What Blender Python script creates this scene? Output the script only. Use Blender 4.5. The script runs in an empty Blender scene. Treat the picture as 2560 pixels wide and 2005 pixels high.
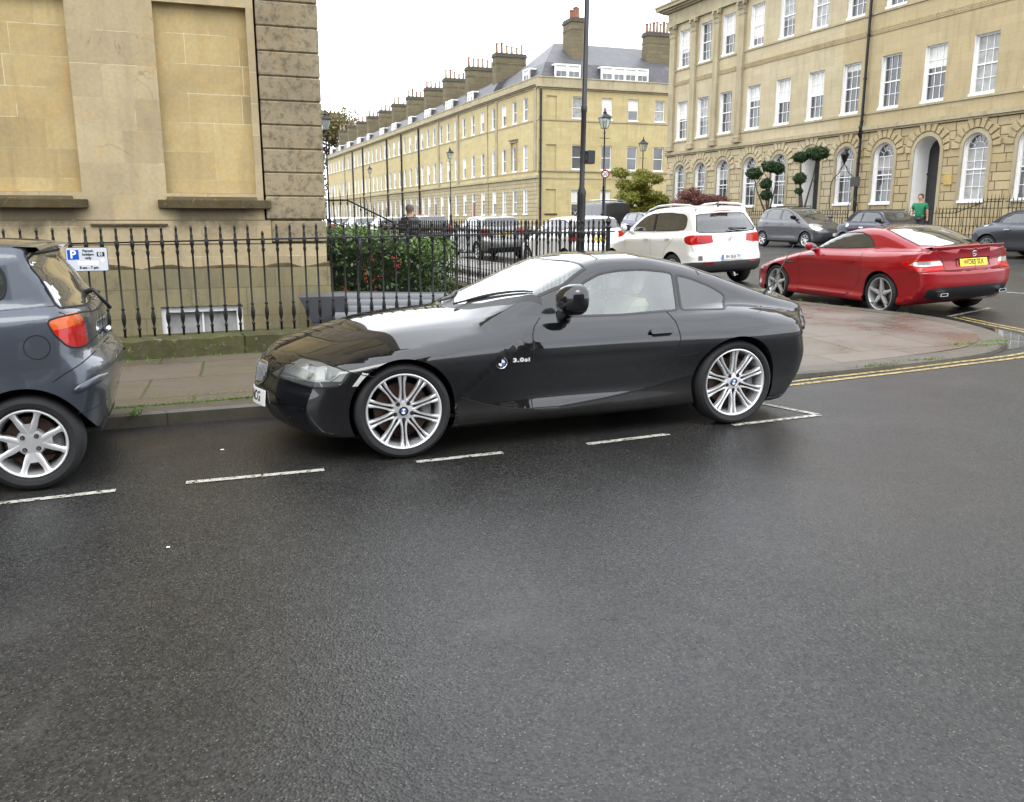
import bpy, bmesh, math, random
import numpy as np
from mathutils import Vector, Matrix, geometry
R = math.radians
scene = bpy.context.scene
COL = scene.collection
# ---------------------------------------------------------------- camera
cd = bpy.data.cameras.new('camera'); cam = bpy.data.objects.new('camera', cd); COL.objects.link(cam)
cam.location = (0, 0, 1.551)
cam.rotation_euler = (R(90 - 11.912), 0, R(-19.314))
cd.sensor_fit = 'HORIZONTAL'; cd.sensor_width = 36.0; cd.lens = 36.0 * 2138.0 / 2560.0
cd.clip_start = 0.05; cd.clip_end = 3000
scene.camera = cam
# ---------------------------------------------------------------- world: bright overcast
SUN_EL, SUN_AZ = 52.0, 205.0       # azimuth clockwise from +Y
w = bpy.data.worlds.new('World'); scene.world = w; w.use_nodes = True
nt = w.node_tree; nt.nodes.clear()
out = nt.nodes.new('ShaderNodeOutputWorld'); bg = nt.nodes.new('ShaderNodeBackground')
sky = nt.nodes.new('ShaderNodeTexSky'); sky.sky_type = 'NISHITA'; sky.sun_disc = False
sky.sun_elevation = R(SUN_EL); sky.sun_rotation = R(SUN_AZ); sky.air_density = 1.0; sky.dust_density = 3.0
tc = nt.nodes.new('ShaderNodeTexCoord'); mp = nt.nodes.new('ShaderNodeMapping'); mp.inputs['Scale'].default_value = (1.0, 1.0, 2.6)
nz = nt.nodes.new('ShaderNodeTexNoise'); nz.inputs['Scale'].default_value = 2.1; nz.inputs['Detail'].default_value = 5; nz.inputs['Roughness'].default_value = 0.55
rp = nt.nodes.new('ShaderNodeValToRGB')
rp.color_ramp.elements[0].position = 0.30; rp.color_ramp.elements[0].color = (15.5, 16.3, 17.6, 1)
rp.color_ramp.elements[1].position = 0.70; rp.color_ramp.elements[1].color = (21.5, 22.2, 23.0, 1)
mx = nt.nodes.new('ShaderNodeMixRGB'); mx.inputs[0].default_value = 0.93
nt.links.new(tc.outputs['Generated'], mp.inputs[0]); nt.links.new(mp.outputs[0], nz.inputs['Vector'])
nt.links.new(nz.outputs['Fac'], rp.inputs[0]); nt.links.new(sky.outputs[0], mx.inputs[1]); nt.links.new(rp.outputs[0], mx.inputs[2])
nt.links.new(mx.outputs[0], bg.inputs[0]); nt.links.new(bg.outputs[0], out.inputs[0])
bg.inputs[1].default_value = 0.10
# ---------------------------------------------------------------- sun (behind cloud)
sd = bpy.data.lights.new('sun', 'SUN'); sd.energy = 0.7; sd.angle = R(25); sd.color = (1.0, 0.96, 0.9)
so = bpy.data.objects.new('sun', sd); COL.objects.link(so)
so.rotation_euler = (R(90 - SUN_EL), 0, R(180 - SUN_AZ))
vs = scene.view_settings
scene.display_settings.display_device = 'sRGB'
vs.view_transform = 'Standard'; vs.look = 'None'; vs.exposure = 0.78; vs.gamma = 1.0; vs.use_curve_mapping = False
cy = scene.cycles
cy.max_bounces = 8; cy.diffuse_bounces = 3; cy.glossy_bounces = 4; cy.transparent_max_bounces = 14; cy.transmission_bounces = 6
cy.use_denoising = True
try: cy.denoiser = 'OPENIMAGEDENOISE'
except Exception: pass
cy.sample_clamp_indirect = 6
RND = random.Random(7)

# ================================================================ helpers
def link(o, parent=None):
    COL.objects.link(o)
    if parent is not None: o.parent = parent
    return o
def tag(o, label=None, cat=None, group=None, kind=None):
    if label: o['label'] = label
    if cat: o['category'] = cat
    if group: o['group'] = group
    if kind: o['kind'] = kind
    return o
def thing(name, label, cat, loc=(0, 0, 0), rot=(0, 0, 0), group=None):
    o = bpy.data.objects.new(name, None); o.empty_display_size = 0.2
    link(o); o.location = loc; o.rotation_euler = rot
    return tag(o, label, cat, group)
def copy_tree(o, parent=None):
    c = o.copy(); link(c); c.parent = parent
    for ch in [k for k in COL.objects if k.parent == o]: copy_tree(ch, c)
    return c
def kids_of(o): return [k for k in COL.objects if k.parent == o]
def add_mesh(name, verts, faces, mat, parent=None, smooth=False, mi=None, auto=None):
    me = bpy.data.meshes.new(name)
    me.from_pydata([tuple(v) for v in verts], [], [tuple(f) for f in faces])
    for m in (mat if isinstance(mat, (list, tuple)) else [mat]): me.materials.append(m)
    if mi is not None: me.polygons.foreach_set('material_index', mi)
    if smooth: me.polygons.foreach_set('use_smooth', [True] * len(me.polygons))
    me.update()
    if auto is not None:
        try: me.set_sharp_from_angle(angle=R(auto))
        except Exception: pass
    o = bpy.data.objects.new(name, me); link(o, parent)
    return o
class MB:
    """collects shapes into one mesh"""
    def __init__(s): s.v = []; s.f = []; s.m = []
    def add(s, v, f, m=0):
        n = len(s.v); s.v += [tuple(p) for p in v]; s.f += [tuple(i + n for i in q) for q in f]; s.m += [m] * len(f); return s
    def box(s, x0, x1, y0, y1, z0, z1, m=0):
        return s.add([(x0,y0,z0),(x1,y0,z0),(x1,y1,z0),(x0,y1,z0),(x0,y0,z1),(x1,y0,z1),(x1,y1,z1),(x0,y1,z1)],
                     [(0,3,2,1),(4,5,6,7),(0,1,5,4),(1,2,6,5),(2,3,7,6),(3,0,4,7)], m)
    def bbox(s, x0, x1, y0, y1, z0, z1, b, m=0):
        """box with chamfered edges"""
        v = []; 
        xs, ys, zs = (x0, x1), (y0, y1), (z0, z1)
        idx = {}
        for i in (0, 1):
            for j in (0, 1):
                for k in (0, 1):
                    sx, sy, sz = (1, -1)[i], (1, -1)[j], (1, -1)[k]
                    idx[i, j, k, 0] = len(v); v.append((xs[i], ys[j] + sy*b, zs[k] + sz*b))
                    idx[i, j, k, 1] = len(v); v.append((xs[i] + sx*b, ys[j], zs[k] + sz*b))
                    idx[i, j, k, 2] = len(v); v.append((xs[i] + sx*b, ys[j] + sy*b, zs[k]))
        f = []
        for i in (0, 1): f.append([idx[i,j,k,0] for j, k in ((0,0),(1,0),(1,1),(0,1))][::(-1 if i == 0 else 1)])
        for j in (0, 1): f.append([idx[i,j,k,1] for i, k in ((0,0),(1,0),(1,1),(0,1))][::(1 if j == 0 else -1)])
        for k in (0, 1): f.append([idx[i,j,k,2] for i, j in ((0,0),(1,0),(1,1),(0,1))][::(-1 if k == 0 else 1)])
        for j in (0, 1):
            for k in (0, 1): f.append([idx[0,j,k,1], idx[1,j,k,1], idx[1,j,k,2], idx[0,j,k,2]])
        for i in (0, 1):
            for k in (0, 1): f.append([idx[i,0,k,0], idx[i,1,k,0], idx[i,1,k,2], idx[i,0,k,2]])
        for i in (0, 1):
            for j in (0, 1): f.append([idx[i,j,0,0], idx[i,j,1,0], idx[i,j,1,1], idx[i,j,0,1]])
        for i in (0, 1):
            for j in (0, 1):
                for k in (0, 1): f.append([idx[i,j,k,0], idx[i,j,k,1], idx[i,j,k,2]])
        return s.add(v, f, m)
    def tube(s, pts, rad, n=8, cap=True, m=0):
        """tube along a polyline; rad a number or a list"""
        pts = [Vector(p) for p in pts]; k = len(pts)
        rr = rad if isinstance(rad, (list, tuple)) else [rad] * k
        v = []; f = []; up = None
        for i, p in enumerate(pts):
            a = pts[max(0, i-1)]; b = pts[min(k-1, i+1)]; t = (b - a)
            t = t.normalized() if t.length > 1e-9 else Vector((0, 0, 1))
            if up is None: up = Vector((0, 0, 1)) if abs(t.z) < 0.9 else Vector((1, 0, 0))
            e1 = t.cross(up); e1 = e1.normalized() if e1.length > 1e-6 else t.orthogonal().normalized()
            e2 = t.cross(e1).normalized(); up = e1.cross(t) if False else up
            for j in range(n):
                an = 2*math.pi*j/n; v.append(p + (e1*math.cos(an) + e2*math.sin(an))*rr[i])
        for i in range(k-1):
            for j in range(n): f.append((i*n+j, i*n+(j+1) % n, (i+1)*n+(j+1) % n, (i+1)*n+j))
        if cap: f.append(tuple(range(n))[::-1]); f.append(tuple((k-1)*n + j for j in range(n)))
        return s.add(v, f, m)
    def lathe(s, prof, n=24, c=(0, 0, 0), axis='z', m=0, a0=0, a1=2*math.pi):
        """profile [(r, h)] turned about an axis through c"""
        full = abs(a1 - a0 - 2*math.pi) < 1e-6; nn = n if full else n + 1
        v = []; f = []
        for (r, h) in prof:
            for j in range(nn):
                a = a0 + (a1 - a0)*j/n; x, y = r*math.cos(a), r*math.sin(a)
                p = (x, y, h) if axis == 'z' else ((x, h, y) if axis == 'y' else (h, x, y))
                v.append((p[0]+c[0], p[1]+c[1], p[2]+c[2]))
        for i in range(len(prof)-1):
            for j in range(n):
                j2 = (j+1) % nn if full else j+1
                f.append((i*nn+j, i*nn+j2, (i+1)*nn+j2, (i+1)*nn+j))
        return s.add(v, f, m)
    def prism(s, poly, h0, h1, axis='z', m=0, caps=True):
        """polygon [(a,b)] extruded along an axis from h0 to h1"""
        n = len(poly)
        def P(a, b, h): return (a, b, h) if axis == 'z' else ((a, h, b) if axis == 'y' else (h, a, b))
        v = [P(a, b, h0) for a, b in poly] + [P(a, b, h1) for a, b in poly]
        f = [(i, (i+1) % n, n+(i+1) % n, n+i) for i in range(n)]
        if caps: f += [tuple(range(n))[::-1], tuple(range(n, 2*n))]
        return s.add(v, f, m)
    def xf(s, M):
        s.v = [tuple(M @ Vector(p)) for p in s.v]; return s
    def build(s, name, mat, parent=None, smooth=False, auto=None):
        return add_mesh(name, s.v, s.f, mat, parent, smooth or auto is not None, s.m if isinstance(mat, (list, tuple)) else None, auto)
def cdt(verts, edges):
    r = geometry.delaunay_2d_cdt([Vector(v) for v in verts], edges, [], 0, 1e-5)
    return [tuple(v) for v in r[0]], [tuple(f) for f in r[2]]
def pip(px, py, poly):
    """vectorised point in polygon"""
    px = np.asarray(px); py = np.asarray(py); ins = np.zeros(px.shape, bool); n = len(poly)
    for i in range(n):
        x1, y1 = poly[i]; x2, y2 = poly[(i+1) % n]
        if y1 == y2: continue
        c = ((y1 > py) != (y2 > py)) & (px < (x2-x1)*(py-y1)/(y2-y1) + x1)
        ins ^= c
    return ins
def G(x, y):
    """height of the sloping ground"""
    t = min(max((y-8)/2.0, 0), 1)
    return 0.016*min(max(x, -40), 60) + 0.003*min(max(y-8, 0), 60) + 0.026*min(max(x-9.2, 0), 5)*t

# ================================================================ materials
def srgb(r, g, b):
    f = lambda c: (c/255/12.92) if c/255 <= 0.04045 else ((c/255+0.055)/1.055)**2.4
    return (f(r), f(g), f(b))
class NT:
    def __init__(s, name):
        s.mat = bpy.data.materials.new(name); s.mat.use_nodes = True; s.t = s.mat.node_tree; s.t.nodes.clear()
        s.out = s.n('ShaderNodeOutputMaterial')
    def n(s, typ, **kw):
        nd = s.t.nodes.new(typ)
        for k, v in kw.items(): setattr(nd, k, v)
        return nd
    def l(s, a, b): s.t.links.new(a, b)
    def val(s, x): return x
    def noise(s, vec, scale, detail=4, rough=0.55, dist=0.0):
        nd = s.n('ShaderNodeTexNoise'); nd.inputs['Scale'].default_value = scale; nd.inputs['Detail'].default_value = detail
        nd.inputs['Roughness'].default_value = rough; nd.inputs['Distortion'].default_value = dist
        if vec is not None: s.l(vec, nd.inputs['Vector'])
        return nd.outputs['Fac']
    def ramp(s, fac, stops):
        nd = s.n('ShaderNodeValToRGB'); e = nd.color_ramp.elements
        while len(e) < len(stops): e.new(0.5)
        for i, (p, c) in enumerate(stops):
            e[i].position = p; e[i].color = (c, c, c, 1) if isinstance(c, (int, float)) else (*c[:3], 1)
        s.l(fac, nd.inputs[0]); return nd.outputs[0]
    def mix(s, fac, a, b, mode='MIX'):
        nd = s.n('ShaderNodeMixRGB', blend_type=mode)
        for sock, v in ((nd.inputs[0], fac), (nd.inputs[1], a), (nd.inputs[2], b)):
            if isinstance(v, (int, float)): sock.default_value = v if sock == nd.inputs[0] else (v, v, v, 1)
            elif isinstance(v, tuple): sock.default_value = (*v[:3], 1)
            else: s.l(v, sock)
        return nd.outputs[0]
    def math(s, op, a, b=0.0, clamp=False):
        nd = s.n('ShaderNodeMath', operation=op); nd.use_clamp = clamp
        for sock, v in ((nd.inputs[0], a), (nd.inputs[1], b)):
            if isinstance(v, (int, float)): sock.default_value = v
            else: s.l(v, sock)
        return nd.outputs[0]
    def pos(s): return s.n('ShaderNodeNewGeometry').outputs['Position']
    def obj(s): return s.n('ShaderNodeTexCoord').outputs['Object']
    def uv(s, vec=None, diag=True):
        """(x+y, z, 0) from the position: works for walls that run along either axis"""
        sp = s.n('ShaderNodeSeparateXYZ'); s.l(vec or s.pos(), sp.inputs[0])
        c = s.n('ShaderNodeCombineXYZ'); s.l(s.math('ADD', sp.outputs[0], sp.outputs[1]), c.inputs[0]); s.l(sp.outputs[2], c.inputs[1])
        return c.outputs[0], sp
    def bump(s, h, strength=0.3, dist=0.01):
        b = s.n('ShaderNodeBump'); b.inputs['Strength'].default_value = strength; b.inputs['Distance'].default_value = dist
        s.l(h, b.inputs['Height']); return b.outputs[0]
    def bsdf(s, color, rough=0.5, metal=0.0, normal=None, coat=0.0, spec=0.5, **kw):
        p = s.n('ShaderNodeBsdfPrincipled')
        for k, v in (('Base Color', color), ('Roughness', rough), ('Metallic', metal), ('Coat Weight', coat), ('Specular IOR Level', spec)):
            if isinstance(v, (int, float)): p.inputs[k].default_value = v if k != 'Base Color' else (v, v, v, 1)
            elif isinstance(v, tuple): p.inputs[k].default_value = (*v[:3], 1)
            else: s.l(v, p.inputs[k])
        if normal is not None: s.l(normal, p.inputs['Normal'])
        for k, v in kw.items(): p.inputs[k.replace('_', ' ')].default_value = v
        return p.outputs[0]
    def done(s, sh): s.l(sh, s.out.inputs[0]); return s.mat
_mc = {}
def plain(name, color, rough=0.5, metal=0.0, coat=0.0, spec=0.5, var=0.12, scale=6.0, bump=0.0, **kw):
    """simple procedural material: colour broken up by noise"""
    if name in _mc: return _mc[name]
    n = NT(name); nf = n.noise(n.obj(), scale, 5)
    c = n.mix(n.ramp(nf, [(0.3, 0.0), (0.7, 1.0)]), tuple(k*(1-var) for k in color), tuple(min(1, k*(1+var)) for k in color))
    rr = n.math('ADD', n.math('MULTIPLY', nf, 0.12), rough-0.06)
    nb = n.bump(n.noise(n.obj(), scale*8, 3), bump, 0.005) if bump else None
    _mc[name] = n.done(n.bsdf(c, rr, metal, nb, coat, spec, **kw)); return _mc[name]
def split_islands(o, name):
    """turn each loose piece of a mesh into a part of its own"""
    me = o.data; n = len(me.vertices); par = list(range(n))
    def find(a):
        while par[a] != a: par[a] = par[par[a]]; a = par[a]
        return a
    for p in me.polygons:
        vs_ = list(p.vertices); r = find(vs_[0])
        for v in vs_[1:]: par[find(v)] = r
    groups = {}
    for p in me.polygons: groups.setdefault(find(p.vertices[0]), []).append(p)
    sm = me.polygons[0].use_smooth; out = []
    for g in groups.values():
        idx = {}; vv = []; ff = []; mi = []
        for p in g:
            f = []
            for v in p.vertices:
                if v not in idx: idx[v] = len(vv); vv.append(tuple(me.vertices[v].co))
                f.append(idx[v])
            ff.append(f); mi.append(p.material_index)
        out.append(add_mesh(name, vv, ff, list(me.materials), o.parent, smooth=sm, mi=mi, auto=40 if sm else None))
    bpy.data.objects.remove(o); return out
def paint(name, color, metal=0.0, rough=0.35, coat=1.0, flake=0.0, dirt=0.15, spec=0.15, cior=1.40):
    """car paint under clear coat; the back of a panel is bare and dark; droplets and road dirt"""
    n = NT(name)
    o = n.obj(); sp = n.n('ShaderNodeSeparateXYZ'); n.l(o, sp.inputs[0])
    low = n.ramp(sp.outputs[2], [(0.12, 1.0), (0.5, 0.0)])
    d = n.math('MULTIPLY', n.math('MULTIPLY', n.noise(o, 7, 6, 0.65), low), dirt*2, True)
    c = n.mix(d, color, (0.09, 0.08, 0.065))
    drops = n.n('ShaderNodeTexVoronoi'); drops.inputs['Scale'].default_value = 75; n.l(o, drops.inputs['Vector'])
    dm = n.math('MULTIPLY', n.ramp(drops.outputs['Distance'], [(0.10, 1.0), (0.22, 0.0)]), n.ramp(n.noise(o, 25, 2), [(0.5, 0.0), (0.6, 1.0)]))
    nb = n.bump(dm, 0.10, 0.002)
    p = n.n('ShaderNodeBsdfPrincipled'); n.l(c, p.inputs['Base Color']); p.inputs['Metallic'].default_value = metal
    p.inputs['Roughness'].default_value = rough; p.inputs['Coat Weight'].default_value = coat; p.inputs['Specular IOR Level'].default_value = spec; p.inputs['Coat IOR'].default_value = cior
    n.l(n.math('ADD', n.math('MULTIPLY', d, 0.35), 0.025), p.inputs['Coat Roughness'])
    n.l(nb, p.inputs['Coat Normal'])
    b = n.n('ShaderNodeBsdfDiffuse'); b.inputs[0].default_value = (0.012, 0.012, 0.013, 1)
    m = n.n('ShaderNodeMixShader'); n.l(n.n('ShaderNodeNewGeometry').outputs['Backfacing'], m.inputs[0])
    n.l(p.outputs[0], m.inputs[1]); n.l(b.outputs[0], m.inputs[2])
    return n.done(m.outputs[0])
def glass(name, tint=(0.75, 0.82, 0.79), refl=1.0, dark=0.0, rough=0.0, ior=1.5, dust=0.0):
    n = NT(name)
    tr = n.n('ShaderNodeBsdfTransparent'); tr.inputs[0].default_value = (*tint, 1)
    gl = n.n('ShaderNodeBsdfGlossy'); gl.inputs['Roughness'].default_value = rough
    fr = n.n('ShaderNodeFresnel'); fr.inputs[0].default_value = ior
    f = n.math('MULTIPLY', fr.outputs[0], 1.7*refl, True)
    m = n.n('ShaderNodeMixShader'); n.l(f, m.inputs[0]); n.l(tr.outputs[0], m.inputs[1]); n.l(gl.outputs[0], m.inputs[2])
    sh = m.outputs[0]
    if dust:
        df = n.n('ShaderNodeBsdfDiffuse'); df.inputs[0].default_value = (0.55, 0.6, 0.58, 1)
        m2 = n.n('ShaderNodeMixShader'); n.l(n.math('MULTIPLY', n.noise(n.obj(), 3, 4), dust*2, True), m2.inputs[0]); n.l(sh, m2.inputs[1]); n.l(df.outputs[0], m2.inputs[2]); sh = m2.outputs[0]
    return n.done(sh)
BLACK_PLASTIC = plain('black_plastic', (0.014, 0.014, 0.015), 0.5)
GLOSS_BLACK = plain('gloss_black', (0.008, 0.008, 0.009), 0.12)
RUBBER = plain('tyre_rubber', (0.009, 0.009, 0.0095), 0.75, var=0.35, scale=14, bump=0.2)
SEAMM = plain('panel_gap_black', (0.004, 0.004, 0.004), 0.8)
CHROME = plain('chrome', (0.75, 0.75, 0.77), 0.08, metal=1.0)
ALLOY = plain('alloy_silver', (0.66, 0.66, 0.66), 0.38, metal=0.7, var=0.06, coat=0.4)
ALLOY_GREY = plain('alloy_grey', (0.34, 0.34, 0.34), 0.42, metal=0.35, var=0.08)
DISC = plain('brake_disc_rusty', (0.055, 0.026, 0.017), 0.6, metal=0.3, var=0.4, scale=10)
RED_LENS = plain('red_lens', (0.38, 0.005, 0.004), 0.2, coat=0.5, spec=.2, var=0.25, scale=14)
RED_DEEP = plain('red_lens_deep', (0.28, 0.005, 0.005), 0.12, coat=1.0, var=0.3, scale=18)
AMBER_LENS = plain('amber_lens', (0.50, 0.085, 0.015), 0.2, coat=0.5, spec=.2, var=0.2, scale=14)
CLEAR_LENS = plain('clear_lens', (0.55, 0.55, 0.52), 0.1, metal=0.55, coat=1.0, var=0.35, scale=9)
INTERIOR = plain('cabin_trim', (0.03, 0.03, 0.03), 0.8)
BEIGE = plain('beige_leather', (0.62, 0.55, 0.42), 0.5)
WHITE_PLATE = plain('white_plate', (0.75, 0.75, 0.73), 0.35, var=0.04)
YELLOW_PLATE = plain('yellow_plate', (0.78, 0.56, 0.02), 0.35, var=0.04)
BLACK_INK = plain('black_ink', (0.01, 0.01, 0.01), 0.5)
WHITE_INK = plain('white_ink', (0.8, 0.8, 0.8), 0.4, var=0.03)
BLUE_INK = plain('blue_ink', (0.02, 0.13, 0.5), 0.4, var=0.05)
def text_mesh(txt, size, mat, name, parent, M, extrude=0.0015, bold=0.0, align='CENTER', spacing=1.0, sx=1.0):
    cu = bpy.data.curves.new(name, 'FONT'); cu.body = txt; cu.size = size; cu.extrude = extrude; cu.offset = bold
    cu.align_x = align; cu.align_y = 'CENTER'; cu.space_character = spacing; cu.resolution_u = 3
    tmp = bpy.data.objects.new(name, cu); COL.objects.link(tmp)
    dg = bpy.context.evaluated_depsgraph_get(); me = bpy.data.meshes.new_from_object(tmp.evaluated_get(dg))
    bpy.data.objects.remove(tmp)
    me.transform(M @ Matrix.Diagonal((sx, 1, 1, 1))); me.materials.clear(); me.materials.append(mat); me.name = name
    o = bpy.data.objects.new(name, me); return link(o, parent)
def catmull(pts, n=8, closed=False):
    P = [Vector(p) for p in pts]; k = len(P); out = []
    rng = range(k) if closed else range(k-1)
    for i in rng:
        p0 = P[(i-1) % k] if closed or i > 0 else P[i]; p1 = P[i]; p2 = P[(i+1) % k]; p3 = P[(i+2) % k] if closed or i+2 < k else P[i+1]
        for j in range(n):
            t = j/n; out.append(tuple(0.5*((2*p1) + (-p0+p2)*t + (2*p0-5*p1+4*p2-p3)*t*t + (-p0+3*p1-3*p2+p3)*t**3)))
    if not closed: out.append(tuple(P[-1]))
    return out
# ================================================================ ground, road, pavements
def asphalt():
    n = NT('wet_asphalt'); p = n.pos()
    v = n.n('ShaderNodeTexVoronoi'); v.inputs['Scale'].default_value = 95; n.l(p, v.inputs['Vector'])
    v2 = n.n('ShaderNodeTexVoronoi'); v2.inputs['Scale'].default_value = 210; n.l(p, v2.inputs['Vector'])
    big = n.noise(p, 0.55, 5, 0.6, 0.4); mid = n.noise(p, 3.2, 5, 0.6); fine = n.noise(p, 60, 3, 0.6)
    c = n.mix(n.ramp(v.outputs['Color'], [(0.15, 0.0), (0.9, 1.0)]), (0.002, 0.002, 0.002), (0.030, 0.029, 0.027))
    c = n.mix(n.ramp(v2.outputs['Color'], [(0.83, 0.0), (0.93, 0.9)]), c, (0.13, 0.125, 0.105))
    c = n.mix(n.ramp(big, [(0.35, 0.0), (0.70, 0.5)]), c, n.mix(0.5, c, (0.045, 0.044, 0.043)))
    c = n.mix(n.ramp(n.noise(p, 1.1, 6, 0.7, 0.8), [(0.56, 0.0), (0.72, 0.45)]), c, (0.05, 0.048, 0.044))
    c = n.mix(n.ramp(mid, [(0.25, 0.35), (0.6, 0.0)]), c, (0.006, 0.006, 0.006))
    wet = n.ramp(n.noise(p, 0.35, 4, 0.55, 0.3), [(0.36, 0.0), (0.62, 1.0)])
    r = n.math('ADD', 0.25, n.math('MULTIPLY', wet, 0.15))
    r = n.math('ADD', r, n.math('MULTIPLY', fine, 0.12))
    h = n.math('ADD', n.math('MULTIPLY', v.outputs['Distance'], 0.8), n.math('MULTIPLY', fine, 0.5))
    nb = n.bump(h, 0.42, 0.005)
    return n.done(n.bsdf(c, r, 0, nb, spec=0.36))
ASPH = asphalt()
def paving():
    n = NT('wet_pennant_paving'); p = n.pos()
    mp = n.n('ShaderNodeMapping'); mp.inputs['Rotation'].default_value = (0, 0, R(2)); mp.inputs['Location'].default_value = (0.42, -0.22, 0); n.l(p, mp.inputs[0])
    dn = n.n('ShaderNodeTexNoise'); dn.inputs['Scale'].default_value = 1.3; n.l(mp.outputs[0], dn.inputs['Vector'])
    vv = n.n('ShaderNodeVectorMath', operation='MULTIPLY_ADD'); n.l(dn.outputs['Color'], vv.inputs[0]); vv.inputs[1].default_value = (0.05, 0.05, 0); n.l(mp.outputs[0], vv.inputs[2])
    b = n.n('ShaderNodeTexBrick'); n.l(vv.outputs[0], b.inputs['Vector']); b.inputs['Scale'].default_value = 1
    b.inputs['Brick Width'].default_value = 1.02; b.inputs['Row Height'].default_value = 0.92; b.inputs['Mortar Size'].default_value = 0.013; b.inputs['Mortar Smooth'].default_value = 0.25
    b.offset = 0.42; b.squash = 1.35; b.squash_frequency = 3
    b.inputs['Color1'].default_value = (0.085, 0.066, 0.054, 1); b.inputs['Color2'].default_value = (0.125, 0.097, 0.078, 1); b.inputs['Mortar'].default_value = (0.012, 0.011, 0.009, 1)
    big = n.noise(p, 0.9, 6, 0.65, 0.5); sm = n.noise(p, 14, 5, 0.6); st = n.noise(p, 2.6, 4, 0.6, 1.0)
    c = n.mix(n.ramp(big, [(0.35, 0.0), (0.7, 0.55)]), b.outputs[0], (0.12, 0.10, 0.06))
    c = n.mix(n.ramp(st, [(0.58, 0.0), (0.72, 0.5)]), c, (0.16, 0.075, 0.045))
    mort = n.mix(1.0, c, c)
    c = n.mix(0.30, c, n.mix(sm, (0.05, 0.045, 0.04), (0.20, 0.175, 0.15)), 'MIX')
    mossy = n.math('MULTIPLY', b.outputs['Fac'], n.ramp(n.noise(p, 3.0, 4), [(0.42, 0.0), (0.52, 1.0)]))
    c = n.mix(mossy, c, (0.05, 0.075, 0.012))
    wet = n.ramp(n.noise(p, 0.8, 5, 0.6, 0.5), [(0.38, 0.0), (0.60, 1.0)])
    r = n.math('ADD', 0.15, n.math('MULTIPLY', wet, 0.25)); r = n.math('ADD', r, n.math('MULTIPLY', sm, 0.1))
    h = n.math('ADD', n.math('MULTIPLY', b.outputs['Fac'], -1.0), n.math('MULTIPLY', sm, 0.3))
    return n.done(n.bsdf(c, r, 0, n.bump(h, 0.8, 0.008), spec=0.5))
PAVE = paving()
KERB = None
def kerbmat():
    n = NT('kerb_stone'); p = n.pos(); sp = n.n('ShaderNodeSeparateXYZ'); n.l(p, sp.inputs[0])
    w = n.math('FRACT', n.math('MULTIPLY', n.math('ADD', sp.outputs[0], n.math('MULTIPLY', sp.outputs[1], 0.85)), 1.08))
    j = n.ramp(w, [(0.0, 1.0), (0.018, 0.0)])
    c = n.mix(n.noise(p, 5, 6, 0.65), (0.03, 0.026, 0.02), (0.12, 0.105, 0.08)); c = n.mix(j, c, (0.015, 0.014, 0.01))
    c = n.mix(n.ramp(n.noise(p, 7, 4), [(0.60, 0.0), (0.70, 0.55)]), c, (0.05, 0.075, 0.015))
    return n.done(n.bsdf(c, n.math('ADD', 0.33, n.math('MULTIPLY', n.noise(p, 9, 3), 0.2)), 0, n.bump(n.noise(p, 12, 5), 0.5, 0.01)))
KERB = kerbmat()
def worn_paint(name, col, hole=0.5):
    n = NT(name); p = n.pos()
    k = n.ramp(n.noise(p, 26, 6, 0.7), [(hole-0.05, 0.0), (hole+0.05, 1.0)])
    c = n.mix(n.noise(p, 9, 5), tuple(a*0.62 for a in col), col)
    t = n.n('ShaderNodeBsdfTransparent'); m = n.n('ShaderNodeMixShader'); n.l(k, m.inputs[0]); n.l(t.outputs[0], m.inputs[1])
    n.l(n.bsdf(c, 0.45, 0, n.bump(n.noise(p, 120, 2), .4, .003)), m.inputs[2]); return n.done(m.outputs[0])
WHITE_LINE = worn_paint('white_road_paint', (0.50, 0.49, 0.42), 0.44)
YELLOW_LINE = worn_paint('yellow_road_paint', (0.46, 0.35, 0.13), 0.45)

def sheet(name, poly, zf, mat, step=2.0):
    """flat-ish polygon sheet following a height function"""
    pts = dens(poly, step) if step else list(poly); n = len(pts); V = list(pts); E = [(i, (i+1) % n) for i in range(n)]
    xs = [p[0] for p in pts]; ys = [p[1] for p in pts]; gx = np.arange(min(xs)+.01, max(xs), step); gy = np.arange(min(ys)+.01, max(ys), step)
    if len(gx)*len(gy) < 9000:
        mx_, my_ = np.meshgrid(gx, gy); mx_ = mx_.ravel(); my_ = my_.ravel(); k = pip(mx_, my_, pts); V += list(zip(mx_[k], my_[k]))
    vo, fo = cdt(V, E); fo = [f for f in fo if pip([sum(vo[i][0] for i in f)/len(f)], [sum(vo[i][1] for i in f)/len(f)], pts)[0]]
    vv = [(x, y, zf(x, y)) for x, y in vo]
    fo = [f if ((vo[f[1]][0]-vo[f[0]][0])*(vo[f[2]][1]-vo[f[0]][1])-(vo[f[1]][1]-vo[f[0]][1])*(vo[f[2]][0]-vo[f[0]][0])) > 0 else f[::-1] for f in fo]
    return add_mesh(name, vv, fo, mat)
def dens(pts, step, closed=True):
    out = []; n = len(pts)
    for i in range(n if closed else n-1):
        a = np.array(pts[i], float); b = np.array(pts[(i+1) % n], float); k = max(1, int(np.linalg.norm(b-a)/step))
        for j in range(k): out.append(tuple(a + (b-a)*j/k))
    if not closed: out.append(tuple(pts[-1]))
    return out
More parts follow.
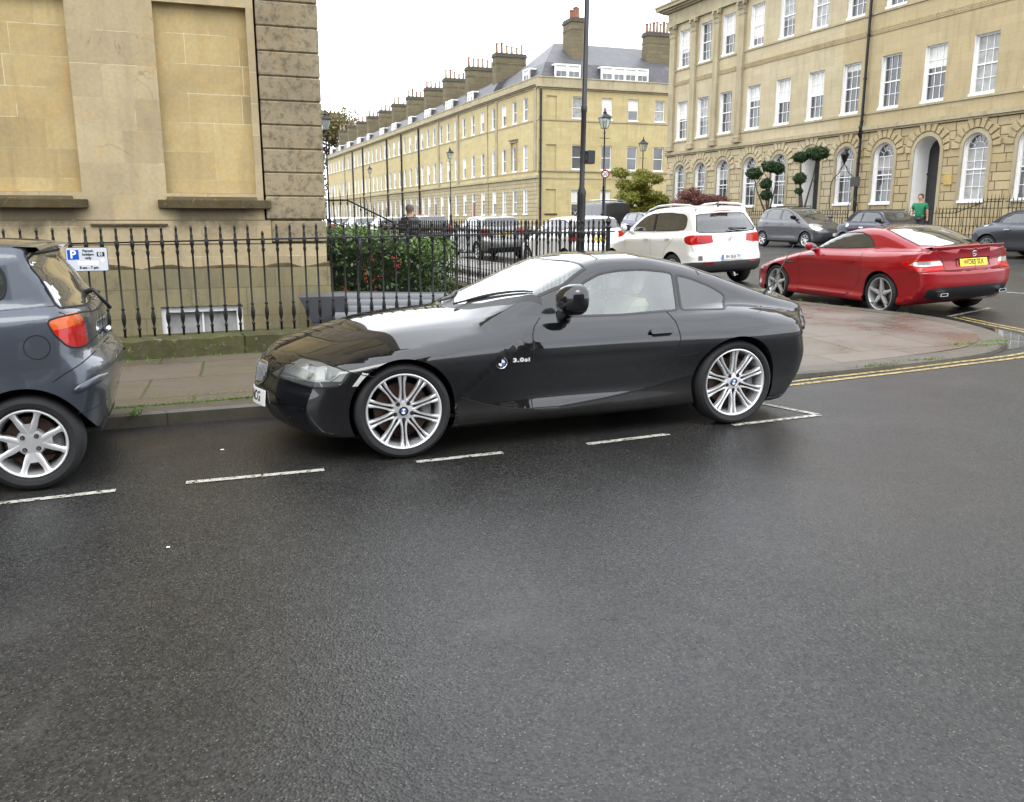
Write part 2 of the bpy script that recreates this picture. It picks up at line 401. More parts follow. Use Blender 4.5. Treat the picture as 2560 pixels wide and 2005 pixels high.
# road: one sheet to the horizon
xs = sorted(set([-900, -300, -120, -70, -40, -20, -10, -5, 0, 3, 6, 8, 9.2, 10.4, 11.6, 12.8, 14.2, 18, 24, 30, 40, 50] + [60, 90, 200, 500, 900])); ys = sorted(set([-900, -300, -100, -50, -30, -20, -10, -4, 0, 4, 8, 8.5, 9, 9.5, 10, 12] + list(np.arange(14, 68, 6)) + [68, 80, 120, 200, 400, 900]))
v = [(x, y, G(x, y)) for y in ys for x in xs]; nx = len(xs)
f = [(j*nx+i, j*nx+i+1, (j+1)*nx+i+1, (j+1)*nx+i) for j in range(len(ys)-1) for i in range(nx-1)]
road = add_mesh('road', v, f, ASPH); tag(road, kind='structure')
def BX(y, x0): return x0 - 0.049*(y-13)            # lines parallel to the long street
def kh(x, y):
    t = min(max((x-2.5)/3.0, 0), 1); u = min(max((y-6.8)/2.2, 0), 1)
    return 0.115 - 0.055*t*(1-u) + .025*u*t
kerb_line = [(-40, 7.02), (-20, 7.02), (-5, 7.02), (-2, 7.02), (0.3, 6.97), (2.0, 6.80), (3.5, 6.68), (5.2, 6.64), (6.2, 6.67), (6.9, 6.72), (7.77, 6.87), (8.32, 7.13), (8.65, 7.39), (8.88, 7.70), (9.05, 8.1), (9.16, 8.7), (9.14, 9.6), (9.02, 10.4), (8.90, 11.3), (8.81, 12.1), (8.77, 13.0)] + [(BX(y, 8.77), y) for y in (20, 40, 80, 120, 200)]
kl = [tuple(p) for p in catmull(kerb_line, 5)]
def inset(line, d):
    out = []
    for i, p in enumerate(line):
        a = line[max(0, i-1)]; b = line[min(len(line)-1, i+1)]; tx, ty = b[0]-a[0], b[1]-a[1]; L = math.hypot(tx, ty) or 1
        out.append((p[0]-ty/L*d, p[1]+tx/L*d))
    return out
ki = inset(kl, 0.27)
def strip_solid(name, outer, inner, hf, mat, drop=0.25, bev=0.02):
    v = []; f = []; o2 = [(a[0]+(b[0]-a[0])*bev/0.25, a[1]+(b[1]-a[1])*bev/0.25) for a, b in zip(outer, inner)]
    for a, m_, b in zip(outer, o2, inner):
        h = hf(*a); v += [(a[0], a[1], G(*a)-drop), (a[0], a[1], G(*a)+h-bev), (m_[0], m_[1], G(*a)+h), (b[0], b[1], G(*b)+h-0.002), (b[0], b[1], G(*b)-drop)]
    for i in range(len(outer)-1):
        for j in range(4): f.append((i*5+j, (i+1)*5+j, (i+1)*5+j+1, i*5+j+1))
    o = add_mesh(name, v, f, mat, smooth=False); return o
tag(strip_solid('kerb', kl, ki, kh, KERB), kind='structure')
RX, RY = 4.77, 9.95            # corner of the railings
pav_poly = ki + [(BX(200, 4.60)+.0, 200), (4.60, 13.), (4.62, 10.02), (4.5, 9.83), (-40, 9.83)]
pv = sheet('pavement', pav_poly, lambda x, y: G(x, y)+kh(x, y)-0.006, PAVE, 1.5); tag(pv, kind='structure')
# garden soil behind the railings
SOIL = plain('garden_soil', (0.035, 0.028, 0.018), 0.9, var=0.5, scale=9, bump=.5)
tag(sheet('garden_ground', [(1.60, 10.12), (4.62, 10.12), (4.62, 13), (BX(26, 4.6), 26), (BX(26, 1.0), 26)], lambda x, y: G(x, y)+0.16, SOIL, 1.5), kind='structure')
# far pavement along the right-hand houses
rk = [(BX(y, 23.9), y) for y in (-6, 5, 15, 25, 35, 45, 50)]
rk = rk[::-1]; rki = [(x+0.25, y) for x, y in rk]
tag(strip_solid('kerb_far', rk, rki, lambda x, y: 0.12, KERB), kind='structure')
tag(sheet('pavement_far', rki + [(BX(-6, 26.9), -6)] + [(BX(50, 26.9), 50)], lambda x, y: G(x, y)+0.115, PAVE, 4.0), kind='structure')
rk2 = [(BX(y, 23.9), y) for y in (200, 160, 120, 90, 75, 66)]
tag(strip_solid('kerb_beyond', rk2, [(x+.25, y) for x, y in rk2], lambda x, y: 0.12, KERB), kind='structure')
tag(sheet('pavement_beyond', [(x+.25, y) for x, y in rk2] + [(60, 66), (60, 68.5), (BX(200, 28.), 200)], lambda x, y: G(x, y)+0.115, PAVE, 6.0), kind='structure')
# road markings
def stripe(name, pts, wd, mat, lift=0.005, n=6):
    P = [tuple(p) for p in pts]; P = dens(P, 0.4, False); L = inset(P, wd/2); Rr = inset(P, -wd/2)
    v = [(x, y, G(x, y)+lift) for x, y in L] + [(x, y, G(x, y)+lift) for x, y in Rr]; k = len(P)
    f = [(i, i+k, i+1+k, i+1) for i in range(k-1)]
    return add_mesh(name, v, f, mat)
for a, b in (((-1.36, 5.315), (-.61, 5.33)), ((-.22, 5.335), (.60, 5.29)), ((1.18, 5.24), (1.77, 5.24)), ((2.38, 5.22), (3.03, 5.25)), ((3.60, 5.30), (4.40, 5.325)), ((4.40, 5.325), (4.20, 5.95)), ((-2.6, 5.31), (-1.9, 5.31))):
    tag(stripe('road_marking', [a, b], 0.055, WHITE_LINE), kind='structure')
y1 = [(4.3, 6.44), (5.1, 6.535), (6.2, 6.62), (7.2, 6.72), (8.3, 6.86), (9.2, 7.25), (9.72, 8.0), (9.9, 8.8), (10.08, 9.52)]
y1 = catmull(y1, 4)
tag(stripe('yellow_line', y1, 0.06, YELLOW_LINE), kind='structure'); tag(stripe('yellow_line_outer', inset(y1, -0.13), 0.06, YELLOW_LINE), kind='structure')
for a, b in (((10.1, 9.62), (11.25, 9.95)), ((12.4, 9.98), (13.15, 10.2)), ((13.1, 11.3), (13.3, 10.6)), ((13.1, 12.6), (13.05, 13.6)), ((13.0, 16), (12.95, 17))):
    tag(stripe('road_marking', [a, b], 0.07, WHITE_LINE), kind='structure')
# puddle by the kerb
n_ = NT('puddle_water'); wt = n_.bsdf((0.03, 0.028, 0.022), 0.02, 0, None, spec=0.8)
PUD = n_.done(wt)
pp = [(8.40, 7.13), (8.8, 7.25), (9.3, 7.6), (9.65, 8.3), (9.7, 9.0), (9.45, 9.2), (9.22, 8.8), (9.12, 8.1), (8.93, 7.66), (8.65, 7.36)]
tag(sheet('puddle', catmull(pp, 4, True), lambda x, y: G(x, y)+0.003, PUD, 0.3), kind='structure')
pp = [(4.15, 6.50), (4.6, 6.47), (5.05, 6.50), (5.1, 6.56), (4.6, 6.58), (4.2, 6.60)]
tag(sheet('puddle_small', catmull(pp, 4, True), lambda x, y: G(x, y)+0.0032, PUD, 0.3), kind='structure')
# ================================================================ car body engine
def curve(pts):
    """smooth curve through (x, value) control points, flat outside"""
    if isinstance(pts, (int, float)): return lambda x: np.full(np.shape(x), float(pts))
    X = np.array([p[0] for p in pts], float); Y = np.array([p[1] for p in pts], float); n = len(X)
    if n == 1: return lambda x: np.full(np.shape(x), Y[0])
    d = np.diff(Y)/np.diff(X); s = np.zeros(n); s[0] = d[0]; s[-1] = d[-1]
    for i in range(1, n-1):
        s[i] = 0 if d[i-1]*d[i] <= 0 else 2*d[i-1]*d[i]/(d[i-1]+d[i])*1.0
        if d[i-1]*d[i] > 0:
            h0, h1 = X[i]-X[i-1], X[i+1]-X[i]; s[i] = 3*(h0+h1)/((2*h1+h0)/d[i-1] + (h1+2*h0)/d[i])
    def f(x):
        x = np.asarray(x, float); xc = np.clip(x, X[0], X[-1]); i = np.clip(np.searchsorted(X, xc)-1, 0, n-2)
        h = X[i+1]-X[i]; t = (xc-X[i])/h
        return ((2*t**3-3*t**2+1)*Y[i] + (t**3-2*t**2+t)*h*s[i] + (-2*t**3+3*t**2)*Y[i+1] + (t**3-t**2)*h*s[i+1])
    return f
def smax(a, b, k): h = np.maximum(k-np.abs(a-b), 0); return np.maximum(a, b) + h*h/(4*k)
def smin(a, b, k): h = np.maximum(k-np.abs(a-b), 0); return np.minimum(a, b) - h*h/(4*k)
RP = 0.6
class Body:
    """a car body as a smooth solid; x from the front axle rearwards, y half width, z up"""
    def __init__(s, **q):
        s.q = q; c = s.c = {k: curve(v) for k, v in q.items() if isinstance(v, list) and k not in ('flares',)}
        for k in ('top', 'bot', 'W', 'xf', 'xr', 'crown', 'sec', 'roof', 'Wg', 'xw', 'xbk', 'rcrown', 'tum'):
            if k not in c and k in q and isinstance(q[k], (int, float)): c[k] = curve(q[k])
        s.xa, s.xb, s.zc = q['skel']; s.k = q.get('k', 0.10); s.kg = q.get('kg', 0.08); s.ku = q.get('ku', 0.05)
    def f(s, x, y, z):
        q, c = s.q, s.c; ay = np.abs(y); W = c['W'](x)
        cp = c['cpx'](x) if 'cpx' in c else q.get('cp', 2.6)
        top = c['top'](x) - c['crown'](x)*(ay/np.maximum(W, .2))**cp
        for (fx, fy, wx, wy, am) in q.get('tbumps', []): top = top + am*np.exp(-((x-fx)/wx)**2 - ((ay-fy)/wy)**2)
        side = W + c['sec'](z)
        for (fx, fz, wx, wz, am) in q.get('flares', []): side = side + am*np.exp(-((x-fx)/wx)**2 - ((z-fz)/wz)**2)
        for (x0, z0, x1, z1, wd, am, zlo, zhi) in q.get('creases', []):
            L = math.hypot(x1-x0, z1-z0); dd = ((x-x0)*(z1-z0) - (z-z0)*(x1-x0))/L; al = ((x-x0)*(x1-x0)+(z-z0)*(z1-z0))/L/L
            mk = 1/(1+np.exp(-np.clip((al-0.0)/.07, -30, 30))) * 1/(1+np.exp(-np.clip((1.0-al)/.07, -30, 30)))
            side = side + am*(1/(1+np.exp(-np.clip(dd/wd, -30, 30))))*np.exp(-np.maximum(dd, 0)/zlo)*mk
        a = z - top
        b = (ay - side)
        g = smax(a, b, s.k)
        xfz = c['xf'](z)
        for (am, wy, z0, wz) in q.get('nose', []): xfz = xfz - am*np.exp(-(ay/wy)**2 - ((z-z0)/wz)**4)
        g = smax(g, xfz + q['pf'][0]*ay**q['pf'][1] - x, q.get('kf', s.k))
        g = smax(g, x - c['xr'](z) + q['pr'][0]*ay**q['pr'][1], q.get('kr', s.k))
        g = smax(g, c['bot'](x) - z, 0.05)
        if 'roof' in c:
            h = z - (c['roof'](x) - c['rcrown'](x)*ay**2.4)
            tw = ay - (c['Wg'](x) - c['tum'](x)*np.maximum(z - q['zb'], -0.2))
            h = smax(h, tw, s.kg)
            if 'xw' in c: h = smax(h, (c['xw'](z) + q.get('cw', 0.15)*ay**2 - x)*0.75, q.get('kw', 0.06))
            if 'xbk' in c: h = smax(h, (x - c['xbk'](z) + q.get('cb', 0.12)*ay**2)*0.75, q.get('kb', 0.06))
            h = smax(h, q['gr'][0] - x, 0.03); h = smax(h, x - q['gr'][1], 0.03); h = smax(h, q['zb'] - 0.22 - z, 0.03)
            g = smin(g, h, s.ku)
        return g
    def grad(s, P, e=0.004):
        x, y, z = P.T
        y = np.maximum(y, 0.0)
        gx = s.f(x+e, y, z)-s.f(x-e, y, z); gy = s.f(x, y+e, z)-s.f(x, np.abs(y-e), z); gz = s.f(x, y, z+e)-s.f(x, y, z-e)
        gy = np.where(y < 1e-6, 0, gy)
        g = np.stack([gx, gy, gz], -1); return g/np.maximum(np.linalg.norm(g, axis=1, keepdims=True), 1e-9)
    def dom2dir(s, a, b):
        lam = b/RP; cl, sl = np.cos(lam), np.sin(lam)
        ph = np.where(a < s.xa, (a-s.xa)/RP, np.where(a > s.xb, (a-s.xb)/RP, 0.0))
        S = np.stack([np.clip(a, s.xa, s.xb), 0*a, 0*a+s.zc], -1)
        D = np.stack([np.sin(ph)*cl, np.cos(ph)*cl, sl], -1); return S, D
    def surf(s, a, b):
        S, D = s.dom2dir(np.asarray(a, float), np.asarray(b, float))
        lo = np.zeros(len(S)); hi = np.full(len(S), 3.5)
        # march outward to the first crossing
        ts = np.linspace(0.02, 2.6, 66); found = np.zeros(len(S), bool); prev = np.zeros(len(S))
        for t in ts:
            P = S + D*t; o = s.f(P[:, 0], P[:, 1], P[:, 2]) > 0
            new = o & ~found; hi[new] = t; lo[new] = prev[new]; found |= o; prev[:] = t
        for _ in range(22):
            m = (lo+hi)/2; P = S + D*m[:, None]; o = s.f(P[:, 0], P[:, 1], P[:, 2]) > 0
            hi = np.where(o, m, hi); lo = np.where(o, lo, m)
        return S + D*((lo+hi)/2)[:, None]
    def inv(s, P):
        x, y, z = P.T; dz = z-s.zc
        dx = np.where(x < s.xa, x-s.xa, np.where(x > s.xb, x-s.xb, 0.0))
        ph = np.arctan2(dx, np.maximum(y, 0)); ph = np.where(np.abs(dx) < 1e-9, 0, ph)
        lam = np.arctan2(dz, np.hypot(dx, y))
        return np.clip(x, s.xa, s.xb) + ph*RP, lam*RP
    def cast(s, view, pts):
        """points of an orthographic view -> points on the surface (y >= 0)"""
        p = np.array(pts, float); n = len(p); o = np.zeros((n, 3)); d = np.zeros((n, 3))
        if view == 'side': o[:, 0] = p[:, 0]; o[:, 2] = p[:, 1]; o[:, 1] = 1.3; d[:, 1] = -1; T = 1.3
        elif view == 'top': o[:, 0] = p[:, 0]; o[:, 1] = p[:, 1]; o[:, 2] = 2.4; d[:, 2] = -1; T = 2.2
        elif view == 'rear': o[:, 1] = p[:, 0]; o[:, 2] = p[:, 1]; o[:, 0] = s.xb+1.9; d[:, 0] = -1; T = 3.2
        elif view == 'front': o[:, 1] = p[:, 0]; o[:, 2] = p[:, 1]; o[:, 0] = s.xa-1.9; d[:, 0] = 1; T = 3.2
        lo = np.zeros(n); hi = np.full(n, T); fd = np.zeros(n, bool); prev = np.zeros(n)
        for t in np.linspace(0.01, T, 260):
            P = o + d*t; i = s.f(P[:, 0], P[:, 1], P[:, 2]) < 0
            nw = i & ~fd; hi[nw] = t; lo[nw] = prev[nw]; fd |= i; prev[:] = t
        for _ in range(24):
            m = (lo+hi)/2; P = o + d*m[:, None]; i = s.f(P[:, 0], P[:, 1], P[:, 2]) < 0
            hi = np.where(i, m, hi); lo = np.where(i, lo, m)
        P = o + d*((lo+hi)/2)[:, None]
        return P
def rnd(pts, r=0.03, n=4):
    """round the corners of an outline"""
    out = []; k = len(pts)
    for i in range(k):
        p = np.array(pts[i], float); a = np.array(pts[i-1], float); b = np.array(pts[(i+1) % k], float)
        if abs(p[-2 if False else 0]) < -1: out.append(tuple(p)); continue
        da, db = a-p, b-p; la, lb = np.linalg.norm(da), np.linalg.norm(db); q = min(r, la*.45, lb*.45)
        p0, p1 = p + da/la*q, p + db/lb*q
        for j in range(n+1):
            t = j/n; out.append(tuple((1-t)**2*p0 + 2*t*(1-t)*p + t*t*p1))
    return out
def arc(cx, cz, r, a0, a1, n=24): return [(cx + r*math.cos(R(a0+(a1-a0)*i/n)), cz + r*math.sin(R(a0+(a1-a0)*i/n))) for i in range(n+1)]
def body_parts(B, root, regions, arches, body_mat, step=0.03, body_name='body_shell', arch_mat=None):
    """cut the skin into parts. regions: (name, view, outline, material, 'pair'|'one', label)"""
    A0, A1 = B.xa - RP*math.pi/2, B.xb + RP*math.pi/2; H = RP*math.pi/2
    na = int((A1-A0)/step); nb = int(2*H/step)
    eps = 1e-4
    loops = []; regs = []
    for rg in regions:
        P = B.cast(rg[1], dens(rg[2], step*0.8)); a, b = B.inv(P)
        regs.append(list(zip(a, b)))
    holes = []
    for (cx, cz, r) in arches:
        pts = arc(cx, cz, r, 0, 360, 72)[:-1]
        zmin = float(B.c['bot'](np.array([cx]))[0]) - 0.01
        pts = [(x, max(z, zmin+0.02)) for x, z in pts]
        P = B.cast('side', pts); a, b = B.inv(P); holes.append(list(zip(a, b)))
    V = []; E = []
    for lp in regs + holes:
        n0 = len(V); V += [(min(max(a, A0), A1), min(max(b, -H), H)) for a, b in lp]; n = len(lp)
        E += [(n0+i, n0+(i+1) % n) for i in range(n)]
    nl = len(V)
    # grid, keeping clear of the outlines
    ga, gb = np.meshgrid(np.linspace(A0, A1, na+1), np.linspace(-H, H, nb+1)); ga = ga.ravel(); gb = gb.ravel()
    LV = np.array(V) if V else np.zeros((0, 2))
    keep = np.ones(len(ga), bool)
    edge = (np.abs(ga-A0) < 1e-6) | (np.abs(ga-A1) < 1e-6) | (np.abs(np.abs(gb)-H) < 1e-6)
    if len(LV):
        for i in range(0, len(ga), 2000):
            d2 = ((ga[i:i+2000, None]-LV[None, :, 0])**2 + (gb[i:i+2000, None]-LV[None, :, 1])**2).min(1)
            keep[i:i+2000] = d2 > (step*0.42)**2
    keep |= edge
    V += list(zip(ga[keep], gb[keep]))
    vo, fo = cdt(V, E)
    va = np.array(vo); F = np.array([f for f in fo if len(f) == 3])
    cen = va[F].mean(1)
    cls = np.full(len(F), -1)
    for i, rg in enumerate(regs):
        m = pip(cen[:, 0], cen[:, 1], rg) & (cls < 0); cls[m] = i
    for h in holes: cls[pip(cen[:, 0], cen[:, 1], h)] = -2
    P = B.surf(va[:, 0], va[:, 1]); P[:, 1] = np.maximum(P[:, 1], 0); 
    ctr = (np.abs(np.abs(va[:, 1])-H) < 1e-6) | (np.abs(va[:, 0]-A0) < 1e-6) | (np.abs(va[:, 0]-A1) < 1e-6)
    P[ctr, 1] = 0
    N = B.grad(P)
    # orient
    t = P[F]; fn = np.cross(t[:, 1]-t[:, 0], t[:, 2]-t[:, 0]); ar = np.linalg.norm(fn, axis=1)
    flip = (fn*N[F].mean(1)).sum(1) < 0; F[flip] = F[flip][:, ::-1]
    ok = ar > 1e-8
    def emit(name, sel, mat, mode, label=None):
        outs = []
        fs = F[sel & ok]
        if len(fs) == 0: return outs
        u, inv = np.unique(fs, return_inverse=True); fs = inv.reshape(fs.shape); p = P[u]; nn = N[u]
        sides = [(1,), (-1,)] if mode == 'pair' else [(1, -1)]
        for sd in sides:
            vv = []; ff = []; nv = []
            for sg in sd:
                o = len(vv)*0 + sum(len(x) for x in vv); q = p.copy(); q[:, 1] *= sg; m = nn.copy(); m[:, 1] *= sg
                vv.append(q); nv.append(m); ff.append((fs if sg > 0 else fs[:, ::-1]) + o)
            vv = np.concatenate(vv); nv = np.concatenate(nv); ff = np.concatenate(ff)
            me = bpy.data.meshes.new(name); me.from_pydata(vv.tolist(), [], ff.tolist()); me.materials.append(mat)
            me.polygons.foreach_set('use_smooth', [True]*len(me.polygons)); me.update()
            try: me.normals_split_custom_set_from_vertices(nv.tolist())
            except Exception as ex: print('normals', ex)
            o = bpy.data.objects.new(name, me); link(o, root)
            if label: o['label'] = label
            outs.append(o)
        return outs
    made = {}
    for i, rg in enumerate(regions):
        made.setdefault(rg[0], []).extend(emit(rg[0], cls == i, rg[3], rg[4], rg[5] if len(rg) > 5 else None))
    made['body'] = emit(body_name, cls == -1, body_mat, 'one')
    # wheel arches: return lip + liner
    am = MB()
    for (cx, cz, r) in arches:
        pts = arc(cx, cz, r, -8, 188, 40); S = B.cast('side', pts)
        for sg in (1, -1):
            v = []; 
            for (x, z), p in zip(pts, S):
                y = p[1]
                v += [(x, sg*(y-0.001), z), (x, sg*(y-0.03), z), (cx+(x-cx)*1.02, sg*(y-0.05), cz+(z-cz)*1.02), (cx+(x-cx)*1.02, sg*(y-0.42), cz+(z-cz)*1.02), (cx, sg*(y-0.42), cz)]
            n = len(pts); f = []
            for i in range(n-1):
                for j in range(4): f.append((i*5+j, i*5+j+1, (i+1)*5+j+1, (i+1)*5+j))
            am.add(v, f)
    if arches: split_islands(am.build('wheel_arch_liner', BLACK_PLASTIC if arch_mat is None else arch_mat, root, smooth=False), 'wheel_arch_liner')
    return made
def ribbon(B, view, pts, w, eps=0.0015, closed=False, sides=(1, -1), mb=None, step=0.02):
    P = B.cast(view, dens(pts, step, closed)); N = B.grad(P); n = len(P)
    mb = mb or MB()
    nx = np.roll(P, -1, 0); pv = np.roll(P, 1, 0)
    if not closed: nx[-1] = P[-1]; pv[0] = P[0]
    T = nx-pv; T /= np.maximum(np.linalg.norm(T, axis=1, keepdims=True), 1e-9); S = np.cross(N, T)
    a = P + S*w/2 + N*eps; b = P - S*w/2 + N*eps; c = P + N*(eps*1.6+w*0.06)
    for sg in sides:
        v = [tuple(q*[1, sg, 1]) for i in range(n) for q in (a[i], c[i], b[i])]
        f = []
        for i in range(n if closed else n-1):
            j = (i+1) % n
            for k in (0, 1): f.append((i*3+k, j*3+k, j*3+k+1, i*3+k+1) if sg > 0 else (i*3+k, i*3+k+1, j*3+k+1, j*3+k))
        mb.add(v, f)
    return mb
def surf_frame(B, view, p, side=1):
    """matrix that stands a flat thing (text, badge) on the skin, x rightwards as seen from outside"""
    P = B.cast(view, [p])[0]; N = B.grad(P[None])[0]; P = P*[1, side, 1]; N = N*[1, side, 1]
    N = Vector(N); P = Vector(P)
    if view in ('side',): X = Vector((1, 0, 0)) if side < 0 else Vector((-1, 0, 0))
    elif view == 'rear': X = Vector((0, 1, 0))
    elif view == 'front': X = Vector((0, -1, 0))
    else: X = Vector((0, 1, 0))
    X = (X - N*X.dot(N)).normalized(); Y = N.cross(X).normalized()
    return Matrix(((X.x, Y.x, N.x, P.x), (X.y, Y.y, N.y, P.y), (X.z, Y.z, N.z, P.z), (0, 0, 0, 1)))
# ---------------------------------------------------------------- wheels; the axle is the local y axis, outside towards -y
def spoke_shape(mb, prof, y_in, y_out, th, ang, m=0):
    """prof: [(r, halfwidth, centre_offset)] from hub to rim, raised ridge in the middle"""
    ca, sa = math.cos(ang), math.sin(ang); n = len(prof); v = []
    for i, (r, hw, off) in enumerate(prof):
        t = i/(n-1); yo = y_in + (y_out-y_in)*t
        for (u, dy) in ((-hw, th*0.9), (-hw, 0.006), (-hw*0.35, 0.0), (hw*0.35, 0.0), (hw, 0.006), (hw, th*0.9)):
            x, z = r, off+u
            v.append((x*ca - z*sa, yo + dy, x*sa + z*ca))
    f = []
    for i in range(n-1):
        for j in range(5): f.append((i*6+j, i*6+j+1, (i+1)*6+j+1, (i+1)*6+j))
    mb.add(v, f, m)
def make_wheel(parent, loc, side, Rt, rr, width, style, mat=ALLOY, tw=None, detail=1, rot=0.0):
    """loc = centre of the outer face"""
    w = bpy.data.objects.new('wheel', None); w.empty_display_size = .1; link(w, parent)
    w.location = loc; w.rotation_euler = (0, rot, 0 if side < 0 else math.pi)
    n = 56 if detail else 28; W = width
    t = MB(); sw = Rt-rr
    t.lathe([(rr-0.004, 0.018), (rr+0.004, 0.006), (rr+sw*0.12, 0.004), (rr+sw*0.20, -0.006), (rr+sw*0.5, -0.012), (rr+sw*0.72, -0.004), (rr+sw*0.84, 0.006), (rr+sw*0.94, 0.022), (Rt-0.004, 0.045), (Rt, 0.065),
             (Rt, W*0.48), (Rt-0.006, W*0.49), (Rt-0.006, W*0.52), (Rt, W*0.53), (Rt, W-0.06), (Rt-0.02, W-0.02), (rr+sw*0.5, W), (rr, W-0.02)], n, axis='y')
    t.build('tyre', RUBBER, w, smooth=True, auto=35)
    r = MB()
    r.lathe([(rr+0.001, 0.012), (rr-0.001, 0.003), (rr-0.007, 0.001), (rr-0.013, 0.005), (rr-0.017, 0.014), (rr-0.020, 0.03), (rr-0.028, 0.06), (rr-0.034, 0.14), (rr-0.03, W-0.02)], n, axis='y')
    S = style
    if S == 'double10':
        for k in range(10):
            a = math.pi/2 + 2*math.pi*k/10
            for sg in (1, -1):
                spoke_shape(r, [(0.040, .012, sg*.014), (0.075, .0085, sg*.017), (0.11, .0062, sg*.0125), (0.15, .0058, sg*.0115), (0.19, .0075, sg*.0135), (rr-0.022, .011, sg*.0175), (rr-0.006, .0135, sg*.020)], 0.030, 0.006, 0.045, a)
        hub = 0.072
    elif S == 'y8':
        for k in range(4):
            a0 = R(93 + 90*k)
            spoke_shape(r, [(0.03, .034, 0), (0.06, .036, 0), (0.085, .042, 0), (0.105, .046, 0), (0.118, .040, 0)], 0.030, 0.021, 0.04, a0)
            for sg in (1, -1):
                a = a0 + sg*R(19)
                spoke_shape(r, [(0.06, .022, -sg*.010), (0.09, .022, -sg*.006), (0.12, .018, 0), (rr-0.05, .0145, sg*.003), (rr-0.028, .017, sg*.005), (rr-0.012, .025, sg*.006)], 0.027, 0.006, 0.045, a)
        hub = 0.082
    elif S == 'five':
        for k in range(5):
            a = math.pi/2 + 2*math.pi*k/5
            spoke_shape(r, [(0.03, .034, 0), (0.07, .034, 0), (0.11, .026, 0), (0.16, .021, 0), (rr-0.03, .020, 0), (rr-0.008, .022, 0)], 0.022, 0.006, 0.05, a)
        hub = 0.066
    elif S == 'mesh':
        for k in range(9):
            for sg in (1, -1):
                a = 2*math.pi*k/9
                spoke_shape(r, [(0.04, .010, 0), (0.12, .007, sg*.018), (rr-0.01, .008, sg*.055)], 0.024, 0.008, 0.035, a)
        hub = 0.06
    else:
        k_ = {'seven': 7, 'ten': 10, 'six': 6}.get(S, 7)
        for k in range(k_):
            a = 2*math.pi*k/k_
            spoke_shape(r, [(0.03, .02, 0), (0.08, .018, 0), (rr-0.02, .015, 0)], 0.026, 0.008, 0.04, a)
        hub = 0.06
    hy = 0.030
    r.lathe([(0.0, hy-0.004), (hub*.55, hy-0.004), (hub*0.9, hy), (hub, hy+0.010), (hub*1.05, hy+0.05)], 28, axis='y')
    r.build('rim', mat, w, smooth=True, auto=38)
    d = MB(); d.lathe([(0.0, 0.10), (0.075, 0.10), (0.078, 0.085), (rr*0.72, 0.085), (rr*0.74, 0.115)], 28, axis='y'); d.build('brake_disc', DISC, w, smooth=True, auto=30)
    if detail:
        q = MB(); cal = rr*0.60
        q.bbox(cal-0.03, cal+0.045, 0.060, 0.105, -0.07, 0.07, 0.015); q.build('brake_caliper', plain('caliper_grey', (0.12, 0.12, 0.12), 0.6), w)
        nb = 4 if S == 'y8' else 5; bo = MB(); bc = 0.058 if S != 'y8' else 0.052
        for k in range(nb):
            a = math.pi/2 + math.pi/nb*(1 if S == 'double10' else 1) + 2*math.pi*k/nb if S != 'y8' else R(45+3 + 90*k)
            x, z = bc*math.cos(a), bc*math.sin(a)
            bo.lathe([(0.0, hy-0.0055), (0.0135, hy-0.0055), (0.0135, hy-0.001)], 12, (x, 0, z), 'y')
            if S == 'y8': bo.lathe([(0.0, hy-0.014), (0.0085, hy-0.014), (0.0085, hy-0.004)], 6, (x, 0, z), 'y', m=1)
        split_islands(bo.build('wheel_bolt', [SEAMM, plain('bolt_steel', (0.28, 0.28, 0.26), 0.35, 0.9)], w), 'wheel_bolt')
    return w
def roundel(parent, M, r, name='roundel_badge', ring=GLOSS_BLACK):
    """round badge: silver rim, black band with silver letters, blue and white quarters"""
    b = MB()
    b.lathe([(0.0, 0.0005), (r*0.96, 0.0005), (r, 0.0), (r, -0.006)], 32, m=0)
    b.lathe([(r*0.90, 0.0008), (r*0.94, 0.0024), (r*0.985, 0.0024), (r*1.0, 0.0)], 32, m=3)
    for k in range(4): b.lathe([(0.0, 0.0016), (r*0.56, 0.0016)], 8, m=1 if k % 2 == 0 else 2, a0=math.pi/2*k, a1=math.pi/2*(k+1))
    b.lathe([(r*0.55, 0.0016), (r*0.565, 0.0028), (r*0.60, 0.0028), (r*0.61, 0.0008)], 32, m=3)
    b.xf(M); o = b.build(name, [ring, WHITE_INK, BLUE_INK, CHROME], parent, smooth=True, auto=30)
    for ch, an in (('B', 38), ('M', 0), ('W', -38)):
        Mr = M @ Matrix.Rotation(R(an), 4, 'Z') @ Matrix.Translation((0, r*0.765, 0.0008))
        text_mesh(ch, r*0.34, CHROME, 'badge_letter', o, Mr, extrude=0.0006)
    return o
def number_plate(parent, M, txt, mat, w=0.52, h=0.111, name='number_plate', ink=BLACK_INK, tsize=0.098, sx=0.80, blue=False):
    b = MB(); b.bbox(-w/2, w/2, -h/2, h/2, 0.0, 0.006, 0.002); b.xf(M); o = b.build(name, mat, parent)
    text_mesh(txt, tsize, ink, 'plate_characters', o, M @ Matrix.Translation((0.02 if blue else 0, 0, 0.0068)), extrude=0.0004, bold=0.002, sx=sx)
    if blue:
        c = MB(); c.box(-w/2+0.002, -w/2+0.045, -h/2+0.003, h/2-0.003, 0.0062, 0.0066); c.xf(M); c.build('plate_band', BLUE_INK, o)
    return o
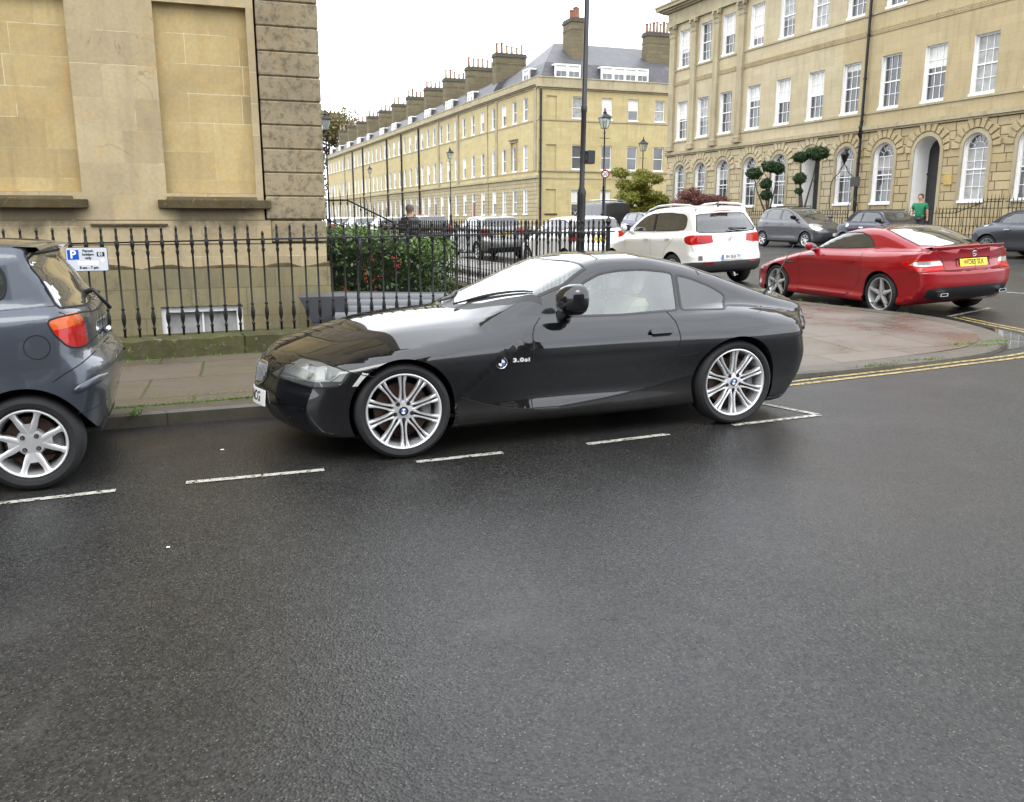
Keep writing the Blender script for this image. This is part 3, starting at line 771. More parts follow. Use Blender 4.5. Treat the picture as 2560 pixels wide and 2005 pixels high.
def seat(parent, x, y, mat=BEIGE, name='seat', z=0.22, s=1.0):
    m = MB()
    m.bbox(x-0.22*s, x+0.26*s, y-0.24, y+0.24, z, z+0.20, 0.05)
    v0 = len(m.v); m.bbox(-0.07, 0.09, y-0.24, y+0.24, 0, 0.60*s, 0.05)
    for i in range(v0, len(m.v)):
        a, b, c = m.v[i]; m.v[i] = (x+0.24*s + a + c*0.35, b, z+0.12 + c)
    v0 = len(m.v); m.bbox(-0.05, 0.05, y-0.13, y+0.13, 0, 0.17, 0.035)
    for i in range(v0, len(m.v)):
        a, b, c = m.v[i]; m.v[i] = (x+0.24*s + 0.66*s*.35 + a + c*0.2, b, z+0.12 + 0.63*s + c)
    return m.build(name, mat, parent, smooth=True, auto=40)
def cabin(parent, x0, x1, hw, zf, zd, xd, side_drv=1, seats=((1.35, .37), (1.35, -.37)), seat_mat=BEIGE, xs=None):
    m = MB(); m.box(x0, x1, -hw, hw, zf-0.02, zf)
    m.bbox(xd-0.35, xd, -hw, hw, zf+0.25, zd, 0.06)
    m.build('cabin_floor_and_dashboard', INTERIOR, parent)
    s = MB(); c = Vector((xd+0.22, side_drv*0.36, zd-0.06)); pts = []
    for i in range(21):
        a = 2*math.pi*i/20; pts.append(c + Vector((0.07*math.sin(a)*1.0, 0.185*math.cos(a), 0.175*math.sin(a))))
    s.tube(pts, 0.016, 8, cap=False); s.tube([c, c+Vector((-0.2, 0, -0.06))], 0.03, 8); s.tube([pts[0], pts[10]], 0.014, 6)
    s.build('steering_wheel', INTERIOR, parent, smooth=True)
    for (x, y) in seats: seat(parent, x, y, seat_mat)
def mirror(parent, side, p, mat, size=(0.11, 0.19, 0.13), back=0.05, label=None):
    """door mirror: shell on a short foot; p = joint on the door"""
    mb = MB(); sx, sy, sz = size; n1, n2 = 10, 16
    cx, cy, cz = p[0]+back*0.2, abs(p[1])+sy*0.62, p[2]+sz*0.52
    v = []; f = []
    for i in range(n1+1):
        a = math.pi*i/n1
        for j in range(n2):
            b = 2*math.pi*j/n2
            ux, uy, uz = math.cos(a), math.sin(a)*math.cos(b), math.sin(a)*math.sin(b)
            q = lambda t, e: math.copysign(abs(t)**e, t)
            X = q(ux, 0.8)*sx*(0.9 if ux < 0 else 0.35); Y = q(uy, 0.8)*sy*0.5; Z = q(uz, 0.8)*sz*0.5
            v.append((cx + X + Y*0.22, side*(cy + Y), cz + Z + Y*0.10))
    for i in range(n1):
        for j in range(n2): f.append((i*n2+j, i*n2+(j+1) % n2, (i+1)*n2+(j+1) % n2, (i+1)*n2+j))
    mb.add(v, f)
    mb.tube([(p[0], side*(abs(p[1])-0.03), p[2]-0.005), (p[0]+0.01, side*(abs(p[1])+0.045), p[2]+0.02), (cx-0.01, side*(cy-sy*0.2), cz-sz*0.25)], [0.055, 0.042, 0.036], 10)
    o = mb.build('door_mirror', mat, parent, smooth=True, auto=60)
    g = MB(); g.lathe([(0.0, 0.0), (1.0, 0.0)], 20); g.xf(Matrix.Translation((cx+sx*0.34, side*cy, cz)) @ Matrix.Rotation(R(90), 4, 'Y') @ Matrix.Diagonal((sz*0.40, sy*0.42, 1, 1)))
    g.build('mirror_glass', CHROME, o)
    return o
# ================================================================ black two-seat coupe (the subject)
def build_coupe():
    root = thing('parked_coupe', 'glossy black two door sports coupe parked in the dashed bay, nose to the left', 'car')
    PAINT = paint('black_paint', (0.0035, 0.0037, 0.0048), metal=0.0, rough=0.5, coat=1.0, dirt=0.02, spec=0.02, cior=1.66)
    LOWER = paint('black_lower_paint', (0.008, 0.008, 0.0085), rough=0.5, coat=0.3, dirt=0.10, spec=.1)
    WG = glass('windscreen_glass', (0.70, 0.82, 0.78), refl=2.1, dust=0.05)
    SG = glass('side_glass', (0.72, 0.82, 0.78), refl=1.9, dust=0.14)
    B = Body(skel=(-0.10, 2.72, 0.46), k=0.045, kg=0.07, ku=0.03, kf=0.10, kr=0.07,
        top=[(-.86, .63), (-.80, .665), (-.6, .735), (-.3, .80), (0, .845), (.35, .875), (.7, .895), (1.0, .905), (1.4, .905), (2.0, .90), (2.5, .90), (2.9, .88), (3.2, .855), (3.46, .855)],
        crown=[(-.8, .14), (-.3, .17), (0, .15), (.5, .130), (.8, .125), (1.0, .120), (1.6, .125), (2.0, .13), (2.5, .085), (3.0, .135), (3.4, .21)], cpx=[(-.5, 2.5), (0, 2.8), (.5, 3.6), (1.0, 8), (1.9, 8), (2.4, 4.5), (3.3, 3.0)],
        bot=[(-.8, .20), (-.5, .155), (0, .15), (.4, .155), (2.1, .155), (2.9, .13), (3.2, .13), (3.4, .20)],
        W=[(-.86, .82), (-.5, .865), (-.1, .892), (.4, .882), (.9, .880), (1.6, .878), (2.1, .875), (2.6, .885), (3.0, .870), (3.4, .82)],
        sec=[(.12, -.050), (.20, -.036), (.30, -.036), (.45, -.022), (.58, -.006), (.65, 0), (.72, -.009), (.79, -.032), (.9, -.034)],
        flares=[(0.0, .62, .48, .18, .036), (2.52, .66, .50, .20, .055), (1.15, .235, 0.80, .055, .030), (2.5, .30, .45, .12, .012)],
        tbumps=[(-.05, .62, .45, .16, .022), (2.5, .72, .5, .15, .015), (.1, .0, .7, .28, .012), (3.29, 0, .085, .46, .060)],
        xf=[(.15, -.72), (.22, -.80), (.35, -.835), (.42, -.825), (.50, -.80), (.56, -.79), (.66, -.76), (.72, -.62), (.80, -.3)], pf=(0.42, 2.3), nose=[(.062, .17, .49, .14)], creases=[(.33, .33, .845, .765, .007, -.020, .14, 0)],
        xr=[(.12, 3.16), (.22, 3.24), (.36, 3.33), (.50, 3.36), (.62, 3.34), (.76, 3.33), (.82, 3.38), (.88, 3.37)], pr=(0.36, 2.6),
        roof=[(.4, .80), (.62, .915), (.80, 1.00), (1.0, 1.09), (1.2, 1.175), (1.40, 1.24), (1.6, 1.268), (1.85, 1.270), (2.15, 1.228), (2.45, 1.143), (2.75, 1.038), (3.05, .938), (3.3, .872), (3.5, .80)],
        rcrown=[(.6, .10), (1.1, .16), (1.6, .14), (2.2, .18), (3, .14)],
        Wg=[(.5, .76), (1.0, .775), (1.5, .775), (2.0, .765), (2.5, .71), (3.0, .62), (3.4, .52)], tum=0.52, zb=0.86, gr=(.45, 3.30))
    # outlines in the side view
    dglass = rnd([(1.13, .868), (1.235, .985), (1.36, 1.085), (1.50, 1.140), (1.65, 1.158), (1.85, 1.158), (2.02, 1.138), (2.088, 1.122), (2.062, .866), (1.6, .858)], .03)
    qglass = rnd([(2.118, 1.113), (2.25, 1.078), (2.40, 1.018), (2.50, .960), (2.515, .930), (2.47, .872), (2.43, .858), (2.095, .864)], .03)
    door = [(.985, .868), (.925, .82), (.905, .76), (.897, .56), (.893, .262), (1.09, .258), (1.47, .288), (1.74, .322), (1.90, .39), (1.99, .53), (2.02, .67), (2.005, .79), (1.96, .868), (1.6, .856), (1.13, .866)]
    head = rnd([(-.775, .535), (-.70, .612), (-.60, .668), (-.50, .660), (-.34, .600), (-.375, .543), (-.42, .519), (-.55, .512), (-.76, .522)], .02)
    sig = [(-.262, .600), (-.215, .590), (-.282, .512), (-.328, .512)]
    tail = rnd([(.38, .755), (.52, .75), (.58, .715), (.58, .66), (.40, .64)], .03)
    lower = [(.372, .378), (.55, .314), (.72, .272), (.893, .256), (1.09, .252), (1.47, .282), (1.74, .316), (1.93, .36), (2.15, .40), (2.15, .13), (.36, .13)]
    fbump = [(-1.0, .628), (-.80, .628), (-.70, .606), (-.745, .530), (-.55, .505), (-.42, .512), (-.36, .54), (-.33, .600), (-.19, .566), (-.30, .45), (-.34, .13), (-1.0, .13)]
    rbump = [(2.80, .565), (3.10, .60), (3.30, .615), (3.6, .60), (3.6, .12), (2.86, .12), (2.87, .38)]
    wind = [(.60, 0), (.70, .35), (.90, .60), (1.01, .685), (1.20, .665), (1.40, .595), (1.375, .40), (1.335, .2), (1.325, 0)]
    rwin = [(2.28, 0), (2.30, .3), (2.36, .50), (2.65, .52), (3.0, .50), (3.08, .3), (3.10, 0)]
    grille = rnd([(.035, .592), (.20, .588), (.215, .52), (.165, .445), (.07, .430), (.035, .48)], .03)
    intake = rnd([(.0001, .335), (.42, .335), (.50, .27), (.40, .20), (.0001, .20)], .02)
    # the corners at the centre line must stay on it
    intake = [(.0, .335), (.42, .335), (.50, .27), (.40, .20), (.0, .20)]
    bonnet = [(-.79, 0), (-.76, .20), (-.68, .40), (-.52, .60), (-.36, .71), (-.15, .765), (.1, .79), (.4, .79), (.70, .765), (.86, .74), (.80, .60), (.66, .35), (.56, 0)]
    GR = plain('grille_dark', (0.03, 0.03, 0.03), 0.4)
    cowl = [(.50, 0), (.60, .35), (.80, .66), (1.02, .73), (1.03, .70), (.92, .60), (.70, .35), (.60, 0)]
    reg = [('windscreen', 'top', wind, WG, 'one'), ('cowl', 'top', cowl, BLACK_PLASTIC, 'one'), ('rear_window', 'top', rwin, SG, 'one'),
           ('door_window', 'side', dglass, SG, 'pair'), ('quarter_window', 'side', qglass, glass('quarter_glass', (0.22, 0.25, 0.28), refl=1.5, dust=0.03), 'pair'),
           ('headlight', 'side', head, glass('headlight_cover', (0.9, 0.9, 0.88), refl=1.3, dust=0.10), 'pair'), ('side_reflector', 'side', sig, plain('pale_reflector', (0.62, 0.62, 0.58), 0.2, coat=1.0, var=.15, scale=40), 'pair'),
           ('tail_light', 'rear', tail, RED_DEEP, 'pair'), ('kidney_grille', 'front', grille, GR, 'pair'), ('lower_intake', 'front', intake, BLACK_PLASTIC, 'one'),
           ('bonnet', 'top', bonnet, PAINT, 'one'), ('sill_panel', 'side', lower, LOWER, 'pair'),
           ('door', 'side', door, PAINT, 'pair'), ('front_bumper', 'side', fbump, PAINT, 'one'), ('rear_bumper', 'side', rbump, PAINT, 'one')]
    made = body_parts(B, root, reg, [(0.0, .318, .352), (2.495, .318, .352)], PAINT, step=0.026)
    # gaps and seals
    s = MB()
    for ln in (door[:13], [(.374, .379), (.55, .315), (.72, .272), (.90, .257)], [(1.09, .255), (1.47, .285), (1.74, .319), (1.93, .365), (2.13, .41)],
               [(2.02, .545), (2.16, .565)], [(2.80, .60), (3.05, .635), (3.18, .66)], [(2.31, 1.19), (2.33, 1.10)], [(-.70, .606), (-.745, .530), (-.55, .505), (-.42, .512), (-.36, .54), (-.335, .597)]):
        ribbon(B, 'side', ln, .0072, mb=s)
    ribbon(B, 'side', [(-.80, .638), (-.70, .655)] if False else [(-.62, .68), (-.50, .668), (-.34, .608), (-.19, .568)], .0055, mb=s)
    ribbon(B, 'top', [(-.80, .0), (-.785, .15), (-.755, .30), (-.70, .46), (-.645, .57)], .006, mb=s)
    split_islands(s.build('panel_gap', SEAMM, root), 'panel_gap')
    t = MB()
    ribbon(B, 'side', dglass, .022, closed=True, mb=t); ribbon(B, 'side', qglass, .022, closed=True, mb=t)
    ribbon(B, 'top', wind[3:8], .026, mb=t); ribbon(B, 'top', rwin[1:6], .03, mb=t); ribbon(B, 'top', [(1.325, -.0), (1.335, .2), (1.375, .40)], .026, mb=t)
    split_islands(t.build('window_seal', plain('rubber_seal', (0.010, 0.010, 0.010), 0.35), root), 'window_seal')
    # black cowl and wipers at the windscreen foot
    for k, (x0, y0, x1, y1) in enumerate(((.66, -.12, .985, -.645), (.655, .28, .76, .50))):
        P0 = B.cast('top', [(x0, abs(y0))])[0]; P1 = B.cast('top', [(x1, abs(y1))])[0]
        P0[1] = y0; P1[1] = y1; pts = []
        for i in range(9):
            u = i/8; xx = x0+(x1-x0)*u; yy = y0+(y1-y0)*u; q = B.cast('top', [(xx, abs(yy))])[0]; pts.append((xx, yy, q[2]+0.010+0.004*math.sin(math.pi*u)))
        m = MB(); m.tube(pts, [.010, .011, .012, .012, .011, .010, .009, .008, .005], 6); 
        m.tube([(x0-.10, y0*0.9, pts[0][2]-.02), pts[0]], .009, 6)
        m.build('wiper', BLACK_PLASTIC, root, smooth=True)
    # headlight bowls
    for sg in (1, -1):
        o = MB(); 
        for (x, z, r) in ((-.60, .585, .052), (-.50, .58, .048)):
            p = B.cast('side', [(x, z)])[0]
            o.lathe([(r, -.0), (r*.9, .03), (r*.55, .055), (0, .06)], 20, (0, 0, 0), 'z')
            for i in range(len(o.v)-80, len(o.v)):
                a, b, c = o.v[i]; o.v[i] = (p[0]+0.03+c*0.8+b*0.15, sg*(p[1]-0.085-abs(c)*0.3+ (a)*0.75), z+b)
        o.build('headlight_reflector', CHROME, made['headlight'][0 if sg > 0 else 1], smooth=True)
        q = MB(); pts = []
        for (x, z) in ((-.735, .533), (-.66, .540), (-.56, .540), (-.47, .548), (-.43, .572), (-.40, .606)):
            p = B.cast('side', [(x, z)])[0]; pts.append((p[0]+.01, sg*(p[1]-.022), p[2]))
        q.tube(pts, .007, 8); q.build('headlight_trim', ALLOY, made['headlight'][0 if sg > 0 else 1], smooth=True)
        k = MB(); 
        for (x, z) in ((-.74, .53), (-.62, .53), (-.50, .525), (-.40, .56)): pass
        b = B.cast('side', [(-.75, .54), (-.62, .645), (-.5, .64), (-.38, .59), (-.42, .53), (-.6, .52)])
        v = [(p[0]+.04, sg*(p[1]-.09), p[2]) for p in b]; k.add(v, [tuple(range(6))]); k.build('headlight_back', plain('headlight_inner', (0.62, 0.62, 0.58), 0.3, var=.3), made['headlight'][0 if sg > 0 else 1])
    # kidney bars and chrome rings
    for sg in (1, -1):
        g = MB(); ribbon(B, 'front', grille, .016, closed=True, eps=.003, sides=(sg,), mb=g); g.build('grille_ring', CHROME, made['kidney_grille'][0 if sg > 0 else 1], smooth=True)
        h = MB()
        for y in np.linspace(.055, .195, 8):
            zb = .435 if y < .15 else .435+(y-.15)*1.6
            ribbon(B, 'front', [(y, zb+.02), (y, .58)], .007, eps=.006, sides=(sg,), mb=h)
        h.build('grille_bars', ALLOY_GREY, made['kidney_grille'][0 if sg > 0 else 1])
    # badge, model script, handle, mirrors, plate, exhausts, aerial
    for sg in (-1, 1):
        roundel(root, surf_frame(B, 'side', (.675, .592), sg) @ Matrix.Translation((0, 0, .003)), .041, 'side_badge')
        g = MB(); g.lathe([(.046, .0), (.052, .003), (.062, .001)], 32); g.xf(surf_frame(B, 'side', (.675, .592), sg)); g.build('badge_surround', PAINT, root, smooth=True)
        text_mesh('3.0si', .037, plain('pale_metal_script', (.72, .72, .72), .3, metal=.2), 'model_script', root, surf_frame(B, 'side', (.815, .602), sg) @ Matrix.Translation((0, 0, .002)), bold=.0016, spacing=1.12, sx=1.6)
        dr = made['door'][0 if sg > 0 else 1]
        fr = surf_frame(B, 'side', (1.872, .733), sg)
        h = MB(); h.prism(rnd([(-.088, -.020), (.088, -.020), (.092, .006), (.075, .026), (-.075, .026), (-.092, .006)], .018), .010, .030); 
        h.xf(fr); ho = h.build('door_handle', PAINT, dr, smooth=True, auto=50)
        c = MB(); c.prism(rnd([(-.070, -.034), (.070, -.034), (.085, -.006), (-.085, -.006)], .02), .0005, .003); c.xf(fr); c.build('handle_recess', SEAMM, ho)
        mirror(root, sg, (1.165, .80, .885) if sg < 0 else (1.26, .77, .86), PAINT, size=(.125, .25, .215) if sg < 0 else (.10, .16, .14))
        e = MB(); e.lathe([(.0, .02), (.026, .02), (.030, .03), (.030, -.06), (.0, -.06)], 16, (3.30 if False else 0, 0, 0), 'x'); e.xf(Matrix.Translation((3.26, sg*.50, .235))); e.build('exhaust_tip', CHROME, root, smooth=True)
    pl = number_plate(root, Matrix.Identity(4), 'RE56 NCG', WHITE_PLATE, name='front_number_plate')
    for o in [pl] + kids_of(pl):
        bm = bmesh.new(); bm.from_mesh(o.data)
        if o is pl: bmesh.ops.subdivide_edges(bm, edges=bm.edges[:], cuts=6, use_grid_fill=True)
        for v in bm.verts:
            x, y, z = v.co; t = abs(x); v.co = (-.893 - z + 1.15*t*t/(t+.10)*.30 + y*.12, -x*.97, .352 + y)
        bm.to_mesh(o.data); bm.free()
    a = MB(); a.tube([(2.98, -.50, .93), (3.06, -.50, 1.00), (3.24, -.50, 1.30)], [.008, .0045, .003], 6); a.build('aerial', BLACK_PLASTIC, root, smooth=True)
    for sg in (1, -1):   # roof drip seam and rear deck shut line
        pass
    cabin(root, .3, 2.3, .74, .24, .84, .98, 1, seats=((1.42, .36), (1.42, -.36)))
    for (x, y) in ((0, -.878), (2.495, -.888), (0, .878), (2.495, .888)):
        wl = make_wheel(root, (x, y, .318), -1 if y < 0 else 1, .318, .252, .235, 'double10', rot=0)
        if y < 0: roundel(wl, Matrix.Rotation(R(90), 4, 'X') @ Matrix.Rotation(R(35), 4, 'Z') @ Matrix.Translation((0, 0, -.0235)), .032, 'wheel_centre_badge')
    return root
coupe = build_coupe()
coupe.location = (1.138, 5.345+.878, G(1.10, 0) - 0.0); coupe.rotation_euler = (0, -math.atan(.016), 0)
place_z = G(1.10, 6.2)
# ================================================================ other cars
def fix(o):
    bm = bmesh.new(); bm.from_mesh(o.data); bmesh.ops.recalc_face_normals(bm, faces=bm.faces[:]); bm.to_mesh(o.data); bm.free(); return o
def place_car(root, fx_, fy_, head, wb, off=0.0):
    """front axle centre at (fx_, fy_); head = world direction (radians) of local +x (rearwards); sits on the ground"""
    c, s = math.cos(head), math.sin(head); X = Vector((c, s, 0)); Y = Vector((-s, c, 0))
    P = lambda a, b: Vector((fx_, fy_, 0)) + X*a + Y*b
    def H(a, b): p = P(a, b); return G(p.x, p.y)
    zf = (H(0, .75)+H(0, -.75))/2; zr = (H(wb, .75)+H(wb, -.75))/2; sl = ((H(0, .75)-H(0, -.75))+(H(wb, .75)-H(wb, -.75)))/3.0
    xv = Vector((c*wb, s*wb, zr-zf)).normalized(); yv = Vector((-s, c, sl)).normalized(); zv = xv.cross(yv).normalized(); yv = zv.cross(xv)
    root.matrix_world = Matrix(((xv.x, yv.x, zv.x, fx_), (xv.y, yv.y, zv.y, fy_), (xv.z, yv.z, zv.z, zf+off), (0, 0, 0, 1)))
DARKGLASS = glass('dark_car_glass', (0.30, 0.36, 0.35), refl=1.7, dust=0.04)
CARGLASS = glass('car_glass', (0.55, 0.64, 0.62), refl=1.6, dust=0.05)
def handle(B, root, side, x, z, mat, w=.09):
    h = MB(); h.prism(rnd([(-w, -.014), (w, -.014), (w, .014), (-w, .014)], .012), .012, .030); h.box(-w*.9, -w*.7, -.008, .008, 0, .014); h.box(w*.7, w*.9, -.008, .008, 0, .014)
    h.xf(surf_frame(B, 'side', (x, z), side)); return h.build('door_handle', mat, root, smooth=True, auto=45)
def wheels(root, wb, tr, Rt, rr, style, mat, width=.2, detail=1, tr2=None):
    for (x, y) in ((0, -tr), (wb, -(tr2 or tr)), (0, tr), (wb, tr2 or tr)): make_wheel(root, (x, y, Rt), -1 if y < 0 else 1, Rt, rr, width, style, mat, detail=detail)
# ---------------------------------------------------------------- grey-blue three door hatchback cut by the left edge
def small_hatch():
    root = thing('parked_hatchback', 'blue grey three door hatchback cut off by the left edge, red and amber tail light', 'car')
    PT = paint('grey_blue_paint', (0.060, 0.070, 0.086), metal=.5, rough=.38, coat=1.0, dirt=.25)
    o = 2.37
    B = Body(skel=(.1, 2.15, .66), k=.07, kg=.09, ku=.035, kf=.12, kr=.07,
        top=[(-.76, .70), (-.5, .82), (0, .92), (.4, .99), (1, 1.03), (2, 1.075), (2.6, 1.09), (2.85, 1.09)], crown=[(-.5, .10), (0, .09), (.6, .06), (3, .035)], cp=5,
        bot=[(-.7, .20), (-.4, .18), (2.5, .20), (2.65, .24), (2.8, .30)], W=[(-.76, .74), (-.3, .81), (.3, .825), (1.5, .825), (2.3, .825), (2.6, .815), (2.85, .79)],
        sec=[(.15, -.05), (.25, -.015), (.40, .008), (.55, .004), (.75, .006), (.9, -.005), (1.05, -.035), (1.15, -.06)],
        flares=[(0, .52, .42, .14, .03), (2.37, .52, .42, .16, .028), (2.72, .62, .16, .10, .022)],
        xf=[(.2, -.68), (.4, -.78), (.6, -.77), (.75, -.68), (.85, -.4)], pf=(.38, 2.4),
        xr=[(.2, 2.68), (.30, 2.73), (.45, 2.78), (.60, 2.82), (.68, 2.82), (.75, 2.775), (.80, 2.735), (.95, 2.73), (1.05, 2.70), (1.1, 2.66)], pr=(.20, 3.4),
        roof=[(.2, .95), (.55, 1.14), (.95, 1.35), (1.3, 1.445), (1.8, 1.475), (2.2, 1.462), (2.42, 1.445), (2.55, 1.43), (2.9, 1.40)], rcrown=[(.5, .08), (3, .07)],
        Wg=[(.4, .74), (1.4, .755), (2.2, .745), (2.6, .725)], tum=.28, zb=1.05, gr=(.05, 2.80), xbk=[(.95, 2.71), (1.06, 2.67), (1.2, 2.595), (1.36, 2.50), (1.41, 2.50)], cb=.15, kb=.03)
    q = [(1.45, 1.11), (1.45, 1.355), (1.9, 1.37), (2.22, 1.355), (2.305, 1.315), (2.334, 1.26), (2.337, 1.19), (2.32, 1.135), (2.27, 1.115)]
    light = rnd([(2.536, 1.000), (2.62, 1.022), (2.70, 1.018), (2.735, .98), (2.748, .86), (2.70, .815), (2.63, .845), (2.565, .93)], .03)
    amb = [(2.536, 1.000), (2.62, 1.030), (2.70, 1.028), (2.745, .985), (2.65, .955), (2.57, .945)]
    rw = [(0, 1.375), (.50, 1.372), (.60, 1.345), (.66, 1.20), (.715, 1.065), (.35, 1.045), (0, 1.04)]
    bump = [(2.535, .65), (2.60, .692), (2.68, .735), (2.77, .79), (3.1, .80), (3.1, .1), (2.6, .1), (2.66, .35), (2.66, .46), (2.60, .58)]
    made = body_parts(B, root, [('tailgate', 'rear', [(0, 1.03), (.60, 1.04), (.56, .98), (.55, .84), (.60, .76), (0, .74)], PT, 'one'), ('tail_light', 'side', amb, AMBER_LENS, 'pair', 'amber upper half of the tail light'), ('tail_light', 'side', light, RED_LENS, 'pair'), ('rear_window', 'rear', rw, DARKGLASS, 'one'), ('quarter_window', 'side', rnd(q, .04), DARKGLASS, 'pair'),
        ('door_window', 'side', rnd([(.62, 1.09), (1.0, 1.30), (1.38, 1.36), (1.38, 1.10)], .04), DARKGLASS, 'pair'), ('windscreen', 'top', [(.42, 0), (.50, .5), (.60, .66), (1.02, .56), (1.00, 0)], DARKGLASS, 'one'),
        ('rear_bumper', 'side', bump, PT, 'one')], [(0, .285, .325), (2.37, .288, .335)], PT, step=.03)
    s = MB()
    ribbon(B, 'side', bump[:5], .007, mb=s); ribbon(B, 'side', light, .010, closed=True, mb=s); ribbon(B, 'side', arc(2.475, .855, .068, 0, 360, 30)[:-1], .006, closed=True, mb=s)
    ribbon(B, 'side', rnd(q, .04), .016, closed=True, mb=s); ribbon(B, 'side', [(2.60, 1.045), (2.63, 1.025)], .006, mb=s); ribbon(B, 'rear', rw[:6], .016, mb=s)
    ribbon(B, 'side', [(1.40, .35), (1.40, 1.06)], .006, mb=s); ribbon(B, 'side', [(1.9, 1.052), (2.2, 1.060), (2.45, 1.070), (2.59, 1.078)], .004, mb=s)
    ribbon(B, 'side', [(2.645, .452), (2.72, .452), (2.79, .465)], .005, mb=s); split_islands(s.build('panel_gap', SEAMM, root), 'panel_gap')
    for sg in (1, -1):
        st = B.cast('side', dens([(2.645, .590), (2.70, .612), (2.76, .628), (2.79, .632)], .02, False)); N = B.grad(st); m = MB(); v = []
        n = len(st)
        for i in range(n):
            w = .026 if 0 < i < n-1 else .012
            for (dz, dn) in ((-w, .001), (-w*.7, .014), (w*.7, .014), (w, .001)): p = st[i] + N[i]*dn; v.append((p[0], sg*p[1], p[2]+dz))
        m.add(v, [(i*4+j, (i+1)*4+j, (i+1)*4+j+1, i*4+j+1) if sg < 0 else (i*4+j, i*4+j+1, (i+1)*4+j+1, (i+1)*4+j) for i in range(n-1) for j in range(3)])
        m.build('bumper_strip', PT, root, smooth=True)
    m = MB(); m.tube([(2.63, .02, 1.085), (2.70, -.02, 1.115), (2.745, -.05, 1.10)], [.022, .016, .012], 8); m.tube([(2.715, -.10, 1.125), (2.80, -.02, .99)], .012, 6); m.build('rear_wiper', BLACK_PLASTIC, root, smooth=True)
    # roof spoiler lip and high light
    m = MB(); v = []; n = 14
    for i in range(n+1):
        y = -.60+1.2*i/n; z = 1.432-.05*abs(y)**2.2; v += [(2.38, y, z+.004), (2.52-.05*y*y, y, z-.002), (2.535-.05*y*y, y, z-.020), (2.50-.05*y*y, y, z-.034), (2.38, y, z-.03)]
    m.add(v, [(i*5+j, (i+1)*5+j, (i+1)*5+(j+1) % 5, i*5+(j+1) % 5) for i in range(n) for j in range(5)]); fix(m.build('roof_spoiler', PT, root, smooth=True, auto=35))
    m = MB(); m.tube([(2.755, .0, .86), (2.775, .0, .83)], .03, 10); m.build('tailgate_handle', CHROME, root, smooth=True)
    text_mesh('T3', .035, CHROME, 'model_script', root, surf_frame(B, 'side', (2.715, .792), -1) @ Matrix.Translation((0, 0, .002)), sx=1.3, bold=.001)
    cabin(root, .5, 2.3, .70, .35, 1.0, .85, 1, seats=((1.25, .36), (1.25, -.36), (1.95, .3), (1.95, -.3)), seat_mat=plain('grey_seat', (.05, .05, .055), .9))
    wheels(root, 2.37, .815, .288, .206, 'y8', ALLOY, .19)
    return root
hb = small_hatch(); place_car(hb, -1.055-2.37, 5.50+.815, 0, 2.37)
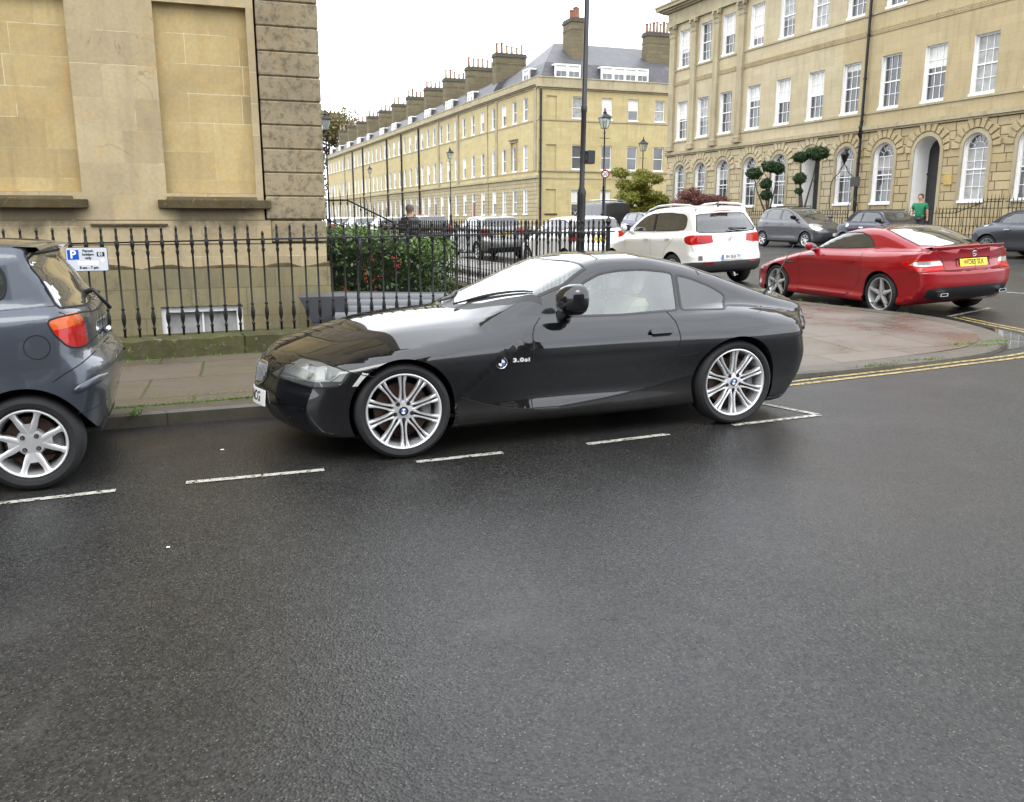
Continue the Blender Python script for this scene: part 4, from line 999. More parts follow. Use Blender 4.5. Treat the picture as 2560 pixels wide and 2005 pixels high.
# ---------------------------------------------------------------- red roadster with folded-up hard top
def red_roadster():
    root = thing('parked_roadster', 'shiny red two seat hardtop roadster with yellow number plate', 'car')
    PT = paint('red_paint', (0.24, 0.0015, 0.006), metal=.1, rough=.4, coat=1.0, dirt=.06, cior=1.5)
    B = Body(skel=(0, 2.55, .52), k=.06, kg=.08, ku=.03, kf=.10, kr=.05,
        top=[(-.86, .52), (-.75, .60), (-.6, .655), (-.4, .735), (-.1, .81), (.16, .855), (.75, .925), (1.2, .935), (2.2, .965), (2.7, .985), (3.1, .99), (3.34, 1.005), (3.5, 1.0)], crown=[(-.8, .12), (0, .12), (.7, .08), (1.4, .08), (2.6, .08), (3.4, .06)], cpx=[(-.5, 2.8), (.6, 4), (1.2, 8), (2.0, 7), (2.8, 3.2), (3.4, 3.0)],
        bot=[(-.8, .20), (-.4, .16), (2.9, .17), (3.2, .24), (3.4, .30)], W=[(-.86, .82), (-.4, .885), (0, .90), (.8, .885), (1.6, .885), (2.4, .905), (2.9, .88), (3.3, .83)],
        sec=[(.12, -.04), (.20, .008), (.25, .01), (.31, -.020), (.45, -.028), (.60, -.018), (.72, .000), (.80, -.002), (.88, -.03)],
        flares=[(0, .55, .42, .16, .028), (2.50, .56, .45, .18, .035)],
        xf=[(.15, -.80), (.3, -.90), (.5, -.90), (.6, -.82), (.7, -.5)], pf=(.42, 2.4),
        xr=[(.2, 3.20), (.30, 3.30), (.40, 3.38), (.52, 3.41), (.66, 3.41), (.69, 3.365), (.80, 3.32), (.92, 3.33), (1.0, 3.37)], pr=(.30, 2.7),
        roof=[(.5, .88), (.8, .985), (1.1, 1.12), (1.4, 1.225), (1.65, 1.272), (1.9, 1.288), (2.15, 1.27), (2.4, 1.205), (2.7, 1.10), (2.95, 1.00), (3.1, .93)], rcrown=[(.8, .12), (1.6, .12), (2.8, .10)],
        Wg=[(.6, .76), (1.2, .775), (2.0, .765), (2.6, .70), (3, .60)], tum=.48, zb=.95, gr=(.5, 3.1))
    dw = rnd([(.90, .945), (1.12, 1.07), (1.40, 1.172), (1.62, 1.200), (1.81, 1.196), (1.98, 1.150), (2.10, 1.08), (2.19, .985), (1.6, .955)], .025)
    light = [(2.86, .80), (2.95, .835), (3.12, .85), (3.28, .845), (3.355, .80), (3.37, .69), (3.2, .665), (3.05, .69), (2.95, .735)]
    white = [(3.02, .765), (3.10, .805), (3.24, .82), (3.325, .815), (3.345, .765), (3.20, .745)]
    dif = [(0, .455), (.55, .45), (.74, .42), (.72, .30), (.55, .25), (0, .25)]
    rwin = [(2.08, 0), (2.10, .30), (2.18, .52), (2.55, .56), (2.86, .54), (2.94, .3), (2.96, 0)]
    roofp = [(1.42, 0), (1.44, .3), (1.50, .50), (1.8, .56), (2.12, .54), (2.04, .30), (2.02, 0)]
    made = body_parts(B, root, [('boot_lid', 'rear', [(0, 1.0), (.58, .985), (.66, .94), (.54, .82), (.50, .74), (.46, .68), (0, .675)], PT, 'one'), ('tail_light', 'side', white, CLEAR_LENS, 'pair', 'clear strip across the tail light'), ('tail_light', 'side', light, RED_LENS, 'pair'), ('rear_diffuser', 'rear', dif, BLACK_PLASTIC, 'one'),
        ('rear_window', 'top', rwin, DARKGLASS, 'one'), ('roof_panel', 'top', roofp, GLOSS_BLACK, 'one'), ('windscreen', 'top', [(.62, 0), (.72, .4), (.88, .66), (1.30, .56), (1.30, 0)], DARKGLASS, 'one'),
        ('door_window', 'side', dw, DARKGLASS, 'pair'), ('headlight', 'side', rnd([(-.74, .60), (-.55, .66), (-.42, .66), (-.55, .56), (-.74, .52)], .02), CLEAR_LENS, 'pair'),
        ('door', 'side', [(.60, .90), (.57, .70), (.60, .24), (1.75, .24), (2.0, .42), (2.08, .70), (2.05, .95), (1.5, .93)], PT, 'pair')],
        [(0, .312, .345), (2.50, .312, .348)], PT, step=.032)
    s = MB()
    ribbon(B, 'side', [(.60, .90), (.57, .70), (.60, .24), (1.75, .24), (2.0, .42), (2.08, .70), (2.05, .95)], .006, mb=s); ribbon(B, 'side', dw, .018, closed=True, mb=s); ribbon(B, 'top', rwin[:6], .02, mb=s)
    ribbon(B, 'rear', [(.0, .672), (.50, .678), (.62, .69), (.80, .70)], .008, mb=s); ribbon(B, 'side', light, .006, closed=True, mb=s); ribbon(B, 'rear', [(.50, .68), (.50, .80), (.60, .92)], .006, mb=s); ribbon(B, 'side', [(2.98, .60), (3.1, .665)], .005, mb=s)
    split_islands(s.build('panel_gap', SEAMM, root), 'panel_gap')
    v = []; m = MB(); n = 18
    for i in range(n+1):
        y = -.66+1.32*i/n; e = B.cast('rear', [(abs(y), .965)])[0]; z = .992-.02*abs(y)**2; x = e[0]
        v += [(x-.14, y, z+.004), (x-.01, y, z+.030), (x+.012, y, z+.022), (x+.0, y, z-.012)]
    m.add(v, [(i*4+j, (i+1)*4+j, (i+1)*4+(j+1) % 4, i*4+(j+1) % 4) for i in range(n) for j in range(4)]); fix(m.build('boot_lip', PT, root, smooth=True, auto=35))
    fr = surf_frame(B, 'rear', (0.0, .775)); fr = fr @ Matrix.Translation((0, 0, .006)); number_plate(root, fr, 'WO65 SLK', YELLOW_PLATE, w=.50)
    g = MB(); ribbon(B, 'rear', rnd([(-.0+.30, .725), (.30, .835), (.01, .845), (.01, .715)], .01)[:12], .012, mb=g, eps=.004); g.build('plate_recess_trim', PT, root, smooth=True)
    st = surf_frame(B, 'rear', (0.0, .90)) @ Matrix.Translation((0, 0, .004)); b = MB(); b.tube([(.040*math.cos(a), .040*math.sin(a), .003) for a in np.linspace(0, 6.2832, 25)], .0042, 6, cap=False)
    for a in (90, 210, 330): b.tube([(0, 0, .004), (.038*math.cos(R(a)), .038*math.sin(R(a)), .003)], [.006, .0022], 6)
    b.xf(st); b.build('boot_emblem', CHROME, root, smooth=True)
    for sg in (1, -1):
        e = MB(); v = []; P = rnd([(-.07, -.022), (.07, -.022), (.075, .022), (-.055, .022)], .015); n = len(P)
        e.add([(3.32, sg*(.54)+a, .345+b) for a, b in P] + [(3.375, sg*.54+a, .345+b) for a, b in P] + [(3.375, sg*.54+a*.8, .345+b*.7) for a, b in P] + [(3.30, sg*.54+a*.8, .345+b*.7) for a, b in P], [(k*n+i, k*n+(i+1) % n, (k+1)*n+(i+1) % n, (k+1)*n+i) for k in range(3) for i in range(n)]); e.build('exhaust_tip', CHROME, root)
        handle(B, root, sg, 1.82, .765, PT); mirror(root, sg, (.93, .80, .90), PT, size=(.12, .20, .13))
        m = MB(); m.prism(rnd([(-.13, -.022), (.13, -.012), (.13, .016), (-.13, .016)], .01), .001, .006); m.xf(surf_frame(B, 'side', (.36, .70), sg)); o = m.build('side_vent', SEAMM, root)
        m = MB(); m.box(-.13, .13, -.004, .004, .006, .013); m.xf(surf_frame(B, 'side', (.36, .70), sg)); m.build('vent_strip', CHROME, o)
    cabin(root, .5, 2.2, .72, .28, .90, .85, 1, seats=((1.40, .36), (1.40, -.36)), seat_mat=plain('black_seat', (.02, .02, .02), .7))
    wheels(root, 2.50, .885, .312, .243, 'five', plain('alloy_satin', (0.50, 0.50, 0.50), 0.42, metal=0.5, var=0.08), .22)
    return root
rr_car = red_roadster(); place_car(rr_car, 9.45+.885, 12.81, R(-90), 2.5)
# ---------------------------------------------------------------- white SUV
def white_suv():
    root = thing('parked_suv', 'white five door compact SUV with roof rails and black lower bumper', 'car')
    PT = paint('white_paint', (0.72, 0.72, 0.69), rough=.4, coat=1.0, dirt=.12)
    B = Body(skel=(.05, 2.75, .80), k=.09, kg=.10, ku=.04, kf=.14, kr=.08,
        top=[(-.88, .78), (-.6, .92), (0, 1.01), (.5, 1.06), (1.2, 1.09), (2.4, 1.13), (3.2, 1.15), (3.5, 1.14)], crown=[(-.8, .12), (0, .10), (.8, .06), (3.4, .05)], cp=4.5,
        bot=[(-.8, .28), (-.4, .25), (3.0, .27), (3.3, .33)], W=[(-.9, .80), (-.3, .885), (.3, .90), (2.5, .905), (3.0, .895), (3.4, .86)],
        sec=[(.2, -.04), (.32, -.005), (.45, .004), (.58, -.012), (.75, -.004), (.95, .0), (1.05, -.02), (1.15, -.055)], flares=[(0, .60, .45, .18, .025), (2.6, .60, .45, .18, .025)],
        xf=[(.25, -.80), (.4, -.90), (.7, -.89), (.85, -.78), (.95, -.5)], pf=(.36, 2.4),
        xr=[(.25, 3.28), (.35, 3.40), (.50, 3.46), (.64, 3.46), (.72, 3.40), (.90, 3.39), (1.08, 3.36), (1.15, 3.32)], pr=(.26, 2.7),
        roof=[(.2, 1.03), (.55, 1.22), (.95, 1.43), (1.25, 1.56), (1.6, 1.635), (2.2, 1.66), (2.8, 1.64), (3.2, 1.60), (3.5, 1.57)], rcrown=[(.6, .09), (3.4, .07)], Wg=[(.4, .80), (1.5, .82), (2.6, .81), (3.3, .775)], tum=.24, zb=1.10, gr=(.05, 3.42),
        xbk=[(1.05, 3.35), (1.15, 3.30), (1.35, 3.17), (1.52, 3.05), (1.58, 3.10)], cb=.14, kb=.03)
    w1 = rnd([(.78, 1.145), (1.05, 1.33), (1.30, 1.445), (1.55, 1.50), (1.70, 1.515), (1.70, 1.15)], .03); w2 = rnd([(1.78, 1.15), (1.78, 1.52), (2.3, 1.525), (2.80, 1.49), (2.92, 1.42), (2.93, 1.24), (2.86, 1.185), (2.5, 1.165)], .05)
    rw = [(0, 1.50), (.50, 1.492), (.59, 1.47), (.66, 1.30), (.715, 1.16), (.66, 1.13), (.3, 1.115), (0, 1.11)]
    light = rnd([(3.02, 1.03), (3.10, 1.075), (3.25, 1.085), (3.355, 1.07), (3.385, .99), (3.36, .90), (3.2, .885), (3.08, .93)], .04)
    low = [(2.9, .50), (3.10, .52), (3.3, .54), (3.6, .54), (3.6, .1), (2.9, .1)]
    PLK = plain('grey_black_plastic', (.03, .03, .032), .55)
    made = body_parts(B, root, [('tailgate', 'rear', [(0, 1.10), (.40, 1.095), (.42, 1.03), (.40, .94), (.44, .88), (.50, .73), (0, .72)], PT, 'one'), ('tail_light', 'side', light, RED_LENS, 'pair'), ('rear_window', 'rear', rw, DARKGLASS, 'one'), ('front_side_window', 'side', w1, DARKGLASS, 'pair'), ('rear_side_window', 'side', w2, DARKGLASS, 'pair'),
        ('windscreen', 'top', [(.52, 0), (.60, .5), (.74, .70), (1.28, .60), (1.25, 0)], DARKGLASS, 'one'), ('lower_bumper', 'side', low, PLK, 'one'),
        ('sill_trim', 'side', [(.35, .42), (2.2, .42), (2.2, .2), (.35, .2)], PLK, 'pair'), ('front_door', 'side', [(.62, 1.12), (.62, .44), (1.72, .44), (1.74, 1.13)], PT, 'pair'), ('rear_door', 'side', [(1.75, 1.13), (1.75, .44), (2.20, .44), (2.34, .80), (2.62, .98), (2.70, 1.16)], PT, 'pair'),
        ('headlight', 'side', rnd([(-.78, .86), (-.45, .93), (-.42, .84), (-.72, .74)], .03), CLEAR_LENS, 'pair')], [(0, .345, .40), (2.6, .345, .40)], PT, step=.04)
    s = MB()
    for ln in ([(.62, 1.12), (.62, .44)], [(1.735, 1.13), (1.735, .44)], [(.62, .44), (2.20, .44), (2.34, .80), (2.62, .98), (2.70, 1.16)], [(3.16, 1.08), (3.22, .90), (3.26, .72)]): ribbon(B, 'side', ln, .006, mb=s)
    ribbon(B, 'side', w1, .02, closed=True, mb=s); ribbon(B, 'side', w2, .02, closed=True, mb=s); ribbon(B, 'side', [(1.74, 1.14), (1.74, 1.52)], .07, mb=s); ribbon(B, 'rear', rw[:8], .02, mb=s); ribbon(B, 'rear', [(0, .70), (.5, .705), (.72, .72)], .007, mb=s)
    split_islands(s.build('panel_gap', SEAMM, root), 'panel_gap')
    for sg in (1, -1):
        m = MB(); pts = [(1.0, .60, 1.475), (1.25, .60, 1.60), (1.6, .60, 1.675), (2.2, .60, 1.70), (2.8, .60, 1.675), (3.0, .60, 1.635), (3.08, .60, 1.59)]
        m.tube([(x, sg*y, z) for x, y, z in pts], [.012, .018, .02, .02, .02, .016, .012], 8); m.tube([(2.05, sg*.60, 1.61), (2.1, sg*.6, 1.70)], .02, 8)
        m.build('roof_rail', ALLOY, root, smooth=True); handle(B, root, sg, 1.55, .985, PT); handle(B, root, sg, 2.42, 1.005, PT); mirror(root, sg, (.82, .84, 1.13), PT, size=(.14, .24, .18))
        m = MB(); m.prism(rnd([(-.12, -.018), (.12, -.018), (.12, .018), (-.12, .018)], .01), .0, .008); m.xf(surf_frame(B, 'rear', (.55, .515), 1) if sg > 0 else Matrix.Diagonal((1, -1, 1, 1)) @ surf_frame(B, 'rear', (.55, .515), 1)); m.build('bumper_reflector', RED_DEEP, root)
    m = MB(); m.tube([(3.335, .42, 1.17), (3.30, .05, 1.20)], [.02, .01], 8); m.tube([(3.345, .0, 1.18), (3.31, -.28, 1.25)] if False else [(3.36, .35, 1.155), (3.335, -.02, 1.20)], .010, 6); m.build('rear_wiper', BLACK_PLASTIC, root, smooth=True)
    m = MB(); m.tube([(2.95, 0, 1.64), (2.9, 0, 1.70), (2.98, 0, 1.71)], [.03, .02, .008], 8); m.build('roof_aerial', BLACK_PLASTIC, root, smooth=True)
    m = MB(); m.bbox(3.085, 3.115, -.22, .22, 1.535, 1.555, .006); m.build('high_brake_light', RED_DEEP, root)
    number_plate(root, surf_frame(B, 'rear', (0.0, .625)) @ Matrix.Translation((0, 0, .008)), 'BH 2626 TH', WHITE_PLATE, blue=True, tsize=.088, sx=.78)
    fr = surf_frame(B, 'rear', (0.0, .99)) @ Matrix.Translation((0, 0, .005)); b = MB(); b.tube([(.055*math.cos(a), .055*math.sin(a), .003) for a in np.linspace(0, 6.2832, 25)], .006, 6, cap=False); b.tube([(-.032, .038, .004), (-.010, -.038, .004), (0, .0, .004), (.010, -.038, .004), (.032, .038, .004)], .005, 6); b.tube([(-.016, .048, .004), (0, .006, .004), (.016, .048, .004)], .005, 6); b.xf(fr); b.build('tailgate_emblem', CHROME, root, smooth=True)
    m = MB(); m.box(-.045, .045, -.05, .045, .0, .001); m.xf(Matrix.Diagonal((1, 1, 1, 1)) @ Matrix.Diagonal((1, -1, 1, 1)) @ surf_frame(B, 'rear', (.70, .62), 1)); m.build('sticker', plain('grey_sticker', (.12, .12, .12), .6, var=.6, scale=60), root)
    text_mesh('TSI', .035, CHROME, 'model_script', root, surf_frame(B, 'rear', (.60, .885), 1) @ Matrix.Translation((0, 0, .003)))
    text_mesh('TIGUAN', .030, CHROME, 'model_script', root, Matrix.Translation((3.345, -.44, .865)) @ Matrix(((0, 0, 1, 0), (1, 0, 0, 0), (0, 1, 0, 0), (0, 0, 0, 1))))
    cabin(root, .5, 2.9, .78, .42, 1.05, .95, 1, seats=((1.35, .38), (1.35, -.38), (2.25, .36), (2.25, -.36)), seat_mat=plain('black_seat', (.02, .02, .02), .7))
    wheels(root, 2.6, .895, .345, .245, 'five', ALLOY, .22, detail=0)
    return root
suv = white_suv(); place_car(suv, 9.22+.905-.12, 18.75, R(-90+2.8), 2.6)
# ---------------------------------------------------------------- simpler builder for cars further off
def far_car(name, label, PT, S, wmat=ALLOY, wstyle='seven', soft=None, group=None, step=.06, rims=.20):
    root = thing(name, label, 'car', group=group); B = Body(**S['body']); reg = []
    if 'gate' in S: reg.append(('tailgate', 'rear', S['gate'], PT, 'one'))
    for (n, v, p, m, md) in S['reg']: reg.append((n, v, p, m, md))
    made = body_parts(B, root, reg, [(0, S['Rt'], S['Rt']+.045), (S['wb'], S['Rt'], S['Rt']+.045)], PT, step=step)
    s = MB()
    for ln in S.get('gaps', []): ribbon(B, ln[0], ln[1], ln[2] if len(ln) > 2 else .008, mb=s, step=.05)
    if s.v: split_islands(s.build('panel_gap', SEAMM, root), 'panel_gap')
    for sg in (1, -1): mirror(root, sg, S['mir'], S.get('mirmat', PT), size=(.12, .20, .14)); [handle(B, root, sg, x, z, S.get('hmat', PT)) for (x, z) in S.get('handles', [])]
    for f in S.get('extra', []): f(root, B, PT)
    wheels(root, S['wb'], S['tr'], S['Rt'], S['rr'], wstyle, wmat, .19, detail=0)
    m = MB(); m.box(.5, S['wb'], -.65, .65, .35, .45); m.build('cabin_floor', INTERIOR, root)
    for y in (-.36, .36): seat(root, S['seat'], y, plain('black_seat', (.02, .02, .02), .7), z=.35)
    return root
def mpv_spec():
    b = dict(skel=(0, 2.3, .70), k=.08, kg=.10, ku=.04, kf=.14, kr=.10, top=[(-.78, .68), (-.5, .82), (0, .95), (.4, 1.02), (1.2, 1.02), (2.4, 1.07), (3.1, 1.08)], crown=[(-.6, .12), (0, .10), (1, .05), (3, .05)], cp=4, bot=[(-.7, .2), (-.4, .18), (2.9, .22)],
        W=[(-.8, .72), (-.3, .83), (.5, .85), (2.4, .85), (3.0, .80)], sec=[(.15, -.04), (.3, .0), (.5, -.012), (.8, .0), (1.0, -.03), (1.1, -.06)], flares=[(0, .5, .4, .15, .02), (2.5, .5, .4, .15, .02)],
        xf=[(.2, -.72), (.4, -.82), (.6, -.82), (.75, -.72), (.85, -.5)], pf=(.36, 2.3), xr=[(.2, 2.95), (.4, 3.08), (.8, 3.06), (1.1, 2.98)], pr=(.22, 2.6),
        roof=[(0, .93), (.4, 1.12), (.8, 1.32), (1.2, 1.47), (1.6, 1.525), (2.2, 1.52), (2.7, 1.45), (2.95, 1.36), (3.1, 1.25)], rcrown=[(.5, .08), (3, .08)], Wg=[(.3, .74), (1.5, .76), (2.6, .73), (3, .68)], tum=.26, zb=1.02, gr=(-.2, 3.02), xbk=[(1.0, 3.02), (1.2, 2.93), (1.45, 2.75), (1.5, 2.75)], cb=.14)
    w = [[(.55, 1.06), (.78, 1.20), (.80, 1.06)], [(.84, 1.06), (.84, 1.24), (1.15, 1.385), (1.45, 1.44), (1.50, 1.07)], [(1.58, 1.07), (1.55, 1.445), (2.1, 1.445), (2.38, 1.39), (2.42, 1.10)], [(2.48, 1.11), (2.46, 1.37), (2.7, 1.30), (2.80, 1.15)]]
    return dict(gate=[(0, 1.09), (.60, 1.09), (.62, .80), (0, .8)], body=b, wb=2.5, tr=.835, Rt=.30, rr=.20, mir=(.62, .78, 1.07), seat=1.2, handles=[(1.4, .90), (2.3, .93)],
        reg=[('side_window', 'side', rnd(p, .02), DARKGLASS, 'pair') for p in w] + [('windscreen', 'top', [(.12, 0), (.22, .45), (.42, .66), (1.12, .58), (1.08, 0)], DARKGLASS, 'one'), ('rear_window', 'rear', [(0, 1.42), (.52, 1.41), (.62, 1.12), (0, 1.10)], DARKGLASS, 'one'),
             ('headlight', 'side', rnd([(-.62, .72), (-.40, .84), (-.10, .93), (-.12, .86), (-.40, .70), (-.60, .64)], .03), CLEAR_LENS, 'pair'), ('tail_light', 'side', [(2.86, 1.05), (3.0, 1.05), (3.05, .80), (2.92, .78)], RED_LENS, 'pair'),
             ('grille', 'front', [(0, .70), (.42, .72), (.40, .64), (0, .60)], BLACK_PLASTIC, 'one'), ('lower_grille', 'front', [(0, .42), (.42, .42), (.38, .28), (0, .28)], BLACK_PLASTIC, 'one')],
        gaps=[('side', [(.80, 1.0), (.74, .60), (.80, .28), (1.52, .28), (1.55, 1.05)]), ('side', [(1.55, .28), (2.15, .28), (2.25, .55), (2.42, .75), (2.46, 1.08)]), ('side', rnd(w[1], .02), .02), ('side', rnd(w[2], .02), .02), ('side', [(-.7, .62), (-.62, .60)]), ('side', [(.6, .235), (2.2, .235)], .012)],
        extra=[lambda r, B, P: number_plate(r, Matrix.Translation((-.845, 0, .50)) @ Matrix(((0, 0, -1, 0), (-1, 0, 0, 0), (0, 1, 0, 0), (0, 0, 0, 1))), 'EJ13 VKO', WHITE_PLATE), lambda r, B, P: roof_bars(r)])
def roof_bars(r):
    for x in (1.35, 2.05):
        m = MB(); m.tube([(x, -.55, 1.50), (x, -.52, 1.56), (x, .52, 1.56), (x, .55, 1.50)], .018, 6); m.build('roof_bar', BLACK_PLASTIC, r)
mp_ = far_car('parked_mpv', 'dark grey five door hatchback with roof bars parked facing right below the topiary', paint('gunmetal_paint', (.085, .085, .09), metal=.6, rough=.4, dirt=.1), mpv_spec()); place_car(mp_, 21.25+.84, 27.35, R(90+2.8), 2.5)
def conv_spec(mini=True):
    if mini:
        b = dict(skel=(0, 2.3, .62), k=.07, kg=.09, ku=.03, kf=.12, kr=.10, top=[(-.66, .68), (-.5, .80), (0, .88), (.5, .93), (1.2, .95), (2.4, .98), (3.0, .97)], crown=[(-.5, .10), (1, .05), (3, .08)], cp=4, bot=[(-.6, .2), (2.8, .2)],
            W=[(-.7, .72), (-.3, .83), (.5, .84), (2.4, .85), (3.0, .78)], sec=[(.15, -.04), (.3, .0), (.5, -.01), (.75, .0), (.9, -.02), (1.0, -.05)], flares=[(0, .5, .4, .15, .03), (2.47, .5, .4, .15, .03)],
            xf=[(.2, -.62), (.4, -.70), (.65, -.70), (.78, -.60), (.85, -.4)], pf=(.34, 2.3), xr=[(.2, 2.90), (.4, 2.99), (.8, 2.98), (.95, 2.92)], pr=(.20, 2.6),
            roof=[(.5, .90), (.8, 1.12), (1.02, 1.32), (1.2, 1.385), (1.6, 1.41), (2.0, 1.395), (2.3, 1.33), (2.6, 1.10), (2.75, .97)], rcrown=[(.5, .10), (3, .10)], Wg=[(.5, .70), (1.5, .73), (2.3, .71), (2.7, .62)], tum=.26, zb=.96, gr=(.55, 2.78))
        w1 = rnd([(.78, 1.0), (1.02, 1.24), (1.18, 1.30), (1.72, 1.31), (1.78, 1.0)], .02); w2 = rnd([(1.84, 1.0), (1.80, 1.305), (2.02, 1.26), (2.28, 1.02)], .02)
        wb = 2.47; soft = [(1.05, 0), (1.10, .55), (1.20, .80), (2.9, .80), (2.9, 0)]
    else:
        b = dict(skel=(0, 2.5, .58), k=.10, kg=.09, ku=.03, kf=.14, kr=.14, top=[(-.8, .60), (-.5, .74), (0, .86), (.5, .92), (1.2, .94), (2.4, .97), (3.0, .93), (3.4, .84)], crown=[(-.5, .12), (1, .06), (3, .12)], cp=3.5, bot=[(-.7, .18), (3.2, .2)],
            W=[(-.8, .78), (-.3, .88), (.5, .89), (2.4, .905), (3.2, .86)], sec=[(.15, -.04), (.3, .0), (.5, -.014), (.72, .0), (.9, -.03)], flares=[(0, .5, .42, .17, .03), (2.47, .5, .42, .17, .035)],
            xf=[(.2, -.75), (.4, -.85), (.6, -.83), (.75, -.55)], pf=(.40, 2.3), xr=[(.2, 3.15), (.4, 3.25), (.7, 3.26), (.9, 3.15)], pr=(.34, 2.4),
            roof=[(.6, .90), (.9, 1.10), (1.2, 1.28), (1.5, 1.345), (1.8, 1.355), (2.1, 1.30), (2.4, 1.15), (2.65, 1.0), (2.8, .92)], rcrown=[(.5, .12), (3, .12)], Wg=[(.5, .72), (1.5, .74), (2.3, .71), (2.7, .62)], tum=.35, zb=.95, gr=(.6, 2.8))
        w1 = rnd([(.98, .99), (1.22, 1.17), (1.5, 1.245), (1.85, 1.235), (2.12, 1.12), (2.20, .99)], .03); w2 = None; wb = 2.47; soft = [(1.28, 0), (1.34, .50), (1.40, .80), (2.80, .80), (2.86, .0)]
    SOFT = plain('black_soft_top', (.018, .018, .02), .85, bump=.3)
    softside = [(1.12, 1.5), (1.12, 1.33), (1.75, 1.34), (2.05, 1.28), (2.34, .99), (2.9, 1.0), (2.9, 1.5)] if mini else [(1.3, 1.5), (1.3, 1.255), (1.6, 1.275), (1.9, 1.25), (2.2, 1.12), (2.28, .985), (2.9, .985), (2.9, 1.5)]
    reg = [('side_window', 'side', w1, DARKGLASS, 'pair')] + ([('side_window', 'side', w2, DARKGLASS, 'pair')] if w2 else []) + [('windscreen', 'top', [(.68, 0), (.74, .4), (.86, .62), (1.10, .58), (1.05, 0)] if mini else [(.72, 0), (.80, .4), (.95, .62), (1.30, .56), (1.26, 0)], DARKGLASS, 'one'), ('soft_top', 'side', softside, SOFT, 'one'),
        ('headlight', 'side', rnd([(-.46, .74), (-.34, .83), (-.22, .78), (-.32, .66)], .04) if mini else [(-.70, .62), (-.4, .72), (-.4, .62), (-.66, .54)], CLEAR_LENS, 'pair'), ('tail_light', 'side', [(2.80, .93), (2.93, .93), (2.95, .72), (2.84, .70)] if mini else [(2.95, .88), (3.12, .86), (3.20, .74), (3.0, .76)], RED_LENS, 'pair')]
    return dict(body=b, wb=wb, tr=.83 if mini else .88, Rt=.305 if mini else .32, rr=.205 if mini else .235, mir=(.84, .78, .98) if mini else (1.02, .80, .97), mirmat=BLACK_PLASTIC, seat=1.4, handles=[(1.62, .80)] if mini else [(1.85, .80)], hmat=CHROME if mini else None, reg=reg,
        gaps=[('side', [(.78, .95), (.74, .6), (.80, .26), (1.75, .26), (1.85, .60), (1.83, .96)]), ('side', w1, .016)], extra=[lambda r, B, P: fuel_cap(r, B, 2.30 if mini else 2.62, .86 if mini else .90, CHROME if mini else ALLOY)])
def fuel_cap(r, B, x, z, mat):
    for sg in (1,): m = MB(); m.lathe([(0, .012), (.055, .010), (.068, .0)], 16); m.xf(surf_frame(B, 'side', (x, z), sg)); m.build('fuel_cap', mat, r, smooth=True)
S1 = conv_spec(True); S2 = conv_spec(False); S2['hmat'] = ALLOY_GREY
mn = far_car('parked_convertible', 'dark blue small convertible with black fabric roof and chrome fuel cap', paint('dark_blue_paint', (.022, .024, .040), metal=.5, rough=.4, dirt=.05), S1); place_car(mn, 21.35+.83, 22.75, R(90+2.8), 2.47)
tt = far_car('parked_roadster', 'dark grey roadster with black fabric roof, half out of the right edge', paint('grey_roadster_paint', (.045, .048, .058), metal=.6, rough=.4, dirt=.05), S2, wmat=ALLOY_GREY, wstyle='mesh'); place_car(tt, 21.35+.9, 16.75, R(90+2.8), 2.47)
